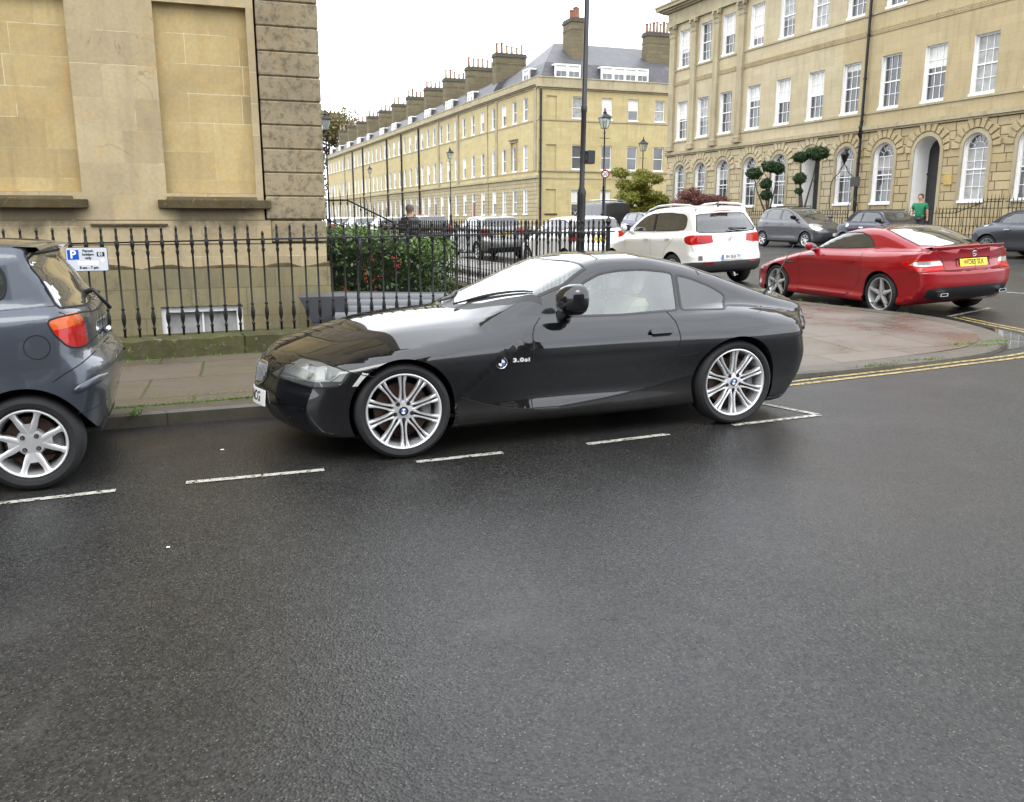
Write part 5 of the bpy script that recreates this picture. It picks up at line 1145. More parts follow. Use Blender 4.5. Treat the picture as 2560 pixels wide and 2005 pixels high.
def hatch_spec():
    b = dict(skel=(.05, 2.2, .68), k=.08, kg=.10, ku=.04, kf=.14, kr=.09, top=[(-.78, .66), (-.5, .80), (0, .92), (.5, 1.0), (1.2, 1.03), (2.4, 1.08), (3.1, 1.10)], crown=[(-.6, .12), (0, .10), (1, .05), (3, .05)], cp=4, bot=[(-.7, .2), (-.4, .18), (2.9, .24)],
        W=[(-.8, .72), (-.3, .84), (.5, .86), (2.4, .865), (3.0, .82)], sec=[(.15, -.04), (.3, .0), (.5, -.012), (.8, .0), (1.0, -.02), (1.1, -.05)], flares=[(0, .5, .4, .15, .02), (2.55, .5, .4, .15, .025)],
        xf=[(.2, -.75), (.4, -.84), (.6, -.82), (.75, -.70), (.85, -.4)], pf=(.36, 2.3), xr=[(.2, 2.90), (.35, 3.05), (.55, 3.12), (.68, 3.11), (.78, 3.05), (1.0, 3.02), (1.12, 2.96)], pr=(.24, 2.6),
        roof=[(.2, .98), (.6, 1.18), (1.0, 1.38), (1.35, 1.455), (1.8, 1.47), (2.3, 1.455), (2.7, 1.42), (2.9, 1.40)], rcrown=[(.5, .08), (3, .08)], Wg=[(.3, .75), (1.5, .77), (2.6, .73), (3, .68)], tum=.28, zb=1.06, gr=(0, 3.02), xbk=[(1.0, 2.99), (1.12, 2.95), (1.35, 2.80), (1.42, 2.78)], cb=.18, kb=.04)
    w1 = rnd([(.72, 1.10), (1.0, 1.27), (1.3, 1.365), (1.55, 1.385), (1.55, 1.10)], .03); w2 = rnd([(1.62, 1.10), (1.62, 1.385), (2.2, 1.37), (2.45, 1.30), (2.52, 1.16), (2.2, 1.12)], .03)
    return dict(gate=[(0, 1.09), (.52, 1.10), (.56, 1.0), (.55, .86), (.50, .74), (0, .74)], body=b, wb=2.55, tr=.85, Rt=.305, rr=.205, mir=(.78, .80, 1.07), seat=1.3, handles=[(1.45, .92), (2.25, .95)],
        reg=[('side_window', 'side', w1, DARKGLASS, 'pair'), ('side_window', 'side', w2, DARKGLASS, 'pair'), ('windscreen', 'top', [(.50, 0), (.56, .45), (.70, .66), (1.15, .58), (1.12, 0)], DARKGLASS, 'one'), ('rear_window', 'rear', [(0, 1.385), (.52, 1.38), (.60, 1.34), (.69, 1.13), (0, 1.10)], DARKGLASS, 'one'),
             ('tail_light', 'side', rnd([(2.78, 1.04), (2.92, 1.06), (3.01, 1.03), (3.06, .90), (3.02, .82), (2.88, .84)], .03), RED_LENS, 'pair'), ('headlight', 'side', [(-.66, .68), (-.35, .80), (-.35, .70), (-.64, .60)], CLEAR_LENS, 'pair'), ('lower_bumper', 'rear', [(0, .42), (.6, .42), (.62, .25), (0, .25)], BLACK_PLASTIC, 'one')],
        gaps=[('side', [(.72, 1.08), (.66, .6), (.72, .26), (1.58, .26), (1.585, 1.09)]), ('side', [(1.585, .26), (2.15, .26), (2.28, .6), (2.5, .8), (2.54, 1.12)]), ('side', w1, .02), ('side', w2, .02), ('rear', [(0, .70), (.4, .70), (.66, .78)])],
        extra=[lambda r, B, P: number_plate(r, surf_frame(B, 'rear', (0.0, .86)) @ Matrix.Translation((0, 0, .006)), 'VX12 HNB', YELLOW_PLATE)])
WP = paint('plain_white_paint', (.74, .75, .74), rough=.4, dirt=.1); SP = paint('silver_paint', (.27, .27, .265), metal=.6, rough=.35, dirt=.1); SB = paint('silver_beige_paint', (.25, .24, .22), metal=.5, rough=.35, dirt=.1); DKB = paint('charcoal_paint', (.03, .03, .035), metal=.4, rough=.35); RDP = paint('scarlet_paint', (.5, .02, .02), rough=.35)
gx = lambda Y: 9.15 + .87 - .049*(Y-16)
hA = far_car('parked_hatchback', 'white hatchback ahead of the white SUV, seen through the end of the railings', WP, hatch_spec(), group='cars parked along the long street'); place_car(hA, gx(22.9)+.1, 24.1, R(-90+2.8), 2.55)
cars_ = [(29.9, SP, 'silver hatchback behind the railings with red tail light and yellow plate'), (37.8, DKB, 'charcoal hatchback behind the railings, left of the silver one'), (44.2, SB, 'pale beige hatchback further up the street, behind the walking man'), (50.6, SP, 'small silver car far up the street just right of the hedge top'), (57.5, WP, 'white car farthest up the street above the hedge')]
for (Y, P, lab) in cars_:
    c = copy_tree(hA); c['label'] = lab
    for o in kids_of(c):
        for sl in o.material_slots:
            if sl.material is WP or (sl.material and sl.material.name == WP.name): sl.link = 'OBJECT'; sl.material = P
    c.scale = (1.04, 1, 1.02) if Y != 37.8 else (1, 1, 1.05); c.parent = None
    sc_ = c.scale.copy(); place_car(c, gx(Y)+.1, Y+1.3, R(-90+2.8), 2.55); c.scale = sc_
c = copy_tree(mp_); c['label'] = 'purple blue saloon parked facing us between the black van and the white SUV'; c['category'] = 'car'; c.name = 'parked_saloon'; c['group'] = ''
del c['group']
PP = paint('purple_blue_paint', (.035, .030, .085), metal=.5, rough=.35)
for o in kids_of(c):
    if o.name.startswith('roof_bar') or o.name.startswith('number_plate'):
        for q in kids_of(o): bpy.data.objects.remove(q)
        bpy.data.objects.remove(o); continue
    for sl in o.material_slots:
        if sl.material and sl.material.name == 'gunmetal_paint': sl.link = 'OBJECT'; sl.material = PP
place_car(c, 20.3+.84, 37.6, R(90+2.8), 2.5); c.scale = (1.08, 1.0, .93)
c = copy_tree(hA); c['label'] = 'red car roof showing above the parked cars in mid street'; c.name = 'parked_car'
for o in kids_of(c):
    for sl in o.material_slots:
        if sl.material and sl.material.name == WP.name: sl.link = 'OBJECT'; sl.material = RDP
place_car(c, 13.3, 57.0, R(-90+2.8), 2.55)
# ---------------------------------------------------------------- dark van with roof rack
def van():
    root = thing('van', 'dark grey panel van with roof ladder rack behind the white hatchback', 'van')
    PT = paint('dark_grey_van_paint', (.022, .022, .024), metal=.2, rough=.4, dirt=.15)
    B = Body(skel=(.4, 3.3, 1.0), k=.10, kg=.10, ku=.05, kf=.2, kr=.12, top=[(-.85, .95), (-.4, 1.12), (0, 1.25), (.35, 1.45), (.7, 1.68), (1.05, 1.88), (1.4, 1.955), (2.2, 1.97), (3.6, 1.965), (4.1, 1.93)], crown=[(-.5, .10), (1, .10), (4, .09)], cp=3.4, bot=[(-.8, .25), (3.9, .28)],
        W=[(-.9, .85), (-.2, .93), (.6, .95), (3.6, .95), (4.1, .92)], sec=[(.2, -.04), (.4, .0), (.9, .0), (1.15, -.02), (1.5, -.09), (1.9, -.18)], xf=[(.2, -.80), (.5, -.88), (.8, -.85), (1.0, -.65), (1.2, -.2), (1.5, .3), (1.9, .95)], pf=(.30, 2.3), xr=[(.3, 3.95), (.5, 4.02), (1.2, 4.0), (1.9, 3.86)], pr=(.10, 3), flares=[])
    B.c.pop('roof', None); B.q.pop('roof', None)
    w1 = rnd([(.45, 1.28), (.85, 1.62), (1.35, 1.66), (1.38, 1.25)], .04)
    body_parts(B, root, [('rear_door', 'rear', [(0, 1.85), (.72, 1.80), (.84, 1.2), (.84, .4), (0, .4)], PT, 'one'), ('front_side_window', 'side', w1, DARKGLASS, 'pair'), ('windscreen', 'top', [(.12, 0), (.2, .6), (.34, .78), (.98, .68), (.95, 0)], DARKGLASS, 'one'), ('tail_light', 'side', [(3.80, 1.35), (3.95, 1.35), (3.98, .85), (3.84, .85)], RED_DEEP, 'pair')], [(0, .33, .38), (3.1, .33, .38)], PT, step=.07)
    s = MB(); ribbon(B, 'side', [(1.45, 1.75), (1.45, .35)], .01, mb=s, step=.05); ribbon(B, 'side', [(2.6, 1.75), (2.6, .35)], .01, mb=s, step=.05); ribbon(B, 'side', [(1.5, 1.2), (3.8, 1.2)], .02, mb=s, step=.05); ribbon(B, 'side', w1, .02, closed=True, mb=s, step=.05); split_islands(s.build('panel_gap', SEAMM, root), 'panel_gap')
    for x in (1.5, 2.4, 3.3): m = MB(); m.tube([(x, -.7, 1.93), (x, -.68, 2.06), (x, .68, 2.06), (x, .7, 1.93)], .02, 6); m.build('roof_bar', ALLOY_GREY, root)
    for y in (-.3, .1): m = MB(); m.tube([(1.3, y, 2.10), (3.7, y, 2.10)], .022, 6); m.build('ladder_rail', ALLOY, root)
    for sg in (1, -1): mirror(root, sg, (.62, .90, 1.28), BLACK_PLASTIC, size=(.14, .22, .28))
    wheels(root, 3.1, .93, .33, .20, 'six', ALLOY_GREY, .22, detail=0)
    return root
vn = van(); place_car(vn, 19.9+.95, 46.7, R(-90+2.8), 3.1)
# ================================================================ stone and buildings
def stone(name, c1, c2, bw=0.9, rh=0.30, mortar=0.008, mcol=(0.10, 0.085, 0.05), stain=0.5, grime=0.4, deep=0.25, jstr=0.4, rot=0.0, streak=0.5, lichen=0.0, offs=(0, 0, 0), blotch=0.6, msm=0.1, unwashed=None, pale=0.0, sills=None):
    n = NT(name); uv, sp = n.uv()
    mp = n.n('ShaderNodeMapping'); mp.inputs['Location'].default_value = offs; n.l(uv, mp.inputs[0])
    b = n.n('ShaderNodeTexBrick'); n.l(mp.outputs[0], b.inputs['Vector']); b.inputs['Scale'].default_value = 1
    b.inputs['Brick Width'].default_value = bw; b.inputs['Row Height'].default_value = rh; b.inputs['Mortar Size'].default_value = mortar; b.inputs['Mortar Smooth'].default_value = msm
    b.inputs['Color1'].default_value = (*c1, 1); b.inputs['Color2'].default_value = (*c2, 1); b.inputs['Mortar'].default_value = (*mcol, 1); b.offset = 0.45; b.squash = 1.4; b.squash_frequency = 3
    p = n.pos(); lum = n.noise(p, 0.8, 5, 0.6, 0.6); fine = n.noise(p, 22, 5, 0.65)
    c = n.mix(n.ramp(lum, [(0.3, blotch), (0.55, 0.0)]), b.outputs[0], tuple(k*0.62 for k in c1))
    c = n.mix(n.ramp(n.noise(p, 2.3, 5, 0.65, 1.5), [(0.52, 0.0), (0.72, stain)]), c, (c1[0]*1.05, c1[1]*0.86, c1[2]*0.55))
    mp2 = n.n('ShaderNodeMapping'); mp2.inputs['Scale'].default_value = (5, 0.5, 1); n.l(uv, mp2.inputs[0])
    c = n.mix(n.ramp(n.noise(mp2.outputs[0], 1.0, 5, 0.6), [(0.5, 0.0), (0.75, streak)]), c, (0.13, 0.11, 0.075))
    c = n.mix(n.ramp(n.noise(p, 4.5, 8, 0.75), [(0.55, 0.0), (0.72, grime)]), c, (0.07, 0.06, 0.045))
    if lichen:
        c = n.mix(n.ramp(n.noise(p, 11, 8, 0.8), [(0.50, 0.0), (0.58, lichen)]), c, (0.045, 0.038, 0.025))
        c = n.mix(n.ramp(n.noise(p, 17, 6, 0.7), [(0.60, 0.0), (0.68, lichen*0.7)]), c, (0.36, 0.32, 0.20))
    if pale:
        pm = n.math('MULTIPLY', n.ramp(b.outputs['Fac'], [(0.2, 0.0), (0.8, 1.0)]), n.ramp(n.noise(p, 1.7, 3), [(0.52, 0.0), (0.58, 1.0)])); c = n.mix(n.math('MULTIPLY', pm, pale), c, (0.62, 0.55, 0.38))
        c = n.mix(n.ramp(n.noise(p, 6.5, 7, 0.8), [(0.66, 0.0), (0.69, pale*.55)]), c, (0.50, 0.44, 0.30))
        cr = n.noise(p, 0.9, 3, 0.5, 1.2)
        if sills: c = n.mix(n.math('MULTIPLY', n.ramp(cr, [(0.496, 0.0), (0.5, 0.45), (0.504, 0.0)]), n.ramp(n.noise(p, 1.3, 2), [(0.5, 0.0), (0.55, 1.0)])), c, (0.14, 0.10, 0.06))
    if sills:
        s3 = n.n('ShaderNodeSeparateXYZ'); n.l(p, s3.inputs[0])
        zz = n.math('ADD', s3.outputs[2], n.math('MULTIPLY', n.noise(p, 3.5, 5, 0.7), 0.55))
        m1 = n.ramp(n.math('SUBTRACT', zz, 1.45), [(0.14, 0.0), (0.40, 1.0)]); up = n.math('LESS_THAN', s3.outputs[2], 1.75)
        xr_ = n.math('PINGPONG', n.math('ADD', s3.outputs[0], 0.875), 0.97); m2 = n.ramp(xr_, [(0.40, 0.0), (0.60, 1.0)])
        c = n.mix(n.math('MULTIPLY', n.math('MULTIPLY', m1, m2), n.math('MULTIPLY', up, sills)), c, (0.055, 0.045, 0.03))
    if unwashed:
        s2 = n.n('ShaderNodeSeparateXYZ'); n.l(p, s2.inputs[0]); uw = n.math('LESS_THAN', s2.outputs[1], unwashed); c = n.mix(n.math('MULTIPLY', uw, 0.45), c, n.mix(0.9, c, (0.80, 0.68, 0.45), 'MULTIPLY'))
    c = n.mix(0.25, c, n.mix(fine, 0.05, 0.9), 'OVERLAY')
    h = n.math('ADD', n.math('MULTIPLY', b.outputs['Fac'], -1.0*jstr*4), n.math('MULTIPLY', fine, 0.5))
    h = n.math('ADD', h, n.math('MULTIPLY', n.noise(p, 5, 4), 0.5))
    return n.done(n.bsdf(c, 0.85, 0, n.bump(h, deep, 0.02), spec=0.25))
ST_NICHE = stone('stone_blind_panel', (0.468, 0.362, 0.176), (0.360, 0.274, 0.136), bw=0.62, rh=0.34, mortar=0.004, mcol=(0.419, 0.340, 0.193), stain=0.5, grime=0.12, streak=0.35, deep=0.15, jstr=0.1, blotch=0.7, pale=0.7)
ST_NEAR = stone('stone_near_wall', (0.440, 0.360, 0.220), (0.348, 0.281, 0.171), bw=0.72, rh=0.37, mortar=0.003, mcol=(0.409, 0.341, 0.215), stain=0.45, grime=0.22, streak=0.3, deep=0.3, jstr=0.1, blotch=0.5, pale=0.8, sills=0.8)
ST_QUOIN = stone('stone_quoin', (0.289, 0.238, 0.153), (0.237, 0.194, 0.129), bw=9, rh=9, mortar=0.0, stain=0.55, grime=0.55, streak=0.1, deep=0.6, lichen=0.55, jstr=0.0)
ST_LOW = stone('stone_low_wall', (0.261, 0.227, 0.130), (0.196, 0.173, 0.103), bw=0.66, rh=0.36, mortar=0.006, mcol=(0.145, 0.125, 0.068), stain=0.5, grime=0.6, streak=0.5, deep=0.5, lichen=0.10, jstr=0.3)
ST_SILL = stone('stone_mossy_sill', (0.079, 0.060, 0.026), (0.065, 0.048, 0.021), bw=9, rh=9, mortar=0, stain=0.6, grime=0.9, streak=0.5, deep=0.8, lichen=0.75, jstr=0)
ST_PLINTH = stone('stone_mossy_plinth', (0.071, 0.073, 0.026), (0.051, 0.053, 0.021), bw=1.3, rh=9, mortar=0.01, mcol=(0.013, 0.015, 0.005), stain=0.8, grime=0.9, streak=0.5, deep=0.8, lichen=0.6)
ST_R = stone('stone_ashlar_right', (0.454, 0.391, 0.259), (0.408, 0.348, 0.226), bw=0.95, rh=0.33, mortar=0.004, mcol=(0.326, 0.280, 0.176), stain=0.4, grime=0.12, streak=0.30, deep=0.1, jstr=0.1, blotch=0.25, unwashed=33.9)
ST_RUST = stone('stone_rusticated', (0.473, 0.406, 0.264), (0.382, 0.319, 0.204), bw=0.62, rh=0.335, mortar=0.019, mcol=(0.109, 0.091, 0.055), stain=0.4, grime=0.15, streak=0.15, deep=0.8, jstr=0.8, blotch=0.2, msm=0.25, unwashed=32.3)
ST_TRIM = stone('stone_trim', (0.386, 0.336, 0.220), (0.351, 0.298, 0.199), bw=1.2, rh=9, mortar=0.003, mcol=(0.219, 0.186, 0.125), stain=0.3, grime=0.4, streak=0.5, deep=0.15, jstr=0.1)
ST_L = stone('stone_ashlar_left', (0.485, 0.406, 0.211), (0.430, 0.354, 0.186), bw=0.9, rh=0.32, mortar=0.004, mcol=(0.366, 0.306, 0.165), stain=0.5, grime=0.14, streak=0.28, deep=0.1, jstr=0.1, blotch=0.25)
ST_LR = stone('stone_rusticated_left', (0.405, 0.344, 0.205), (0.335, 0.279, 0.164), bw=0.60, rh=0.33, mortar=0.022, mcol=(0.124, 0.102, 0.061), stain=0.3, grime=0.3, streak=0.2, deep=0.7, jstr=0.8, blotch=0.2)
ST_CHIM = stone('stone_chimney', (0.175, 0.148, 0.087), (0.131, 0.110, 0.068), bw=0.7, rh=0.3, mortar=0.008, mcol=(0.058, 0.051, 0.033), stain=0.4, grime=0.7, streak=0.8, deep=0.3, lichen=0.15)
ST_DARK = plain('stone_soot_dark', (0.07, 0.062, 0.045), 0.9, var=0.4)
def slate():
    n = NT('slate_roof'); p = n.pos(); uv, sp = n.uv()
    b = n.n('ShaderNodeTexBrick'); n.l(uv, b.inputs['Vector']); b.inputs['Scale'].default_value = 1; b.inputs['Brick Width'].default_value = 0.28; b.inputs['Row Height'].default_value = 0.17; b.inputs['Mortar Size'].default_value = 0.006
    b.inputs['Color1'].default_value = (0.052, 0.052, 0.058, 1); b.inputs['Color2'].default_value = (0.085, 0.084, 0.092, 1); b.inputs['Mortar'].default_value = (0.03, 0.03, 0.035, 1)
    c = n.mix(n.ramp(n.noise(p, 1.2, 6, 0.7), [(0.45, 0.0), (0.7, 0.5)]), b.outputs[0], (0.05, 0.05, 0.045))
    return n.done(n.bsdf(c, 0.5, 0, n.bump(b.outputs['Fac'], -0.3, 0.01)))
SLATE = slate()
WHITE_WOOD = plain('white_painted_wood', (0.78, 0.78, 0.76), 0.4, var=0.05)
BLIND = plain('window_blind', (0.62, 0.62, 0.58), 0.7, var=0.12, scale=1.5, coat=0.6)
CURT = plain('grey_curtain', (0.30, 0.30, 0.29), 0.8, var=0.35, scale=3, coat=0.6)
IRON = plain('black_iron', (0.006, 0.006, 0.0065), 0.36, var=0.5, scale=20, bump=0.25, spec=0.35)
TERRA = plain('terracotta_pot', (0.24, 0.10, 0.06), 0.8, var=0.25, scale=3)
BUFF = plain('buff_pot', (0.28, 0.22, 0.14), 0.8, var=0.3, scale=3)
DOORB = plain('black_door_paint', (0.012, 0.012, 0.014), 0.2, coat=0.6)
def panemat():
    n = NT('window_pane'); p = n.pos(); lum = n.noise(p, 0.35, 3, 0.6); a = n.noise(p, 1.6, 4, 0.6)
    c = n.mix(n.ramp(lum, [(0.42, 0.0), (0.60, 1.0)]), (0.018, 0.020, 0.022), (0.085, 0.092, 0.095)); c = n.mix(n.ramp(a, [(0.5, 0.0), (0.7, 0.4)]), c, (0.05, 0.04, 0.03))
    return n.done(n.bsdf(c, 0.04, 0, n.bump(n.noise(p, 1.1, 2), 0.05, 0.05), spec=1.0))
PANE = panemat()
def wall(name, L, z0, z1, ops, mat, parent, y=0.0, depth=0.22, jamb=None, x0=0.0):
    """wall in the plane y, outside towards -y, with openings (x0, x1, z0, z1, arched)"""
    V = [(x0, z0), (L, z0), (L, z1), (x0, z1)]; E = [(0, 1), (1, 2), (2, 3), (3, 0)]; H = []
    for (a, b, c, d, ar) in ops:
        if ar: r = (b-a)/2; pts = [(a, c), (b, c)] + [((a+b)/2 + r*math.cos(math.pi*i/14), d-r + r*math.sin(math.pi*i/14)) for i in range(15)]
        else: pts = [(a, c), (b, c), (b, d), (a, d)]
        n0 = len(V); V += pts; E += [(n0+i, n0+(i+1) % len(pts)) for i in range(len(pts))]; H.append(pts)
    vo, fo = cdt(V, E); va = np.array(vo); keep = []
    for f in fo:
        c = va[list(f)].mean(0)
        if any(pip([c[0]], [c[1]], h)[0] for h in H): continue
        a, b_, c_ = va[f[0]], va[f[1]], va[f[2]]
        ccw = (b_[0]-a[0])*(c_[1]-a[1])-(b_[1]-a[1])*(c_[0]-a[0]) > 0
        keep.append(f if ccw else f[::-1])
    v = [(p[0], y, p[1]) for p in vo]; m = [0]*len(keep); f = list(keep)
    for h in H:
        n0 = len(v); k = len(h); v += [(a, y, b) for a, b in h] + [(a, y+depth, b) for a, b in h]
        for i in range(k): f.append((n0+i, n0+k+i, n0+k+(i+1) % k, n0+(i+1) % k)); m.append(1 if jamb else 0)
    return add_mesh(name, v, f, [mat, jamb] if jamb else mat, parent, mi=m if jamb else None)
_wc = {}
def window(parent, cx, z0, w, h, y=0.22, nx=3, nz=4, arch=False, blind=None, fr=0.07, bar=0.022, sill=True, name='window', open_=0.0, rail=True, bx=0.035):
    key = (round(w, 2), round(h, 2), nx, nz, arch, fr, sill, rail, bar)
    if key not in _wc:
        m = MB(); r = w/2; zt = h-r if arch else h; y0, y1 = -0.05, 0.02
        m.box(-w/2, -w/2+fr, y0, y1, 0, zt); m.box(w/2-fr, w/2, y0, y1, 0, zt); m.box(-w/2+fr, w/2-fr, y0, y1, 0, fr*1.2)
        if not arch: m.box(-w/2+fr, w/2-fr, y0, y1, h-fr, h)
        else:
            k = 14; vv = []; ff = []
            for i in range(k+1):
                a = math.pi*i/k
                for (q, yy) in ((r, y0), (r-fr, y0), (r-fr, y1), (r, y1)): vv.append((q*math.cos(a), yy, zt+q*math.sin(a)))
            for i in range(k):
                for j in range(4): ff.append((i*4+j, i*4+(j+1) % 4, (i+1)*4+(j+1) % 4, (i+1)*4+j))
            m.add(vv, ff)
            for i in range(1, 6):
                a = math.pi*i/6; c, s_ = math.cos(a), math.sin(a); pa = (c*r*0.42, 0, zt+s_*r*0.42); pb = (c*(r-fr*.5), 0, zt+s_*(r-fr*.5))
                m.tube([pa, pb], bar*0.55, 4)
            m.tube([(r*0.42*math.cos(math.pi*i/8), 0, zt+r*0.42*math.sin(math.pi*i/8)) for i in range(9)], bar*0.55, 4)
            m.box(-w/2+fr, w/2-fr, -0.02, 0.015, zt-bar, zt+bar*.3)
        mid = h*0.5 if not arch else h*0.47
        if rail: m.box(-w/2+fr, w/2-fr, -0.03, 0.018, mid-0.025, mid+0.025)
        iw = (w-2*fr)/nx
        for i in range(1, nx): m.box(-w/2+fr+iw*i-bar/2, -w/2+fr+iw*i+bar/2, -0.012, 0.012, fr, (zt if arch else h-fr))
        for i in range(1, nz):
            zz = fr + (zt-fr)*i/nz if arch else fr + (h-2*fr)*i/nz
            if abs(zz-mid) > 0.06: m.box(-w/2+fr, w/2-fr, -0.010, 0.010, zz-bar/2, zz+bar/2)
        if sill: m.box(-w/2-0.03, w/2+0.03, -y-0.05, y0, -0.07, 0.02)
        o = m.build(name, WHITE_WOOD, None); pts = [(-w/2+.01, 0.006), (w/2-.01, 0.006)]
        if arch: pts = [(-r+.01, 0.01), (r-.01, 0.01)] + [((r-.01)*math.cos(math.pi*i/12), zt+(r-.01)*math.sin(math.pi*i/12)) for i in range(13)]
        else: pts = [(-r+.01, .01), (r-.01, .01), (r-.01, h-.01), (-r+.01, h-.01)]
        p = add_mesh('pane', [(a, 0.016, b) for a, b in pts], [tuple(range(len(pts)))], PANE, o)
        _wc[key] = (o, p); first = True
    else:
        so, spn = _wc[key]; o = so.copy(); link(o); p = spn.copy(); link(p); p.parent = o
    o.parent = parent; o.location = (cx, y, z0)
    if blind:
        kind, frac = blind; b0 = max(0.02, h*(1-frac)); top = (h-w/2) if arch else h-0.02
        bm_ = MB(); k = 10; y2 = 0.013
        vv = []; 
        for i in range(k+1):
            x = -w/2+fr*.6 + (w-fr*1.2)*i/k; vv += [(x, y2, b0), (x, y2, top)]
        bm_.add(vv, [(i*2, i*2+2, i*2+3, i*2+1) for i in range(k)]); bm_.build('blind', BLIND if kind == 'b' else CURT, o)
    return o
def mansard(parent, x0, x1, y0, y1, zb, zm, zr, inset=0.7, hipL=0.0, hipR=0.0, mat=SLATE, name='roof'):
    ym = (y0+y1)/2; m = MB(); a0 = x0+(inset if hipL else 0); a1 = x1-(inset if hipR else 0); r0 = x0+hipL; r1 = x1-hipR
    v = [(x0, y0, zb), (x1, y0, zb), (x1, y1, zb), (x0, y1, zb), (a0, y0+inset, zm), (a1, y0+inset, zm), (a1, y1-inset, zm), (a0, y1-inset, zm), (r0, ym, zr), (r1, ym, zr)]
    m.add(v, [(0, 1, 5, 4), (1, 2, 6, 5), (2, 3, 7, 6), (3, 0, 4, 7), (4, 5, 9, 8), (6, 7, 8, 9), (5, 6, 9), (7, 4, 8), (0, 3, 2, 1)])
    return m.build(name, mat, parent)
def chimney(parent, x0, x1, y0, y1, z0, z1, n=6, pot=None, ph=0.7, dark=True):
    m = MB(); m.box(x0, x1, y0, y1, z0, z1-0.35); m.box(x0-.08, x1+.08, y0-.08, y1+.08, z1-0.35, z1-0.15, m=1); m.box(x0-.02, x1+.02, y0-.02, y1+.02, z1-.15, z1, m=1)
    m.box(x0-.03, x1+.03, y0-.03, y1+.03, z1-0.95, z1-0.85)
    c = m.build('chimney', [ST_CHIM, ST_DARK], parent)
    long_y = (y1-y0) > (x1-x0)
    for i in range(n):
        t = (i+0.5)/n; px = (x0+x1)/2 if long_y else x0+(x1-x0)*t; py = y0+(y1-y0)*t if long_y else (y0+y1)/2
        h = ph*(0.75+0.5*RND.random()); q = MB(); q.lathe([(.13, 0), (.12, h*.2), (.10, h*.85), (.14, h*.9), (.13, h), (.08, h)], 10, (px, py, z1)); q.build('chimney_pot', pot or (TERRA if RND.random() < .45 else BUFF), c, smooth=True, auto=40)
    return c
def drainpipe(parent, x, z0, z1, y=-0.10, r=0.055, mat=IRON, name='drainpipe'):
    m = MB(); m.tube([(x, y, z0), (x, y, z1)], r, 10)
    z = z0+1.2
    while z < z1: m.tube([(x, y, z), (x, y, z+.09)], r*1.35, 10); z += 1.8
    return m.build(name, mat, parent, smooth=True, auto=40)
ANG = R(-87.2)
def place_b(o, X, Y): o.location = (X, Y, 0); o.rotation_euler = (0, 0, ANG)
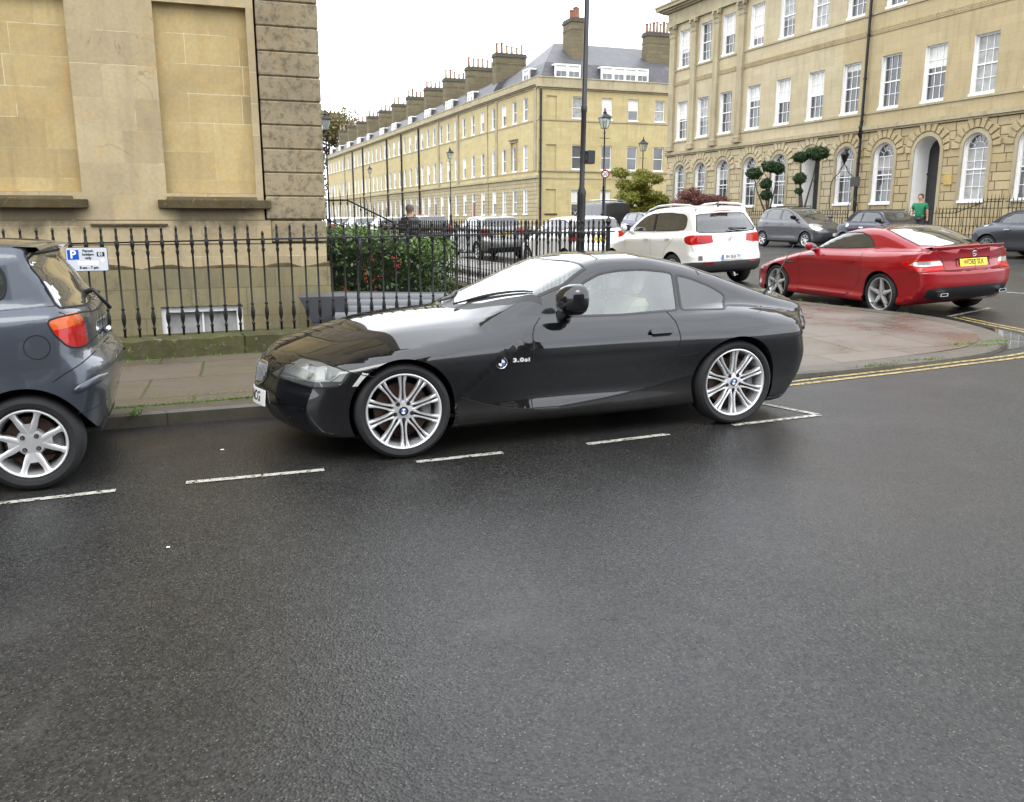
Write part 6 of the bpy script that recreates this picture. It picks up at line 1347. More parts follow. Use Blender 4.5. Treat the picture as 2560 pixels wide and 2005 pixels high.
# ---------------------------------------------------------------- near house on the left, blind windows and quoins
def near_house():
    h = thing('corner_house', 'tall honey stone corner house with blind windows behind black railings', 'building', (0, 0, 0))
    Yf = 11.5
    ops = [(-0.425, 0.625, 1.88, 4.06, 0), (-2.44, -1.355, 1.88, 4.06, 0), (-4.45, -3.37, 1.88, 4.06, 0)] + [(-0.425, 0.625, 5.9, 7.9, 0), (-2.44, -1.355, 5.9, 7.9, 0), (-4.45, -3.37, 5.9, 7.9, 0), (-0.425, .625, 9.4, 11, 0), (-2.44, -1.355, 9.4, 11, 0)]
    wall('wall', 0.71, 1.56, 13.0, ops, ST_NEAR, h, y=Yf, depth=0.10, x0=-9.0)
    for i, (a, b, c, d, _) in enumerate(ops):
        m = MB(); m.box(a-.02, b+.02, Yf+.098, Yf+.2, c-.02, d+.02); m.build('blind_window', ST_NICHE, h)
    wall('lower_wall', 0.78, 1.27, 1.556, [], ST_NEAR, h, y=Yf-0.012, x0=-9.0)
    m = MB(); m.box(-9, 1.475, Yf-.016, Yf+.3, 1.262, 1.272); m.box(-9, .80, Yf-.013, Yf+.3, 1.552, 1.5605); m.build('string_line', ST_SILL, h)
    # plinth: slightly proud, with a worn top edge
    m = MB(); n = 60; vv = []
    for i in range(n+1):
        x = -9+10.49*i/n; e = 0.03*math.sin(i*1.7)+0.02*math.sin(i*4.1); zt = 0.985+e if x < 1.2 else 0.985
        vv += [(x, Yf-.05, -2.2), (x, Yf-.05, zt-.02), (x, Yf-.035, zt), (x, Yf-.0125, zt+.02)]
    ff = []
    for i in range(n):
        for j in range(3): ff.append((i*4+j, (i+1)*4+j, (i+1)*4+j+1, i*4+j+1))
    m.add(vv, ff)
    # opening for the basement window is cut by splitting the plinth below
    m.v = [(x, y, z) for x, y, z in m.v]
    wall('plinth', 1.495, -2.2, 0.965, [(-0.60, 0.37, -0.95, 0.50, 0)], ST_LOW, h, y=Yf-.05, depth=.2, x0=-9.0)
    ledge = MB(); vv = []
    for i in range(n+1):
        x = -9+10.49*i/n; e = 0.022*math.sin(i*1.7)+0.014*math.sin(i*4.1)
        vv += [(x, Yf-.05, .964), (x, Yf-.046, .985+e), (x, Yf-.012, 1.0+e)]
    ledge.add(vv, [(i*3+j, (i+1)*3+j, (i+1)*3+j+1, i*3+j+1) for i in range(n) for j in range(2)]); ledge.build('plinth_ledge', ST_SILL, h)
    wall('middle_wall', 1.462, .96, 1.263, [], ST_NEAR, h, y=Yf-.011, x0=-9.0)
    # side wall down the long street, back, top
    m = MB(); Ys = 34; dx = -0.049*(Ys-Yf)
    m.add([(1.42, Yf+.001, -2), (1.42+dx, Ys, -2), (1.42+dx, Ys, 13), (1.42, Yf+.001, 13), (-9, Ys, -2), (-9, Ys, 13), (-9, Yf+.01, -2), (-9, Yf+.01, 13)], [(0, 1, 2, 3), (1, 4, 5, 2), (3, 2, 5, 7), (6, 7, 5, 4)])
    m.build('side_wall', ST_NEAR, h)
    # quoins
    z = 1.565; k = 0; q = MB(); hb = 0.288
    while z < 12.9:
        q.bbox(0.735, 1.475, Yf-.035, Yf+.40, z+.003, z+hb-.004, .014); z += hb; k += 1
    q.box(0.74, 1.435, Yf-.006, Yf+.38, 1.56, 13); q.build('quoins', ST_QUOIN, h)
    m = MB(); m.bbox(.785, 1.47, Yf-.028, Yf+.4, 1.285, 1.548, .01); m.build('quoin_base', ST_QUOIN, h)
    for (a, b) in ((-0.53, 0.79), (-2.62, -1.30), (-4.6, -3.2)):
        m = MB(); m.bbox(a, b, Yf-.09, Yf+.09, 1.695, 1.80, .008); m.add([(a+.10, Yf-.085, 1.80), (b-.16, Yf-.085, 1.80), (b-.17, Yf+.097, 1.885), (a+.11, Yf+.097, 1.885), (a+.10, Yf+.1, 1.80), (b-.16, Yf+.1, 1.80)], [(0, 1, 2, 3), (0, 3, 4), (1, 5, 2)])
        m.build('window_sill', ST_SILL, h)
    m = MB(); m.bbox(-1.30, -.44, Yf-.045, Yf+.05, 1.485, 1.515, .006); m.build('mossy_ledge', ST_SILL, h)
    m = MB(); m.box(-9.3, 1.9, Yf-.45, Yf+.2, 12.6, 13.0); m.box(-9, 1.45, Yf-.05, Yf+.2, 13, 14); m.build('cornice', ST_TRIM, h)
    m = MB(); m.box(-9.05, 1.47, Yf-.04, Yf+.1, 4.75, 5.0); m.build('string_course', ST_TRIM, h)
    wn = window(h, -0.115, -0.95, 0.97, 1.45, y=Yf+.05, nx=2, nz=1, fr=0.075, sill=False, blind=('c', .62), name='basement_window', rail=False)
    return h
nh = near_house()
# light well in front of it, retaining wall under the railings
lw = MB(); lw.box(-9, 1.5, 10.12, 11.45, -2.25, -2.2); lw.box(1.47, 1.6, 10.12, 12.2, -2.2, .30); lw.build('light_well', ST_LOW)['kind'] = 'structure'
# ---------------------------------------------------------------- grand terrace on the right, facing the long street
def xr(Y): return (48.45-Y)/0.9988
def right_terrace():
    h = thing('terrace_house', 'grand stone terrace on the right with pilasters, arched ground floor windows and black drainpipe', 'building'); place_b(h, 27.095, 48.45)
    L = 40.0
    # upper walls
    bays = [46.95, 44.82, 42.66, 40.24, 37.90, 35.56, 33.28, 31.0, 28.70, 26.40, 24.05, 21.75, 19.4, 17.1, 14.8, 12.5]
    bx_ = [xr(b) for b in bays]; W1 = 1.08
    ops = [(x-W1/2, x+W1/2, 6.26, 8.46, 0) for x in bx_] + [(x-W1/2, x+W1/2, 10.36, 12.45, 0) for x in bx_]
    wall('upper_wall', L, 5.62, 13.0, ops, ST_R, h, y=0, depth=.24, jamb=WHITE_WOOD)
    rb = random.Random(3)
    for i, x in enumerate(bx_):
        b = [('b', .45), ('c', .6), None, ('b', .35), ('b', .5), ('b', .5), ('b', .15), None, ('b', .4), ('c', 1.0)][i % 10]
        window(h, x, 6.30, W1, 2.16, y=.20, nx=3, nz=4, blind=b, fr=.065)
        if i < 11:
            b = [('c', 1.0), ('b', .6), ('b', .8), ('b', .45), None, ('c', .6), ('b', .5), ('b', .5)][(i*3+1) % 8]
            window(h, x, 10.40, W1, 2.05, y=.20, nx=3, nz=4, blind=b, fr=.065)
    # ground storey with arches
    ops = []; ring = MB(); inner = MB()
    for i, x in enumerate(bx_):
        door = i in (5, 8)
        w = 1.30 if door else 1.12; top = 4.86 if not door else 4.93; z0 = 2.30 if not door else 0.9
        ops.append((x-w/2, x+w/2, z0, top, 1))
        r = w/2; zc = top-r
        # smooth band round the arch, then wedge stones
        k = 20; vv = []; ff = []
        for j in range(k+1):
            a = math.pi*j/k
            for (q, yy) in ((r, -.015), (r+.16, -.015), (r+.16, .05)): vv.append((x+q*math.cos(a), yy, zc+q*math.sin(a)))
        for j in range(k):
            for t in range(2): ff.append((j*3+t, (j+1)*3+t, (j+1)*3+t+1, j*3+t+1))
        inner.add(vv, ff)
        inner.box(x-r-.16, x-r, -.015, .05, z0-.25, zc); inner.box(x+r, x+r+.16, -.015, .05, z0-.25, zc)
        nw = 11; ring = MB()
        for j in range(nw):
            a0 = math.pi*j/nw+.022; a1 = math.pi*(j+1)/nw-.022; am = (a0+a1)/2
            r0 = r+.18
            R1 = r+.50 if j % 2 else r+.60
            if abs(am-math.pi/2) < .5: R1 = min(R1+.02, (5.43-zc)/max(math.sin(am), .5))
            def P(rr_, a, yy): return (min(max(x+rr_*math.cos(a), x-1.09), x+1.09), yy, min(zc+rr_*math.sin(a), 5.44))
            v = [P(r0, a0, .01), P(R1, a0, .01), P(R1, a1, .01), P(r0, a1, .01), P(r0+.03, a0+.02, -.05), P(R1-.03, a0+.02, -.05), P(R1-.03, a1-.02, -.05), P(r0+.03, a1-.02, -.05)]
            ring.add(v, [(4, 5, 6, 7), (0, 1, 5, 4), (1, 2, 6, 5), (2, 3, 7, 6), (3, 0, 4, 7)])
        ring.build('arch_stones', ST_R, h)
    wall('ground_floor_wall', L, -1.0, 5.46, ops, ST_RUST, h, y=.02, depth=.26, jamb=WHITE_WOOD)
    inner.build('arch_surround', ST_TRIM, h)
    for i, x in enumerate(bx_):
        if i in (5, 8):
            w = 1.30; top = 4.93; z0 = .9; r = w/2; zc = top-r; yd = .85
            m = MB(); pts = [(x-r, z0), (x+r, z0)] + [(x+r*math.cos(math.pi*j/14), zc+r*math.sin(math.pi*j/14)) for j in range(15)]
            n = len(pts); m.add([(a, .26, b) for a, b in pts]+[(a, yd, b) for a, b in pts], [(j, j+n, (j+1) % n+n, (j+1) % n) for j in range(n)])
            m.build('door_recess', WHITE_WOOD, h)
            d = MB(); d.add([(a, yd-.005, b) for a, b in pts], [tuple(range(n))])
            for (px0, px1, pz0, pz1) in ((-.5, -.07, 1.15, 2.0), (.07, .5, 1.15, 2.0), (-.5, -.07, 2.15, 3.3), (.07, .5, 2.15, 3.3)): d.bbox(x+px0, x+px1, yd-.03, yd, pz0, pz1, .012)
            d.box(x-r, x+r, yd-.05, yd, 3.42, 3.5)
            do = d.build('front_door', DOORB, h)
            q = MB(); q.lathe([(0, -.06), (.035, -.045), (.035, -.02), (.015, 0)], 10, (x, yd, 2.1), 'y'); q.build('door_knob', plain('brass', (.6, .42, .12), .25, metal=1), do, smooth=True)
            q = MB(); q.bbox(x+.02, x+.32, yd-.045, yd-.028, 2.55, 2.60, .004); q.build('letter_plate', plain('brass', (.6, .42, .12), .25, metal=1), do)
            s = MB(); s.box(x-.95, x+.95, -2.4, .26, .62, .88); s.box(x-.8, x+.8, -.35, .8, .8, .899); s.build('doorstep', ST_TRIM, h)
        else:
            b = [None, None, ('b', .0001), None, None, None, ('c', .5), ('c', .45), None, ('c', .98), ('c', .55)][i % 11]
            if i == 2: b = ('c', 0.4)
            window(h, x, 2.30, 1.12, 2.56, y=.22, nx=3, nz=4, arch=True, fr=.065, blind=b)
    # bands, frieze, cornice, parapet
    t = MB()
    t.box(-.12, L, -.14, .02, 5.46, 5.62); t.box(-.08, L, -.07, .02, 5.38, 5.47); t.box(-.02, L, -.05, .02, 6.14, 6.235); t.box(-.02, L, -.05, .02, 10.24, 10.335)
    t.build('string_course', ST_TRIM, h)
    fz = MB(); fz.box(-.02, L, -.035, .02, 9.42, 9.66)
    n = int(L/.16)
    for i in range(n):
        x = .08+i*.16; fz.tube([(x+.09*math.cos(a)*.8, -.04, 9.54+.07*math.sin(a)) for a in (0, 1.0, 2.1, 3.1, 4.2, 5.2, 6.28)], .012, 4, cap=False)
    fz.build('carved_frieze', stone('stone_frieze', (.40, .32, .19), (.36, .29, .17), bw=9, rh=9, mortar=0, grime=.6, stain=.3, streak=.3), h)
    c = MB()
    c.box(-.25, L, -.16, .02, 12.86, 13.14); c.box(-.20, L, -.12, .02, 13.14, 13.62)
    for (a, b, d) in ((13.62, 13.70, .30), (13.70, 13.80, .44), (13.80, 13.98, .62), (13.98, 14.06, .68)): c.box(-.25-d, L, -d, .3, a, b)
    c.box(-.2, L, -.02, .35, 14.06, 15.1); c.box(-.25, L, -.08, .4, 15.1, 15.22)
    c.build('cornice', ST_TRIM, h)
    m = MB(); m.add([(0, 0.01, -1), (0, 11, -1), (0, 11, 14), (0, .01, 14), (L, 0.01, -1), (L, 11, -1), (L, 11, 14), (L, .01, 14)], [(0, 1, 2, 3), (5, 4, 7, 6), (1, 5, 6, 2), (3, 2, 6, 7)]); m.build('side_wall', ST_R, h)
    # pilasters with leafy capitals
    for (Ya, Yb) in ((48.30, 47.78), (46.05, 45.60), (43.83, 43.40), (41.62, 41.16)):
        xa, xb = xr(Ya), xr(Yb); m = MB()
        m.bbox(xa-.08, xb+.08, -.26, .02, 5.66, 5.86, .02); m.bbox(xa-.04, xb+.04, -.22, .02, 5.86, 6.02, .03)
        m.box(xa, xb, -.16, .02, 6.02, 12.14)
        m.bbox(xa-.02, xb+.02, -.19, .02, 12.12, 12.2, .02)
        for row, (za, zb_, ex) in enumerate(((12.2, 12.45, .03), (12.42, 12.68, .07))):
            for j in range(4):
                xx = xa+(xb-xa)*(j+.5)/4
                m.add([(xx-.06, -.17, za), (xx+.06, -.17, za), (xx+.07, -.20-ex, zb_-.05), (xx-.07, -.20-ex, zb_-.05), (xx+.03, -.25-ex, zb_), (xx-.03, -.25-ex, zb_), (xx, -.27-ex, zb_-.06)], [(0, 1, 2, 3), (3, 2, 4, 5), (5, 4, 6)])
        m.box(xa-.01, xb+.01, -.2, .02, 12.2, 12.72)
        for xx in (xa-.02, xb+.02): m.lathe([(0, -.30), (.09, -.30), (.09, -.12)], 10, (xx, 0, 12.68), 'y')
        m.bbox(xa-.1, xb+.1, -.30, .02, 12.74, 12.86, .02)
        m.build('pilaster', ST_TRIM, h)
    drainpipe(h, xr(32.3), 1.0, 13.2, y=-.14, r=.062)
    m = MB(); m.tube([(xr(32.3), -.14, 5.75), (xr(32.3), -.22, 5.6), (xr(32.3), -.22, 5.3), (xr(32.3), -.12, 5.1)], .065, 8); m.build('pipe_bend', IRON, h, smooth=True)
    m = MB(); m.bbox(xr(28.7)+.98, xr(28.7)+1.35, -.03, .03, 2.95, 3.35, .01); m.build('stone_plaque', plain('yellow_stone_plaque', (.42, .30, .10), .8), h)
    mansard(h, 0.3, L, .5, 10.8, 14.0, 15.6, 17.6, name='roof')
    chimney(h, -.1, 1.1, 3.2, 7.4, 13.5, 20.0, n=7)
    chimney(h, 15.2, 16.4, 3.2, 7.4, 13.5, 20.0, n=7)
    return h
rt = right_terrace()
# ---------------------------------------------------------------- terrace of houses beyond the side street
def bay_x(Y, Y1): return (Y1-Y)/0.9988
def fx(Y): return 28 - 0.049*(Y-30)
_TS = ['fourth', 'fifth', 'sixth', 'seventh', 'eighth', 'ninth', 'tenth', 'eleventh', 'twelfth']
def house_front(h, L, xsb, door=None, mirrorwin=True, rusticated=True, big=None, seed=0):
    rb = random.Random(seed); W = 1.0; ops_g = []; ops_u = []
    for i, x in enumerate(xsb):
        z0, z1 = (2.05, 4.15) if i != door else (.75, 4.15)
        ops_g.append((x-.46, x+.46, z0, z1, 0))
        ops_u.append((x-.46, x+.46, 5.66, 7.74, 0)); ops_u.append((x-.46, x+.46, 9.66, 11.52, 0))
    wall('ground_floor_wall', L, -1.0, 4.98, ops_g, ST_LR if rusticated else ST_L, h, y=.02, depth=.18, jamb=WHITE_WOOD)
    wall('upper_wall', L, 5.18, 12.0, ops_u, ST_L, h, y=0.0, depth=.18, jamb=WHITE_WOOD)
    t = MB(); t.box(0, L, -.12, .02, 4.98, 5.18); t.box(0, L, -.05, .02, 5.52, 5.62); t.box(0, L, -.05, .02, 9.50, 9.60); t.build('string_course', ST_TRIM, h)
    c = MB(); c.box(0, L, -.08, .05, 11.98, 12.12); c.box(0, L, -.22, .05, 12.12, 12.22); c.box(0, L, -.36, .05, 12.22, 12.40); c.box(0, L, -.02, .3, 12.40, 12.84); c.box(0, L, -.06, .34, 12.84, 12.92); c.build('cornice_and_parapet', ST_TRIM, h)
    for i, x in enumerate(xsb):
        bl = rb.choice([None, ('b', .5), ('b', .35), ('c', .9), None])
        if i == door:
            d = MB(); d.box(x-.46, x+.46, .12, .16, .75, 3.3); 
            for (a, b, c_, e) in ((-.36, -.05, 1.0, 1.9), (.05, .36, 1.0, 1.9), (-.36, -.05, 2.0, 3.1), (.05, .36, 2.0, 3.1)): d.bbox(x+a, x+b, .10, .125, c_, e, .008)
            d.build('front_door', plain('door_dark_%d' % (seed % 3), [(.012, .012, .014), (.16, .02, .018), (.62, .62, .6)][seed % 3], .3), h)
            window(h, x, 3.34, .92, .80, y=.14, nx=2, nz=1, fr=.05, sill=False, rail=False, name='fanlight')
        else: window(h, x, 2.08, .92, 2.06, y=.14, nx=2, nz=2, fr=.06, blind=bl)
        window(h, x, 5.69, .92, 2.04, y=.14, nx=2, nz=2, fr=.06, blind=rb.choice([None, ('b', .5), ('c', .9), None]))
        window(h, x, 9.69, .92, 1.82, y=.14, nx=2, nz=2, fr=.06, blind=rb.choice([None, ('b', .5), ('b', .4), None]))
def dormer(parent, x0, x1, n, z0=12.95, z1=13.95, y=.35, depth=1.6, alongx=True):
    m = MB(); m.box(x0, x1, y, y+depth, z1-.12, z1); m.box(x0, x1, y, y+.12, z0, z0+.08)
    w = (x1-x0)/n
    for i in range(n+1): m.box(x0+w*i-(.10 if 0 < i < n else 0)+(0 if i else 0), x0+w*i+(.10 if i < n else 0) if i else x0+.12, y, y+.12, z0+.08, z1-.12)
    m.box(x1-.12, x1, y, y+.12, z0+.08, z1-.12)
    o = m.build('dormer', WHITE_WOOD, parent)
    s = MB(); s.box(x0+.02, x1-.02, y+.13, y+depth, z0-.2, z1-.125); s.build('dormer_cheek', SLATE, o)
    for i in range(n):
        a, b = x0+w*i+.12, x0+w*(i+1)-.12
        f = MB(); f.box(a-.02, b+.02, y+.05, y+.08, (z0+z1)/2-.02, (z0+z1)/2+.02); f.box((a+b)/2-.01, (a+b)/2+.01, y+.055, y+.08, z0+.08, z1-.12); wn = f.build('window', WHITE_WOOD, o)
        add_mesh('pane', [(a-.02, y+.085, z0+.08), (b+.02, y+.085, z0+.08), (b+.02, y+.085, z1-.12), (a-.02, y+.085, z1-.12)], [(0, 1, 2, 3)], PANE, wn)
        add_mesh('blind', [(a-.02, y+.083, (z0+z1)/2), (b+.02, y+.083, (z0+z1)/2), (b+.02, y+.083, z1-.12), (a-.02, y+.083, z1-.12)], [(0, 1, 2, 3)], BLIND, wn)
    return o
def corner_block():
    h = thing('terrace_house', 'stone house at the side street corner with slate mansard roof and white dormers', 'building')
    h.location = (25.89, 67.44, 0)
    # south front, along +x
    L = 12.6; S = [3.45, 6.10, 8.50, 11.0]
    ops = []
    for x in S: ops += [(x-.48, x+.48, 2.10, 4.05, 0), (x-.48, x+.48, 5.67, 7.66, 0), (x-.48, x+.48, 9.69, 11.44, 0)]
    bl = [(.70, 1.58, 2.15, 4.09, 0), (.70, 1.58, 5.67, 7.64, 0), (.70, 1.58, 9.66, 11.42, 0)]
    wall('south_wall', L, -1, 12.0, ops+bl, ST_L, h, y=0, depth=.18)
    for (a, b, c, d, _) in bl: m = MB(); m.box(a-.01, b+.01, .10, .2, c-.01, d+.01); m.build('blind_window', ST_L, h); 
    m = MB(); m.box(.6, 1.7, -.08, .1, 2.02, 2.14); m.build('window_sill', ST_SILL, h)
    rb = random.Random(5)
    for x in S:
        window(h, x, 2.13, .94, 1.90, y=.15, nx=1, nz=2, fr=.06, blind=('b', .6)); window(h, x, 5.71, .94, 1.93, y=.15, nx=1, nz=2, fr=.06, blind=None); window(h, x, 9.73, .94, 1.69, y=.15, nx=1, nz=2, fr=.06, blind=[('c', 1), ('b', .95), ('b', .55), ('c', 1.0)][S.index(x)])
    t = MB(); t.box(0, L, -.06, .02, 9.50, 9.60); t.box(-.05, L, -.10, .02, 5.50, 5.62); t.box(-.05, L, -.04, .02, 4.93, 5.05); t.build('string_course', ST_TRIM, h)
    c = MB(); c.box(-.02, L, -.10, .05, 11.92, 12.05); c.box(-.2, L, -.26, .05, 12.05, 12.18); c.box(-.0, L, -.0, .3, 12.18, 12.80); c.box(-.04, L, -.05, .34, 12.80, 12.88); c.build('cornice_and_parapet', ST_TRIM, h)
    drainpipe(h, .16, -.5, 11.9, y=-.13, r=.09)
    # west front in a turned empty
    g = bpy.data.objects.new('west_front', None); link(g, h); D = 11.6
    Y1 = 67.44; g.location = (-0.049*D, D*.9988, 0); g.rotation_euler = (0, 0, ANG)
    xsb = [D-(Y-Y1) for Y in (77.5, 74.95, 72.5, 70.1)]
    house_front(g, D, xsb, None, seed=4)
    for a in (D-.55, D-9.3+.0): 
        m = MB(); m.box(a-.25, a+.25, -.10, .02, 5.62, 12.0); m.build('pilaster', ST_TRIM, g)
    m = MB(); x = xsb[2]; m.bbox(x-.62, x-.5, -.14, .02, 5.9, 8.1, .02); m.bbox(x+.5, x+.62, -.14, .02, 5.9, 8.1, .02); m.bbox(x-.78, x+.78, -.34, .02, 8.30, 8.42, .02); m.bbox(x-.66, x+.66, -.2, .02, 8.1, 8.3, .02); m.build('window_hood', ST_TRIM, g)
    mansard(h, .25, L, .35, 10.2, 12.75, 14.15, 16.5, inset=.75, hipL=3.2, name='roof')
    r2 = mansard(h, .25, 8.0, 5.0, 11.4, 12.74, 14.14, 16.45, inset=.75, hipL=3.9, hipR=.01, name='roof')
    dormer(h, 1.5, 3.75, 2, 12.90, 13.95, y=.25); dormer(h, 5.6, 9.95, 4, 12.88, 13.95, y=.25)
    chimney(h, 3.75, 5.0, 2.2, 4.1, 12.8, 18.0, n=5, pot=TERRA, ph=.9); chimney(h, 10.9, 13.2, 2.4, 3.4, 12.6, 17.4, n=7, ph=.9)
    chimney(h, 4.9, 5.6, 4.4, 5.2, 13, 16.0, n=1, pot=TERRA, ph=1.3)
    dormer(g, 7.6, 9.0, 1, 12.95, 13.9, y=.3)
    m = MB(); m.add([(L, .01, -1), (L, 12, -1), (L, 12, 12.8), (L, .01, 12.8), (0, 12, -1), (0, 12, 12.8)], [(0, 1, 2, 3), (1, 4, 5, 2)]); m.build('side_wall', ST_L, h)
    # gabled side of the neighbour seen over the roof
    return h
cb = corner_block()
walls_ = [79.03, 87.0, 94.6, 101.8, 109.6, 117.0, 124.2, 131.6, 138.9, 146.0, 153.5, 161.0]
stk = [79.8, 87.6, 95.1, 102.3, 110.2, 117.6, 124.9, 132.2, 139.5, 146.6, 154.1]
for k in range(len(walls_)-1):
    ya, yb = walls_[k], walls_[k+1]; L = (yb-ya)/.9988
    lab = '%s house of the long receding stone terrace, counted from the side street corner' % (['second', 'third'] + _TS)[k]
    h = thing('terrace_house', lab, 'building', group='houses of the long stone terrace'); place_b(h, fx(yb)-.32, yb)
    xs_ = [L*(i+.5)/3 for i in range(3)]
    house_front(h, L, xs_, door=2 if k > 1 else 1, seed=k+7)
    mansard(h, 0, L, .35, 10, 12.75, 14.0, 16.1, name='roof')
    yc = L-(stk[k]-ya); chimney(h, yc-.5, yc+.5, 1.0, 4.0, 12.8, 16.7, n=6 if k < 5 else 5, ph=.8)
    a = L*.28 if k % 2 else L*.2; dormer(h, a, a+(2.3 if k % 3 else 1.5), 3 if k % 3 else 2, 12.95, 13.9, y=.3)
    if k in (2, 3, 4, 6, 7): drainpipe(h, .1, .5, 12.2, y=-.12, r=.10)
    if k in (1, 8): 
        for a in (.5, L-.5): m = MB(); m.box(a-.28, a+.28, -.14, .02, 5.2, 12.0); m.build('pilaster', ST_TRIM, h)
    m = MB(); m.add([(0, .05, -1), (0, 10, -1), (0, 10, 12.8), (0, .05, 12.8), (L, .05, -1), (L, 10, -1), (L, 10, 12.8), (L, .05, 12.8)], [(0, 1, 2, 3), (5, 4, 7, 6), (1, 5, 6, 2)]); m.build('party_wall', ST_L, h)
# houses across the near street, behind the camera: they stand in the car's reflections
protoY = [o for o in COL.objects if o.get('group') == 'houses of the long stone terrace' and o.parent is None][0]
REFL_DARK = plain('reflection_darkened_stone', (.075, .065, .05), .9, var=.4, scale=1.5)  # unseen houses darkened on purpose so the coupe's side reflects less light
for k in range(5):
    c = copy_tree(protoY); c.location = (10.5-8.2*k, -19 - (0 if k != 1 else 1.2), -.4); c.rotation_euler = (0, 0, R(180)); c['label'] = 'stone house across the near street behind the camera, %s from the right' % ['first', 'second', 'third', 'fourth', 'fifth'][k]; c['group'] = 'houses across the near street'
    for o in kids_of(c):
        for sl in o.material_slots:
            if sl.material in (ST_L, ST_LR, ST_TRIM, ST_CHIM): sl.link = 'OBJECT'; sl.material = REFL_DARK
# ================================================================ railings
def bar_profile(H, zr, short=False, n=8):
    """turned cast-iron bar: vase near the foot, collar under the rail, spike finial"""
    p = [(.0, 0), (.013, 0), (.013, .085), (.019, .092), (.019, .105), (.0115, .115), (.010, .13), (.019, .165), (.0235, .20), (.0215, .245), (.013, .285), (.011, .30), (.018, .308), (.018, .320), (.0105, .332), (.0105, zr-.135),
         (.015, zr-.12), (.020, zr-.10), (.012, zr-.075), (.015, zr-.05), (.022, zr-.025), (.022, zr+.02), (.015, zr+.03)]
    if short: p += [(.012, zr+.05), (.017, zr+.065), (.012, zr+.09), (.0, zr+.11)]
    else: p += [(.014, zr+.05), (.0165, zr+.075), (.0115, zr+.085), (.012, zr+.135), (.0165, zr+.145), (.012, zr+.155), (.008, H-.012), (.0, H)]
    return p
_bm = {}
def bar_mesh(H, zr, short=False, n=10):
    k = (H, zr, short, n)
    if k not in _bm:
        m = MB(); m.lathe(bar_profile(H, zr, short), n); o = m.build('baluster', IRON, smooth=True, auto=45); _bm[k] = o.data; bpy.data.objects.remove(o)
    return _bm[k]
def bar(parent, loc, H, zr, short=False, n=10, tilt=0.0):
    o = bpy.data.objects.new('baluster', bar_mesh(H, zr, short, n)); link(o, parent); o.location = loc; o.rotation_euler = (tilt, tilt*.6, 0); return o
# railing along the near street (bars measured every 147 mm)
H1, ZR = 1.185, 1.005
ra = thing('iron_railing', 'near black iron railing on a mossy stone plinth in front of the corner house', 'railing', (0, 9.95, 0))
zp = lambda x: .335 + .016*x
x = 4.70; i = 0
while x > -5.2:
    bar(ra, (x + RND.uniform(-.004, .004), 0, zp(x)-.01), H1, ZR, short=(i == 28), n=10 if x > -2.5 else 6, tilt=RND.uniform(-.006, .006)); x -= .1472; i += 1
m = MB(); m.bbox(-5.3, 4.86, -.016, .016, -.008, .008, .003); m.xf(Matrix.Translation((0, 0, .335+ZR)) @ Matrix(((1, 0, 0, 0), (0, 1, 0, 0), (.016, 0, 1, 0), (0, 0, 0, 1)))); m.build('top_rail', IRON, ra)
m = MB(); n = 80; vv = []; ff = []
for i in range(n+1):
    x = -5.3+10.25*i/n; e = .008*math.sin(i*2.1)+.006*math.sin(i*5.3); z = .335+.016*x
    vv += [(x, -.16, z-.26), (x, -.165+e*.5, z-.03+e), (x, -.13, z+e*.3), (x, .14, z+.004), (x, .16, z-.03), (x, .16, z-.6)]
for i in range(n):
    for j in range(5): ff.append((i*6+j, (i+1)*6+j, (i+1)*6+j+1, i*6+j+1))
ff += [tuple(n*6+j for j in range(6)), tuple(range(6))[::-1]]
m.add(vv, ff); m.build('stone_plinth', ST_PLINTH, ra)
# leaning stay rod and drain hopper seen behind it
# railing along the long street
rb_ = thing('iron_railing', 'black iron railing on a low mossy wall running away beside the hedge', 'railing', (4.77, 9.95, 0))
k = 0; d = .11
while d < 12.4:
    bar(rb_, (-.049*d, d, .40+.0+.006*d*0), H1-.02, ZR-.02, n=8 if d < 6 else 6); d += .143; k += 1
m = MB(); m.bbox(-.014, .014, 0, 12.5, 1.375, 1.392, .003); m.xf(Matrix(((1, -.049, 0, 0), (0, 1, 0, 0), (0, 0, 1, 0), (0, 0, 0, 1)))); m.build('top_rail', IRON, rb_)
m = MB(); m.bbox(-.15, .15, -.15, 12.7, .0, .41, .03); m.xf(Matrix(((1, -.049, 0, 0), (0, 1, 0, 0), (0, 0, 1, 0), (0, 0, 0, 1)))); m.build('stone_plinth', ST_PLINTH, rb_)
m = MB(); m.tube([(0, 0, .35), (0, 0, 1.45)], .028, 10); m.lathe([(.028, 1.45), (.05, 1.47), (.02, 1.50), (.035, 1.54), (0, 1.62)], 10); m.build('corner_post', IRON, rb_, smooth=True, auto=40)
# stepped handrails up to the front door, seen past the quoins
def sloping_railing(label, pts, zb, H=1.05, sp=.15, name='step_railing', thick=.012):
    r = thing(name, label, 'railing', pts[0][:2] + (0,)); o = Vector(pts[0][:2] + (0,))
    P = [Vector(p) - o for p in pts]; m = MB(); m.tube(P, .02, 6); m.build('handrail', IRON, r, smooth=True)
    for a, b in zip(P[:-1], P[1:]):
        n = max(1, int((b-a).length/sp))
        for i in range(n):
            p = a + (b-a)*i/n; q = MB(); q.tube([(p.x, p.y, p.z-H), (p.x, p.y, p.z+.10), (p.x, p.y, p.z+.24)], [thick, thick*.9, .003], 6)
            q.lathe([(thick, -.0), (thick*1.9, .03), (thick, .06)], 8, (p.x, p.y, p.z-.10)); q.build('baluster', IRON, r, smooth=True)
    return r
sloping_railing('black iron step railing rising to the front door beyond the hedge', [(1.55, 19.0, 1.98), (2.9, 18.95, 1.98), (4.0, 18.9, 1.45), (4.2, 18.9, 1.44)], 1, H=1.5)
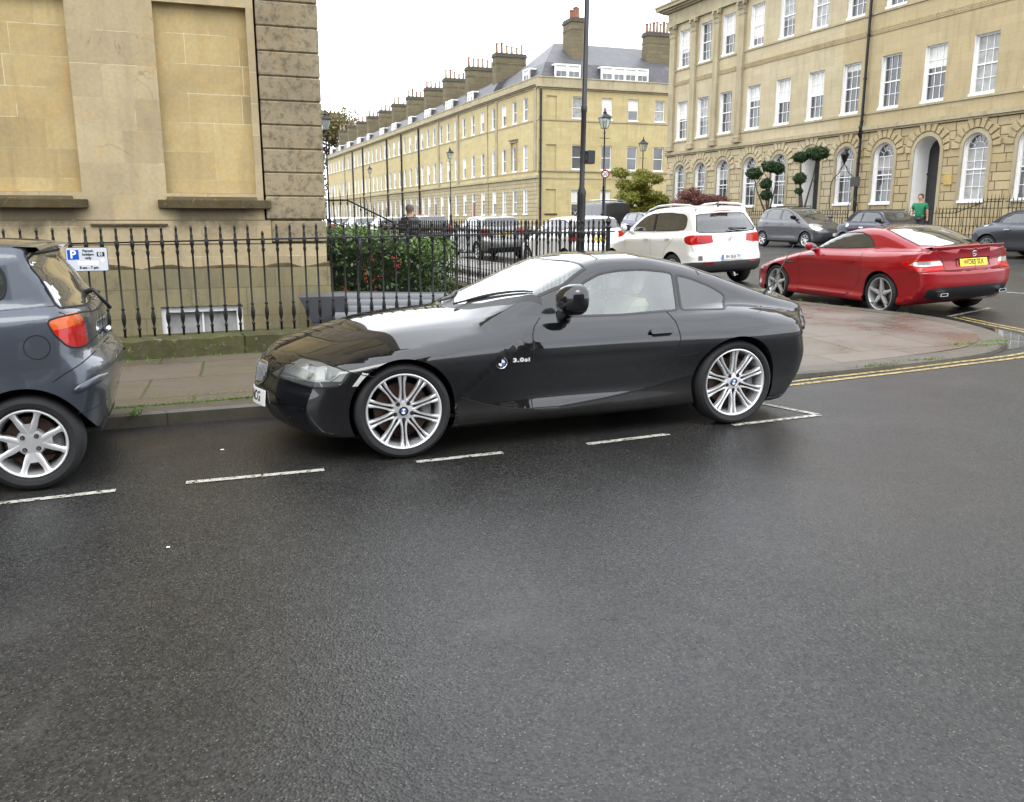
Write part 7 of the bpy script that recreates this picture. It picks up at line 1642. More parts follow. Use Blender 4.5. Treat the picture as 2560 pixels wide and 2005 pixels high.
sloping_railing('second black step railing further back beyond the hedge', [(1.35, 21.2, 1.98), (2.0, 21.2, 1.98), (3.2, 21.2, 1.35), (3.9, 21.2, 1.32)], 1, H=1.4)
st = MB()
for i in range(5): st.box(1.2, 2.6+.3*i, 19.05, 21.1, .3, 1.15-.17*i)
tag(st.build('stone_steps', ST_TRIM), 'stone steps up to the front door behind the hedge', 'steps')
# railings in front of the right-hand terrace
def far_railing(X0, Y0, Y1, label, zb=.62, steps=None):
    r = thing('iron_railing', label, 'railing', (X0, Y0, 0), group='railings in front of the right-hand terrace'); m = MB(); L = Y1-Y0; n = int(L/.15)
    for i in range(n):
        d = L*i/n; up = 0
        if steps: up = min(max((steps[0]-(Y0+d))/1.2, 0), 1)*steps[1]
        x = -.049*d; z = zb+up; m.tube([(x, d, z-.1), (x, d, z+1.28), (x, d, z+1.46)], [.013, .013, .003], 5, cap=False)
        m.tube([(x, d, z+1.24), (x, d, z+1.29)], .022, 5); m.tube([(x, d, z+.35), (x, d, z+.45), (x, d, z+.52)], [.012, .024, .012], 5, cap=False)
    m.build('bars', IRON, r, smooth=True)
    q = MB(); pts = []
    for i in range(41):
        d = L*i/40; up = min(max((steps[0]-(Y0+d))/1.2, 0), 1)*steps[1] if steps else 0; pts.append((-.049*d, d, zb+up+1.2))
    q.tube(pts, .018, 5); q.build('top_rail', IRON, r)
    s = MB(); s.box(-.15, .15, 0, L, .2, zb-.02); s.xf(Matrix(((1, -.049, 0, 0), (0, 1, 0, 0), (0, 0, 1, 0), (0, 0, 0, 1)))); s.build('stone_plinth', ST_LOW, r)
    return r
RXF = lambda Y: 25.55 - .049*(Y-30)
far_railing(RXF(37.0), 37.0, 48.0, 'black spiked railing at the far end of the right-hand terrace, left of the topiary')
far_railing(RXF(30.1), 30.1, 34.4, 'black spiked railing between the two arched doors of the right-hand terrace')
far_railing(RXF(34.6), 36.2-1.3, 36.9, 'short black railing beside the left arched door')
far_railing(RXF(22.9), 22.9, 27.3, 'black spiked railing below the large arched windows, stepping up to the right', zb=.62, steps=(24.8, .38))
far_railing(RXF(14.0), 14.0, 22.8, 'black spiked railing on the raised kerb at the right edge', zb=1.0)
# ================================================================ plants
def leafmat(name, c1, c2, rough=.45, trans=.25, gloss=.5):
    n = NT(name); p = n.pos(); c = n.mix(n.ramp(n.noise(p, 9, 3, .6), [(0.3, 0), (.7, 1)]), c1, c2)
    ra_ = n.n('ShaderNodeObjectInfo')
    b = n.bsdf(c, rough, 0, None, spec=gloss); t = n.n('ShaderNodeBsdfTranslucent'); n.l(c, t.inputs[0])
    m = n.n('ShaderNodeMixShader'); m.inputs[0].default_value = trans; n.l(b, m.inputs[1]); n.l(t.outputs[0], m.inputs[2]); return n.done(m.outputs[0])
LEAF_HEDGE = leafmat('hedge_leaf', (.015, .036, .007), (.05, .095, .018), .3)
LEAF_TOP = leafmat('hedge_leaf_young', (.06, .12, .02), (.14, .22, .045), .35)
LEAF_MAPLE = leafmat('maple_leaf', (.10, .13, .012), (.24, .22, .025), .5)
LEAF_RED = leafmat('red_maple_leaf', (.13, .04, .03), (.20, .08, .06), .5)
LEAF_YEW = leafmat('yew_leaf', (.012, .035, .010), (.04, .085, .022), .6)
LEAF_FAR = leafmat('far_tree_leaf', (.09, .075, .02), (.15, .12, .035), .7)
LEAF_LIME = leafmat('lime_tree_leaf', (.10, .16, .02), (.20, .26, .05), .6)
GRASS = leafmat('grass_blade', (.06, .13, .01), (.14, .24, .03), .5)
BERRY = plain('red_berry', (.55, .03, .012), .3)
BARK = plain('bark', (.06, .045, .03), .9, var=.4, bump=.6)
def leaves(name, blobs, n, size, mat, parent, seed=1, shell=.55, aspect=.55, flat=0.0, noise=.25):
    """leaf-sized faces spread through overlapping ellipsoids (cx, cy, cz, rx, ry, rz)"""
    r = np.random.default_rng(seed); b = np.array(blobs, float); vol = (b[:, 3]*b[:, 4]*b[:, 5])**.8; w = vol/vol.sum(); k = r.choice(len(b), n, p=w)
    d = r.normal(size=(n, 3)); d /= np.linalg.norm(d, axis=1, keepdims=True); rad = shell + (1-shell)*r.random(n)**.6; rad = np.where(r.random(n) < .3, r.random(n)**.5, rad)
    wob = 1 + noise*np.sin(d[:, 0]*5+b[k, 0]*3)*np.cos(d[:, 2]*6+b[k, 1]) + noise*.4*r.normal(size=n)
    c = b[k, :3] + d*b[k, 3:6]*(rad*wob)[:, None]
    a = r.normal(size=(n, 3)); a /= np.linalg.norm(a, axis=1, keepdims=True); nn = d*.8 + r.normal(size=(n, 3))*.7; a -= nn*(a*nn).sum(1)[:, None]/(nn*nn).sum(1)[:, None]; a /= np.linalg.norm(a, axis=1, keepdims=True); q = np.cross(nn, a); q /= np.linalg.norm(q, axis=1, keepdims=True)
    s = size*(.6+.8*r.random(n))[:, None]; nu = nn/np.linalg.norm(nn, axis=1, keepdims=True)
    P = np.stack([c-a*s, c+q*s*aspect-nu*s*.12, c+a*s, c-q*s*aspect-nu*s*.12], 1).reshape(-1, 3)
    me = bpy.data.meshes.new(name); me.vertices.add(len(P)); me.vertices.foreach_set('co', P.ravel()); me.loops.add(len(P)); me.loops.foreach_set('vertex_index', np.arange(len(P)))
    me.polygons.add(n); me.polygons.foreach_set('loop_start', np.arange(n)*4); me.polygons.foreach_set('loop_total', np.full(n, 4)); me.materials.append(mat); me.update(calc_edges=True)
    o = bpy.data.objects.new(name, me); return link(o, parent)
# evergreen hedge with red berries inside the railings
hd = thing('hedge', 'dense evergreen hedge with red berry clusters behind the black railings', 'hedge', (2.3, 13.2, .3))
bl = [(.45*i-1.0+.1*math.sin(j*3), .55*j-.9, .30+.28*k, .42, .42, .32) for i in range(5) for j in range(6) for k in range(3)]
bl = [(b[0], b[1], b[2]*(.97 if b[0] < .1 else .86), b[3], b[4], b[5]*(1 if b[0] < .1 else .9)) for b in bl if b[0] + .12*b[1] < .85]
leaves('foliage', bl, 26000, .030, LEAF_HEDGE, hd, 3)
leaves('young_shoots', [(b[0], b[1], .98 if b[0] < .1 else .82, .42, .42, .20) for b in bl[::3]], 7000, .030, LEAF_TOP, hd, 4)
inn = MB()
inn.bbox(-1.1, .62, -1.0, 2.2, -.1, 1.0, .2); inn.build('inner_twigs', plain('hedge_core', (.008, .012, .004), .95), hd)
be = MB(); rr_ = random.Random(5)
for i in range(14):
    cx, cz = rr_.uniform(-1.1, .95), rr_.uniform(.1, .80); cyy = -1.30+rr_.uniform(-.06, .08)
    if cx > .6: cyy += .35
    for j in range(rr_.choice([5, 8, 13])): be.lathe([(0, -.008), (.008, 0), (0, .008)], 5, (cx+rr_.gauss(0, .028), cyy+rr_.gauss(0, .03), cz+rr_.gauss(0, .028)))
be.build('berries', BERRY, hd)
# tall climbing shrub and far trees beyond the near house
def tree(label, loc, blobs, trunk, n, size, mat, seed=1, name='tree', cat='tree', br=True, group=None):
    t = thing(name, label, cat, loc, group=group); leaves('crown', blobs, n, size, mat, t, seed)
    m = MB(); h, r = trunk; m.tube([(0, 0, -.2), (.03*h, .01*h, h*.4), (0, 0, h*.8), (.02*h, 0, h)], [r*1.3, r, r*.7, r*.4], 8)
    rr2 = random.Random(seed)
    for b in (rr2.sample(blobs, min(9, len(blobs))) if br else []): m.tube([(0, 0, h*rr2.uniform(.3, .8)), (b[0]*.5, b[1]*.5, (b[2]+h*.5)*.55+.1), (b[0], b[1], b[2])], [r*.5, r*.33, r*.1], 6)
    m.build('trunk', BARK, t, smooth=True); return t
rr3 = random.Random(11)
tree('green spreading acer in front of the side street corner', (24.7, 46.8, .8), [(rr3.uniform(-1.25, 1.25), rr3.uniform(-.9, .9), rr3.uniform(1.2, 3.6), .55, .55, .32) for _ in range(20)] + [(rr3.uniform(-1.5, 1.3), rr3.uniform(-.9, .9), rr3.uniform(.9, 2.2), .5, .5, .28) for _ in range(22)], (2.4, .07), 22000, .07, LEAF_MAPLE, 2, name='acer_tree')
tree('dark red leaved maple bush by the far arched windows', (25.6, 42.8, .75), [(rr3.uniform(-1.3, 1.3), rr3.uniform(-1.9, 1.6), rr3.uniform(1.0, 2.35), .5, .55, .28) for _ in range(26)], (1.6, .05), 12000, .06, LEAF_RED, 3, name='red_maple')
tree('large autumn brown tree beyond the end of the terrace', (28, 205, 0), [(rr3.uniform(-11, 11), rr3.uniform(-6, 6), rr3.uniform(9, 24.5), 4, 4, 3.4) for _ in range(34)], (11, .5), 14000, .42, LEAF_FAR, 5, name='far_tree')
tree('lime green tree beside the far end of the long street', (11.6, 110, 0), [(rr3.uniform(-1.2, 1.2), rr3.uniform(-3, 3), rr3.uniform(1, 9.5), 1.3, 1.6, 1.4) for _ in range(22)], (6, .2), 12000, .16, LEAF_LIME, 6, name='lime_tree')
tree('dark ivy clad tree close behind the corner quoins', (5.4, 48.9, 0), [(rr3.uniform(-.15, .15), rr3.uniform(-.6, .6), rr3.uniform(.6, 3.0), .22, .5, .5) for _ in range(10)], (3, .1), 4000, .07, LEAF_YEW, 7, name='ivy_tree')
# clipped cloud-pruned yews
def topiary(label, X, Y, balls, stems, z0=.7):
    t = thing('topiary_tree', label, 'topiary', (X, Y, z0), group='cloud pruned topiary in front of the terrace'); m = MB()
    for b in balls:
        leaves('clipped_pad', [(b[0]+dx_*b[3], b[1]+dy_*b[3], b[2]+dz_*b[4], b[3]*f_, b[3]*.9*f_, b[4]*f_) for dx_, dy_, dz_, f_ in ((0, 0, 0, .9), (.35, .2, .2, .6), (-.4, -.1, -.1, .55), (.1, -.4, .1, .55))], int(2600*b[3]/.4), .045, LEAF_YEW, t, int(b[2]*100), shell=.7, noise=.16)
        m.tube([(0, 0, .2), (b[0]*.15, b[1]*.2, b[2]*.4), (b[0]*.75, b[1]*.7, b[2]*.72), (b[0], b[1], b[2]-.1)], [.06, .045, .03, .02], 6)
    m.build('stems', BARK, t, smooth=True)
    return t
def pads(L, ppm=50.0, zb=.7): return [((px/ppm)*.81, -(px/ppm)*.58, 1.55+(548-y)/ppm-zb, r*1.22/ppm, r2*1.2/ppm) for px, y, r, r2 in L]
topiary('cloud pruned topiary with five clipped pads, left of the two', 25.95, 36.25, pads([(-38, 436, 18, 14), (0, 420, 15, 13), (18, 425, 14, 12), (-8, 461, 13, 12), (-6, 487, 13, 12)]), 5)
topiary('cloud pruned topiary with four clipped pads, right beside the arched door', 25.95, 33.6, pads([(-14, 401, 17, 12), (24, 393, 25, 14), (-12, 450, 14, 13), (-12, 479, 9, 7)], 52.0), 5)
# grass along the kerb and weeds in the joints
def tufts(name, spots, n, h, label):
    r = np.random.default_rng(8); v = []; f = []
    for (x, y, sx, sy, k) in spots:
        for _ in range(int(n*k)):
            px, py = x+r.normal()*sx, y+r.normal()*sy; z = G(px, py)+kh(px, py)-.008; a = r.random()*6.28; hh = h*(.4+.9*r.random()); lean = r.normal(size=2)*hh*.5; w_ = .0035+.004*r.random()
            i = len(v); v += [(px-math.cos(a)*w_, py-math.sin(a)*w_, z), (px+math.cos(a)*w_, py+math.sin(a)*w_, z), (px+lean[0], py+lean[1], z+hh)]; f.append((i, i+1, i+2))
    o = add_mesh(name, v, f, GRASS); tag(o, label, 'grass', kind='stuff'); return o
sp_ = [(x, 7.27+.012*math.sin(x*7)-(.02 if x < 1 else .0), .05, .014, 1.0) for x in np.arange(-.9, .3, .07)]
tufts('grass', sp_, 60, .020, 'thin grass growing along the back of the kerb between the cars')
tufts('weeds', [(-.62, 6.99, .02, .03, 2.0), (-.60, 7.1, .02, .05, 1.5), (6.15, 6.68, .16, .012, 3), (6.75, 6.74, .15, .012, 3), (8.1, 7.14, .12, .02, 4), (8.45, 7.3, .08, .03, 3), (7.9, 7.3, .10, .02, 2)] + [(9.10-.03*i, 9.4+.55*i, .02, .06, .5) for i in range(7)] + [(x, 9.76, .03, .015, .5) for x in np.arange(-1.1, 1.0, .22)], 32, .026, 'weeds in the kerb joints and along the pavement edge')
# ================================================================ street furniture, people, small things
def lamp_post(label, X, Y, H, s=1.0, group='lantern lamp posts'):
    t = thing('street_lamp', label, 'lamp post', (X, Y, G(X, Y)+.1), group=group); m = MB()
    m.lathe([(.13, 0), (.13, .5), (.10, .6), (.10, 1.2), (.12, 1.25), (.065, 1.35), (.05, 2.6), (.07, 2.65), (.045, 2.72), (.035, H-1.25), (.06, H-1.2), (.03, H-1.1), (.05, H-1.0)], 12); m.tube([(-.28, 0, H-1.45), (.28, 0, H-1.45)], .018, 6); m.build('post', IRON, t, smooth=True, auto=40)
    a, b = .13, .25; z0, z1 = H-.95, H-.42; c = [(sx, sy) for sx, sy in ((-1, -1), (1, -1), (1, 1), (-1, 1))]
    m = MB()
    for i in range(4): m.tube([(c[i][0]*a, c[i][1]*a, z0), (c[i][0]*b, c[i][1]*b, z1)], .014, 5); j = (i+1) % 4; m.tube([(c[i][0]*b, c[i][1]*b, z1), (c[j][0]*b, c[j][1]*b, z1)], .018, 5); m.tube([(c[i][0]*a, c[i][1]*a, z0), (c[j][0]*a, c[j][1]*a, z0)], .014, 5)
    o = .30; m.add([(-o, -o, z1), (o, -o, z1), (o, o, z1), (-o, o, z1), (-.10, -.10, z1+.20), (.10, -.10, z1+.20), (.10, .10, z1+.20), (-.10, .10, z1+.20)], [(0, 1, 5, 4), (1, 2, 6, 5), (2, 3, 7, 6), (3, 0, 4, 7), (4, 5, 6, 7)])
    m.lathe([(.10, z1+.2), (.11, z1+.27), (.05, z1+.33), (.03, z1+.40), (.05, z1+.44), (0, H+.1)], 8); m.build('lantern_frame', IRON, t)
    g = MB(); v = [(c[i][0]*a, c[i][1]*a, z0) for i in range(4)] + [(c[i][0]*b, c[i][1]*b, z1) for i in range(4)]; g.add(v, [(i, (i+1) % 4, 4+(i+1) % 4, 4+i) for i in range(4)]); g.build('lantern_glass', glass('lantern_glass', (.8, .84, .84), refl=1.5, dust=.3), t)
    return t
lamp_post('tall black lantern lamp post above the round speed sign', 20.15, 42.75, 6.6)
lamp_post('black lantern lamp post in the side street above the green tree', 31.2, 59.4, 6.7)
lamp_post('black lantern lamp post before the long terrace, right of the walking man', 20.4, 74.5, 7.0)
lamp_post('distant black lantern lamp post halfway along the long terrace', 19.35, 107.8, 7.4)
lamp_post('black lantern lamp post close beside the corner house quoins', 6.22, 47.1, 6.8)
# tall pole on the pavement, out of the top of the frame
t = thing('steel_pole', 'tall slim dark steel pole with a small box, leaving the top of the picture', 'pole', (6.05, 13.75, G(6.05, 13.75)+.1)); t.rotation_euler = (0, R(.8), 0)
m = MB(); m.lathe([(.11, -.1), (.11, .02), (.075, .06), (.072, 1.75), (.078, 1.80), (.045, 1.90), (.044, 3.1), (.052, 3.12), (.052, 3.2), (.042, 3.22), (.038, 9.0)], 16); m.build('post', plain('dark_pole_paint', (.018, .018, .02), .4, var=.4, scale=4), t, smooth=True, auto=40)
m = MB(); m.tube([(-.20, .05, 5.36), (0, 0, 5.42), (.20, -.05, 5.50)], .016, 8); m.lathe([(.06, 5.38), (.065, 5.50), (.05, 5.62)], 12); m.build('ladder_arm', IRON, t, smooth=True)
m = MB(); m.bbox(.06, .20, -.08, .08, 2.28, 2.50, .012); m.box(.195, .203, -.05, .05, 2.32, 2.46); m.tube([(0, 0, 2.32), (.10, 0, 2.32)], .012, 6); m.tube([(0, 0, 2.46), (.10, 0, 2.46)], .012, 6); m.lathe([(.05, 2.30), (.05, 2.34), (.045, 2.34)], 12); m.lathe([(.05, 2.44), (.05, 2.48), (.045, 2.48)], 12); m.build('equipment_box', BLACK_PLASTIC, t)
# black sign board with speed roundel
t = thing('road_sign', 'small round red and white 20 speed sign on a thin post by the lamp', 'road sign', (20.0, 42.3, G(20, 42)+.1)); z = 3.0
m = MB(); m.tube([(.03, .05, 0), (.03, .05, z+.55)], .03, 8); m.lathe([(0, .02), (.22, .02), (.22, .01)], 24, (.03, 0, z+.30), 'y'); m.build('post', plain('grey_post', (.05, .05, .05), .6), t)
F_ = Matrix(((1, 0, 0, 0), (0, 0, -1, 0), (0, 1, 0, 0), (0, 0, 0, 1)))
m = MB(); m.lathe([(0, .0), (.21, .0)], 24, (0, 0, 0), 'y'); m.xf(Matrix.Translation((.03, .005, z+.30))); m.build('roundel_white', WHITE_INK, t)
m = MB(); m.lathe([(.155, -.008), (.215, -.008)], 24, (0, 0, 0), 'y'); m.xf(Matrix.Translation((.03, .005, z+.30))); m.build('roundel_ring', RED_DEEP, t)
text_mesh('20', .24, BLACK_INK, 'speed_number', t, Matrix.Translation((.03, -.006, z+.30)) @ F_, bold=.004)
t.rotation_euler = (0, 0, R(-24))
# permit parking sign on the near railings
t = thing('parking_sign', 'white parking permit sign with blue P hung on the near railings', 'sign', (-1.183, 9.90, 1.16)); W_, H_ = .395, .245
m = MB(); m.prism(rnd([(-W_/2, -H_/2), (W_/2, -H_/2), (W_/2, H_/2), (-W_/2, H_/2)], .02), -.004, .004, 'y'); m.build('plate_edge', BLACK_INK, t)
m = MB(); m.prism(rnd([(-W_/2+.005, -H_/2+.005), (W_/2-.005, -H_/2+.005), (W_/2-.005, H_/2-.005), (-W_/2+.005, H_/2-.005)], .018), -.006, -.003, 'y'); m.build('plate_face', plain('sign_grey_white', (.52, .55, .60), .4, var=.05), t)
m = MB(); m.box(-.180, -.075, -.008, -.0055, -.002, .096); m.build('blue_square', plain('sign_blue', (.005, .07, .42), .4, var=.04), t)
text_mesh('P', .112, WHITE_INK, 'letter_p', t, Matrix.Translation((-.127, -.0085, .047)) @ F_, bold=.003)
for i, wd in enumerate(('Permit', 'holders', 'only')): text_mesh(wd, .036, BLACK_INK, 'sign_text', t, Matrix.Translation((.012, -.0075, .085-.036*i)) @ F_, bold=.0009)
m = MB(); m.box(.095, .167, -.008, -.0055, .028, .072); m.build('number_box', BLACK_INK, t); text_mesh('01', .044, WHITE_INK, 'zone_number', t, Matrix.Translation((.131, -.0087, .050)) @ F_, bold=.0012)
m = MB(); m.box(-.09, .105, -.0072, -.0055, -.058, -.018); m.lathe([(0, -.0072), (.019, -.0072)], 16, (.145, 0, -.012), 'y'); m.build('white_patch', WHITE_INK, t)
text_mesh('8 am - 7 pm', .036, BLACK_INK, 'sign_text', t, Matrix.Translation((.012, -.0075, -.086)) @ F_, bold=.0012)
for x in (-.10, .10): m = MB(); m.box(x-.012, x+.012, .004, .06, .03, .05); m.build('clip', ALLOY_GREY, t)
# corrugated metal sheets over the light well
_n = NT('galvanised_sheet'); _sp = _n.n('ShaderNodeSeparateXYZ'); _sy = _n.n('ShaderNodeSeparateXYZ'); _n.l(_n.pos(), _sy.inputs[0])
_v = _n.ramp(_n.math('FRACT', _n.math('MULTIPLY', _n.math('SUBTRACT', _n.math('ADD', _n.n('ShaderNodeTexCoord').outputs['Object'] if False else _sy.outputs[1], 0.0), 10.22), 6/1.53)), [(.0, .4), (.25, 1.0), (.5, .4), (.75, 0.0), (1.0, .4)])  # pale ridges, dark valleys: light and shade painted in, with valley dirt
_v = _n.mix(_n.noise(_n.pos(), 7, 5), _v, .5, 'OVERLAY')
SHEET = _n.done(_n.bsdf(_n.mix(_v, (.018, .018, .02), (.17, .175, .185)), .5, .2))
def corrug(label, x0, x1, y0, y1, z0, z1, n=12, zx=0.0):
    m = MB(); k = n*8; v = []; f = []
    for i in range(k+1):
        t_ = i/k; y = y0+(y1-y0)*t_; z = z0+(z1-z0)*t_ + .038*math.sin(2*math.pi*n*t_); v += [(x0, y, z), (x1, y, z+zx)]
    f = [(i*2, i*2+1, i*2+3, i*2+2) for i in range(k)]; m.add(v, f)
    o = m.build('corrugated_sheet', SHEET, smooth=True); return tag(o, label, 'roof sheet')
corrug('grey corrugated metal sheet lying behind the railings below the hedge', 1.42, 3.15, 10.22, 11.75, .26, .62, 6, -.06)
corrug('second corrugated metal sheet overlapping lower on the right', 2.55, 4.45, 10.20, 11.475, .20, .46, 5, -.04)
m = MB(); m.add([(1.02, 10.9, .62), (1.62, 10.9, .62), (1.62, 10.95, .30), (1.18, 10.95, .30), (1.02, 11.2, .63), (1.62, 11.2, .63)], [(0, 1, 2, 3), (0, 4, 5, 1)]); m.box(1.18, 1.62, 10.96, 11.1, -1.5, .3)
tag(m.build('lead_box', plain('grey_painted_timber', (.07, .073, .08), .6)), 'grey boxed end of the corrugated roof by the quoins', 'box')
m = MB(); m.tube([(1.62, 10.10, .1), (1.63, 10.10, .7), (1.68, 10.09, 1.15), (1.66, 10.09, 1.36)], .017, 8); tag(m.build('bent_iron_stay', IRON, smooth=True), 'bent black iron stay leaning behind the near railings', 'iron stay')
m = MB(); m.tube([(1.8, 10.4, .12), (2.6, 10.4, .20), (3.0, 10.38, .08)], .03, 6); m.bbox(1.15, 1.7, 10.3, 10.5, -.2, .12, .03); tag(m.build('black_drainage_pipe', BLACK_PLASTIC, smooth=True, auto=40), 'black pipe and gully beneath the corrugated sheet', 'pipe')
# gate-like iron sign stand and bracket lanterns on the right-hand terrace
def overthrow(label, X, Y, z, lh=.45):
    t = thing('wrought_lamp_bracket', label, 'lamp bracket', (X, Y, z)); m = MB()
    for s in (1, -1):
        m.tube([(0, s*.75, 0), (0, s*.75, 1.1), (0, s*.62, 1.35), (0, s*.30, 1.55), (0, 0, 1.95)], .018, 6); m.tube([(0, s*.1*math.sin(a*3)+s*(.3-.1*a), 1.5+.25*a) for a in np.linspace(0, 2, 9)], .010, 5)
        m.tube([(0, s*(.42+.10*math.cos(a)), 1.35+.10*math.sin(a)) for a in np.linspace(0, 6.28, 12)], .009, 5, cap=False)
    m.build('bracket', IRON, t, smooth=True)
    l = MB(); l.lathe([(.05, 1.95), (.16, 2.25), (.20, 2.30), (.10, 2.42), (.03, 2.48), (0, 2.58)], 6); l.build('lantern', IRON, t)
    g = MB(); g.lathe([(.052, 1.96), (.158, 2.245)], 6); g.build('lantern_glass', _mc2, t); return t
_mc2 = plain('lantern_pane', (.42, .42, .40), .15, coat=1)
overthrow('wrought iron lamp bracket left of the black drainpipe, over the second large arch', 25.9, 31.0, 2.0)
overthrow('wrought iron lamp bracket behind the left topiary tree', 26.4, 37.4, 2.0)
t = thing('sign_board', 'small black board on a curled iron stand at the railings by the arched black door', 'sign', (RXF(29.8)+.02, 29.9, .6)); m = MB(); m.bbox(-.02, .02, -.27, .27, 2.35, 2.72, .006); m.build('board', BLACK_PLASTIC, t)
m = MB(); m.tube([(0, -.28, 0), (0, -.28, 1.6), (0, 0, 1.95), (0, .28, 1.6), (0, .28, 0)], .014, 6); m.tube([(0, 0, 1.95), (0, 0, 2.4)], .014, 6); m.build('stand', IRON, t, smooth=True)
# ---------------------------------------------------------------- people
def skin(name, pts, edges, rad, mat, parent, sub=2, root=0):
    me = bpy.data.meshes.new(name); me.from_pydata(pts, edges, []); bm = bmesh.new(); bm.from_mesh(me); ly = bm.verts.layers.skin.verify(); bm.verts.ensure_lookup_table()
    for i, v in enumerate(bm.verts): r = rad[i]; v[ly].radius = (r if isinstance(r, tuple) else (r, r)); v[ly].use_root = (i == root)
    bm.to_mesh(me); bm.free(); o = bpy.data.objects.new(name, me); link(o, parent); md = o.modifiers.new('Skin', 'SKIN'); md.use_smooth_shade = True; s = o.modifiers.new('Sub', 'SUBSURF'); s.levels = sub; s.render_levels = sub
    dg = bpy.context.evaluated_depsgraph_get(); m2 = bpy.data.meshes.new_from_object(o.evaluated_get(dg)); o.modifiers.clear(); o.data = m2; m2.materials.clear(); m2.materials.append(mat)
    m2.polygons.foreach_set('use_smooth', [True]*len(m2.polygons)); return o
SKINM = plain('skin_tone', (.46, .25, .17), .5, var=.06)
def person(label, X, Y, z, rot, jacket, trousers, hair, cap=None, stride=.25, short=False, h=1.0, arm=(.1, -.15)):
    t = thing('person', label, 'person', (X, Y, z), (0, 0, rot)); s = h
    a, b = stride, -stride
    # body: pelvis, spine, neck, head, arms with hands, legs with feet; the walker faces -y
    P = [(0, 0, .95), (0, 0, 1.15), (0, 0, 1.36), (0, .01, 1.46), (0, -.01, 1.53), (0, -.02, 1.64), (0, -.01, 1.73),
         (.19, 0, 1.40), (.25, .03, 1.15), (.26, -.05+arm[0], .92), (.26, -.08+arm[0], .84), (-.19, 0, 1.40), (-.25, .03, 1.15), (-.26, -.05+arm[1], .92), (-.26, -.08+arm[1], .84),
         (.10, 0, .90), (.11, -a*.6, .50), (.11, -a*.75+.05, .10), (.11, -a*.75-.12, .05), (-.10, 0, .90), (-.11, -b*.5, .50), (-.11, -b*.9+.06, .12), (-.11, -b*.9-.10, .06)]
    E = [(0, 1), (1, 2), (2, 3), (3, 4), (4, 5), (5, 6), (2, 7), (7, 8), (8, 9), (9, 10), (2, 11), (11, 12), (12, 13), (13, 14), (0, 15), (15, 16), (16, 17), (17, 18), (0, 19), (19, 20), (20, 21), (21, 22)]
    Rr = [.13, .12, .13, .075, .07, (.085, .095), (.07, .08), .055, .045, .032, .035, .055, .045, .032, .035, .085, .058, .042, .035, .085, .058, .042, .035]
    P = [(x, y, zz*s) for x, y, zz in P]
    skin('body', P, E, Rr, SKINM, t)
    # shirt or jacket over torso and arms
    ji = [0, 1, 2, 3, 7, 8, 9, 11, 12, 13]; mp_i = {k: i for i, k in enumerate(ji)}; JP = [P[k] for k in ji]; JP[0] = (0, 0, .90*s); JE = [(0, 1), (1, 2), (2, 3), (2, 4), (4, 5), (2, 7), (7, 8)] + ([] if short else [(5, 6), (8, 9)])
    JR = [.165, .155, .165, .085, .085, .068, .05, .085, .068, .05]
    if short: 
        keep = [0, 1, 2, 3, 4, 5, 7, 8]; m_ = {k: i for i, k in enumerate(keep)}; JP = [JP[k] for k in keep]; JR = [JR[k] for k in keep]; JE = [(m_[u], m_[v]) for u, v in JE]; JP[5] = (.235, .02, 1.24*s); JP[7] = (-.235, .02, 1.24*s)
    skin('shirt' if short else 'jacket', JP, JE, JR, jacket, t)
    tk = [0, 15, 16, 17, 19, 20, 21]; m_ = {k: i for i, k in enumerate(tk)}; skin('trousers', [P[k] for k in tk], [(m_[u], m_[v]) for u, v in ((0, 15), (15, 16), (16, 17), (0, 19), (19, 20), (20, 21))], [.15, .105, .078, .065, .105, .078, .065], trousers, t)
    for (x, y) in ((.11, -a*.75), (-.11, -b*.9)): m = MB(); m.bbox(x-.05, x+.05, y-.17, y+.10, .0, .10, .035); m.build('shoe', BLACK_PLASTIC, t, smooth=True)
    m = MB(); hc = (0, .0, 1.68*s)
    if cap: m.lathe([(.108, -.03), (.110, .02), (.095, .075), (.05, .105), (0, .112)], 18, hc); m.add([(hc[0]+.10*math.cos(q), hc[1]-.06-.11*math.sin(q)-(.0), hc[2]-.005) for q in np.linspace(0, math.pi, 9)], [tuple(range(9))]); m.build('cap', cap, t, smooth=True, auto=60)
    m = MB(); m.lathe([(.092, -.07), (.103, 0), (.092, .06), (.05, .10), (0, .108)], 14, (0, .022, 1.675*s)); m.build('hair', hair, t, smooth=True)
    f = MB(); f.tube([(0, -.11, 1.66*s), (0, -.128, 1.635*s), (0, -.11, 1.63*s)], .012, 6)
    for sx in (-.035, .035): f.lathe([(0, -.01), (.012, 0), (0, .01)], 8, (sx, -.098, 1.665*s))
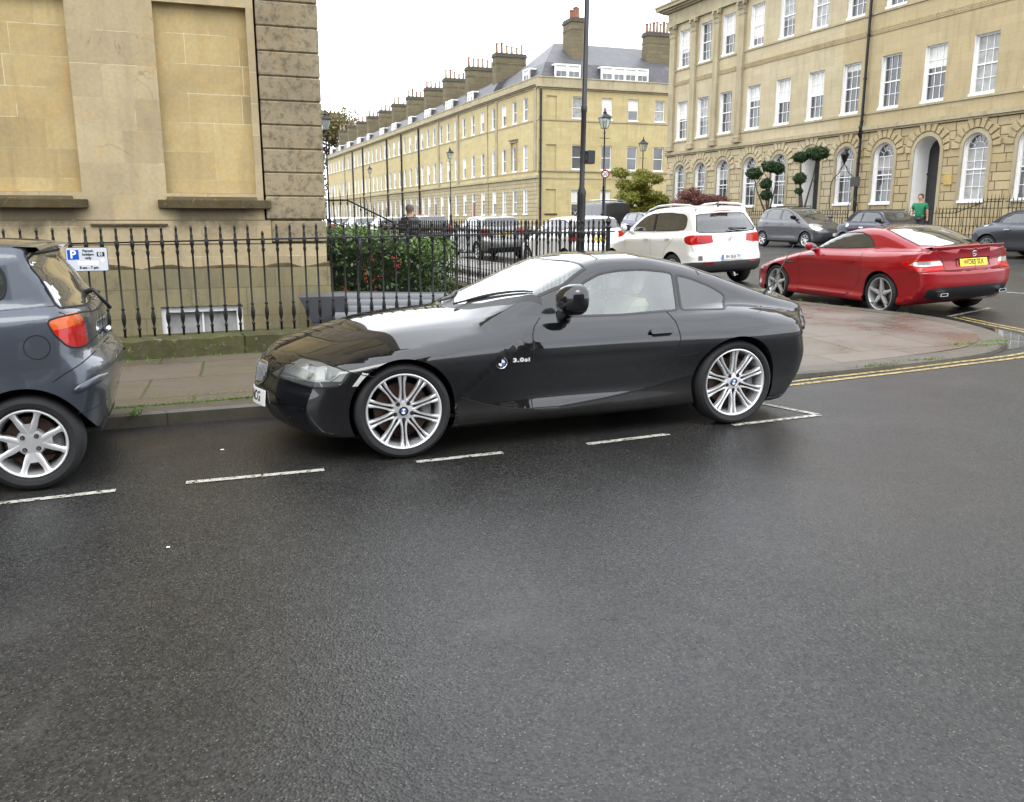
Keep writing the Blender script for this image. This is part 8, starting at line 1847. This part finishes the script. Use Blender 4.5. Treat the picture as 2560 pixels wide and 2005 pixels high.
    f.tube([(-.025, -.10, 1.595*s), (.025, -.10, 1.595*s)], .006, 6)
    for sx in (-.095, .095): f.lathe([(0, -.03), (.02, 0), (0, .03)], 8, (sx, .0, 1.64*s))
    f.build('face_features', SKINM, t, smooth=True)
    return t
NAVY = plain('dark_jacket', (.012, .013, .016), .8); GREYC = plain('grey_blue_cap', (.06, .065, .09), .8)
man = person('man in dark jacket and grey cap walking away up the street, seen from behind', 5.05, 22.5, G(5, 22)+.08, R(180+13), NAVY, plain('dark_jeans', (.02, .022, .03), .9), plain('short_grey_hair', (.12, .10, .08), .8), cap=GREYC, h=.985)
t = thing('backpack', 'grey and black backpack on the walking man in the cap', 'backpack', (5.05, 22.5, G(5, 22)+.08), (0, 0, R(180+13))); m = MB(); v0 = 0
m.bbox(-.17, .17, .12, .32, 1.00, 1.42, .06); m.build('pack', plain('grey_backpack', (.055, .058, .065), .8, var=.5, scale=12), t, smooth=True, auto=50)
m = MB(); m.bbox(-.13, .13, .31, .38, 1.02, 1.24, .03); m.build('front_pocket', plain('light_grey_pocket', (.16, .17, .18), .8), t, smooth=True, auto=50)
for s in (1, -1): m = MB(); m.tube([(s*.12, .14, 1.42), (s*.14, .02, 1.50), (s*.14, -.16, 1.40), (s*.15, -.17, 1.20), (s*.16, .10, 1.05)], .02, 6); m.build('shoulder_strap', plain('light_grey_pocket', (.16, .17, .18), .8), t, smooth=True)
person('person in a green t-shirt walking past the black arched door', 23.8, 24.42, G(24, 24.4)+.12, R(-60), plain('green_tshirt', (.010, .17, .075), .8, var=.15), plain('dark_shorts', (.03, .03, .035), .9), plain('brown_hair', (.06, .03, .015), .8), short=True, h=1.01, stride=.2)
# pale card on the road beside the black coupe and tiny litter
for (x, y, s, lab) in ((.0, 6.05, .012, 'small white fleck of litter between the two near cars'), (-.28, 4.25, .008, 'small white fleck of litter on the open road')):
    m = MB(); m.bbox(-s, s, -s*.7, s*.7, 0, .004, .001); o = m.build('litter', WHITE_INK); o.location = (x, y, G(x, y)+.002); tag(o, lab, 'litter')
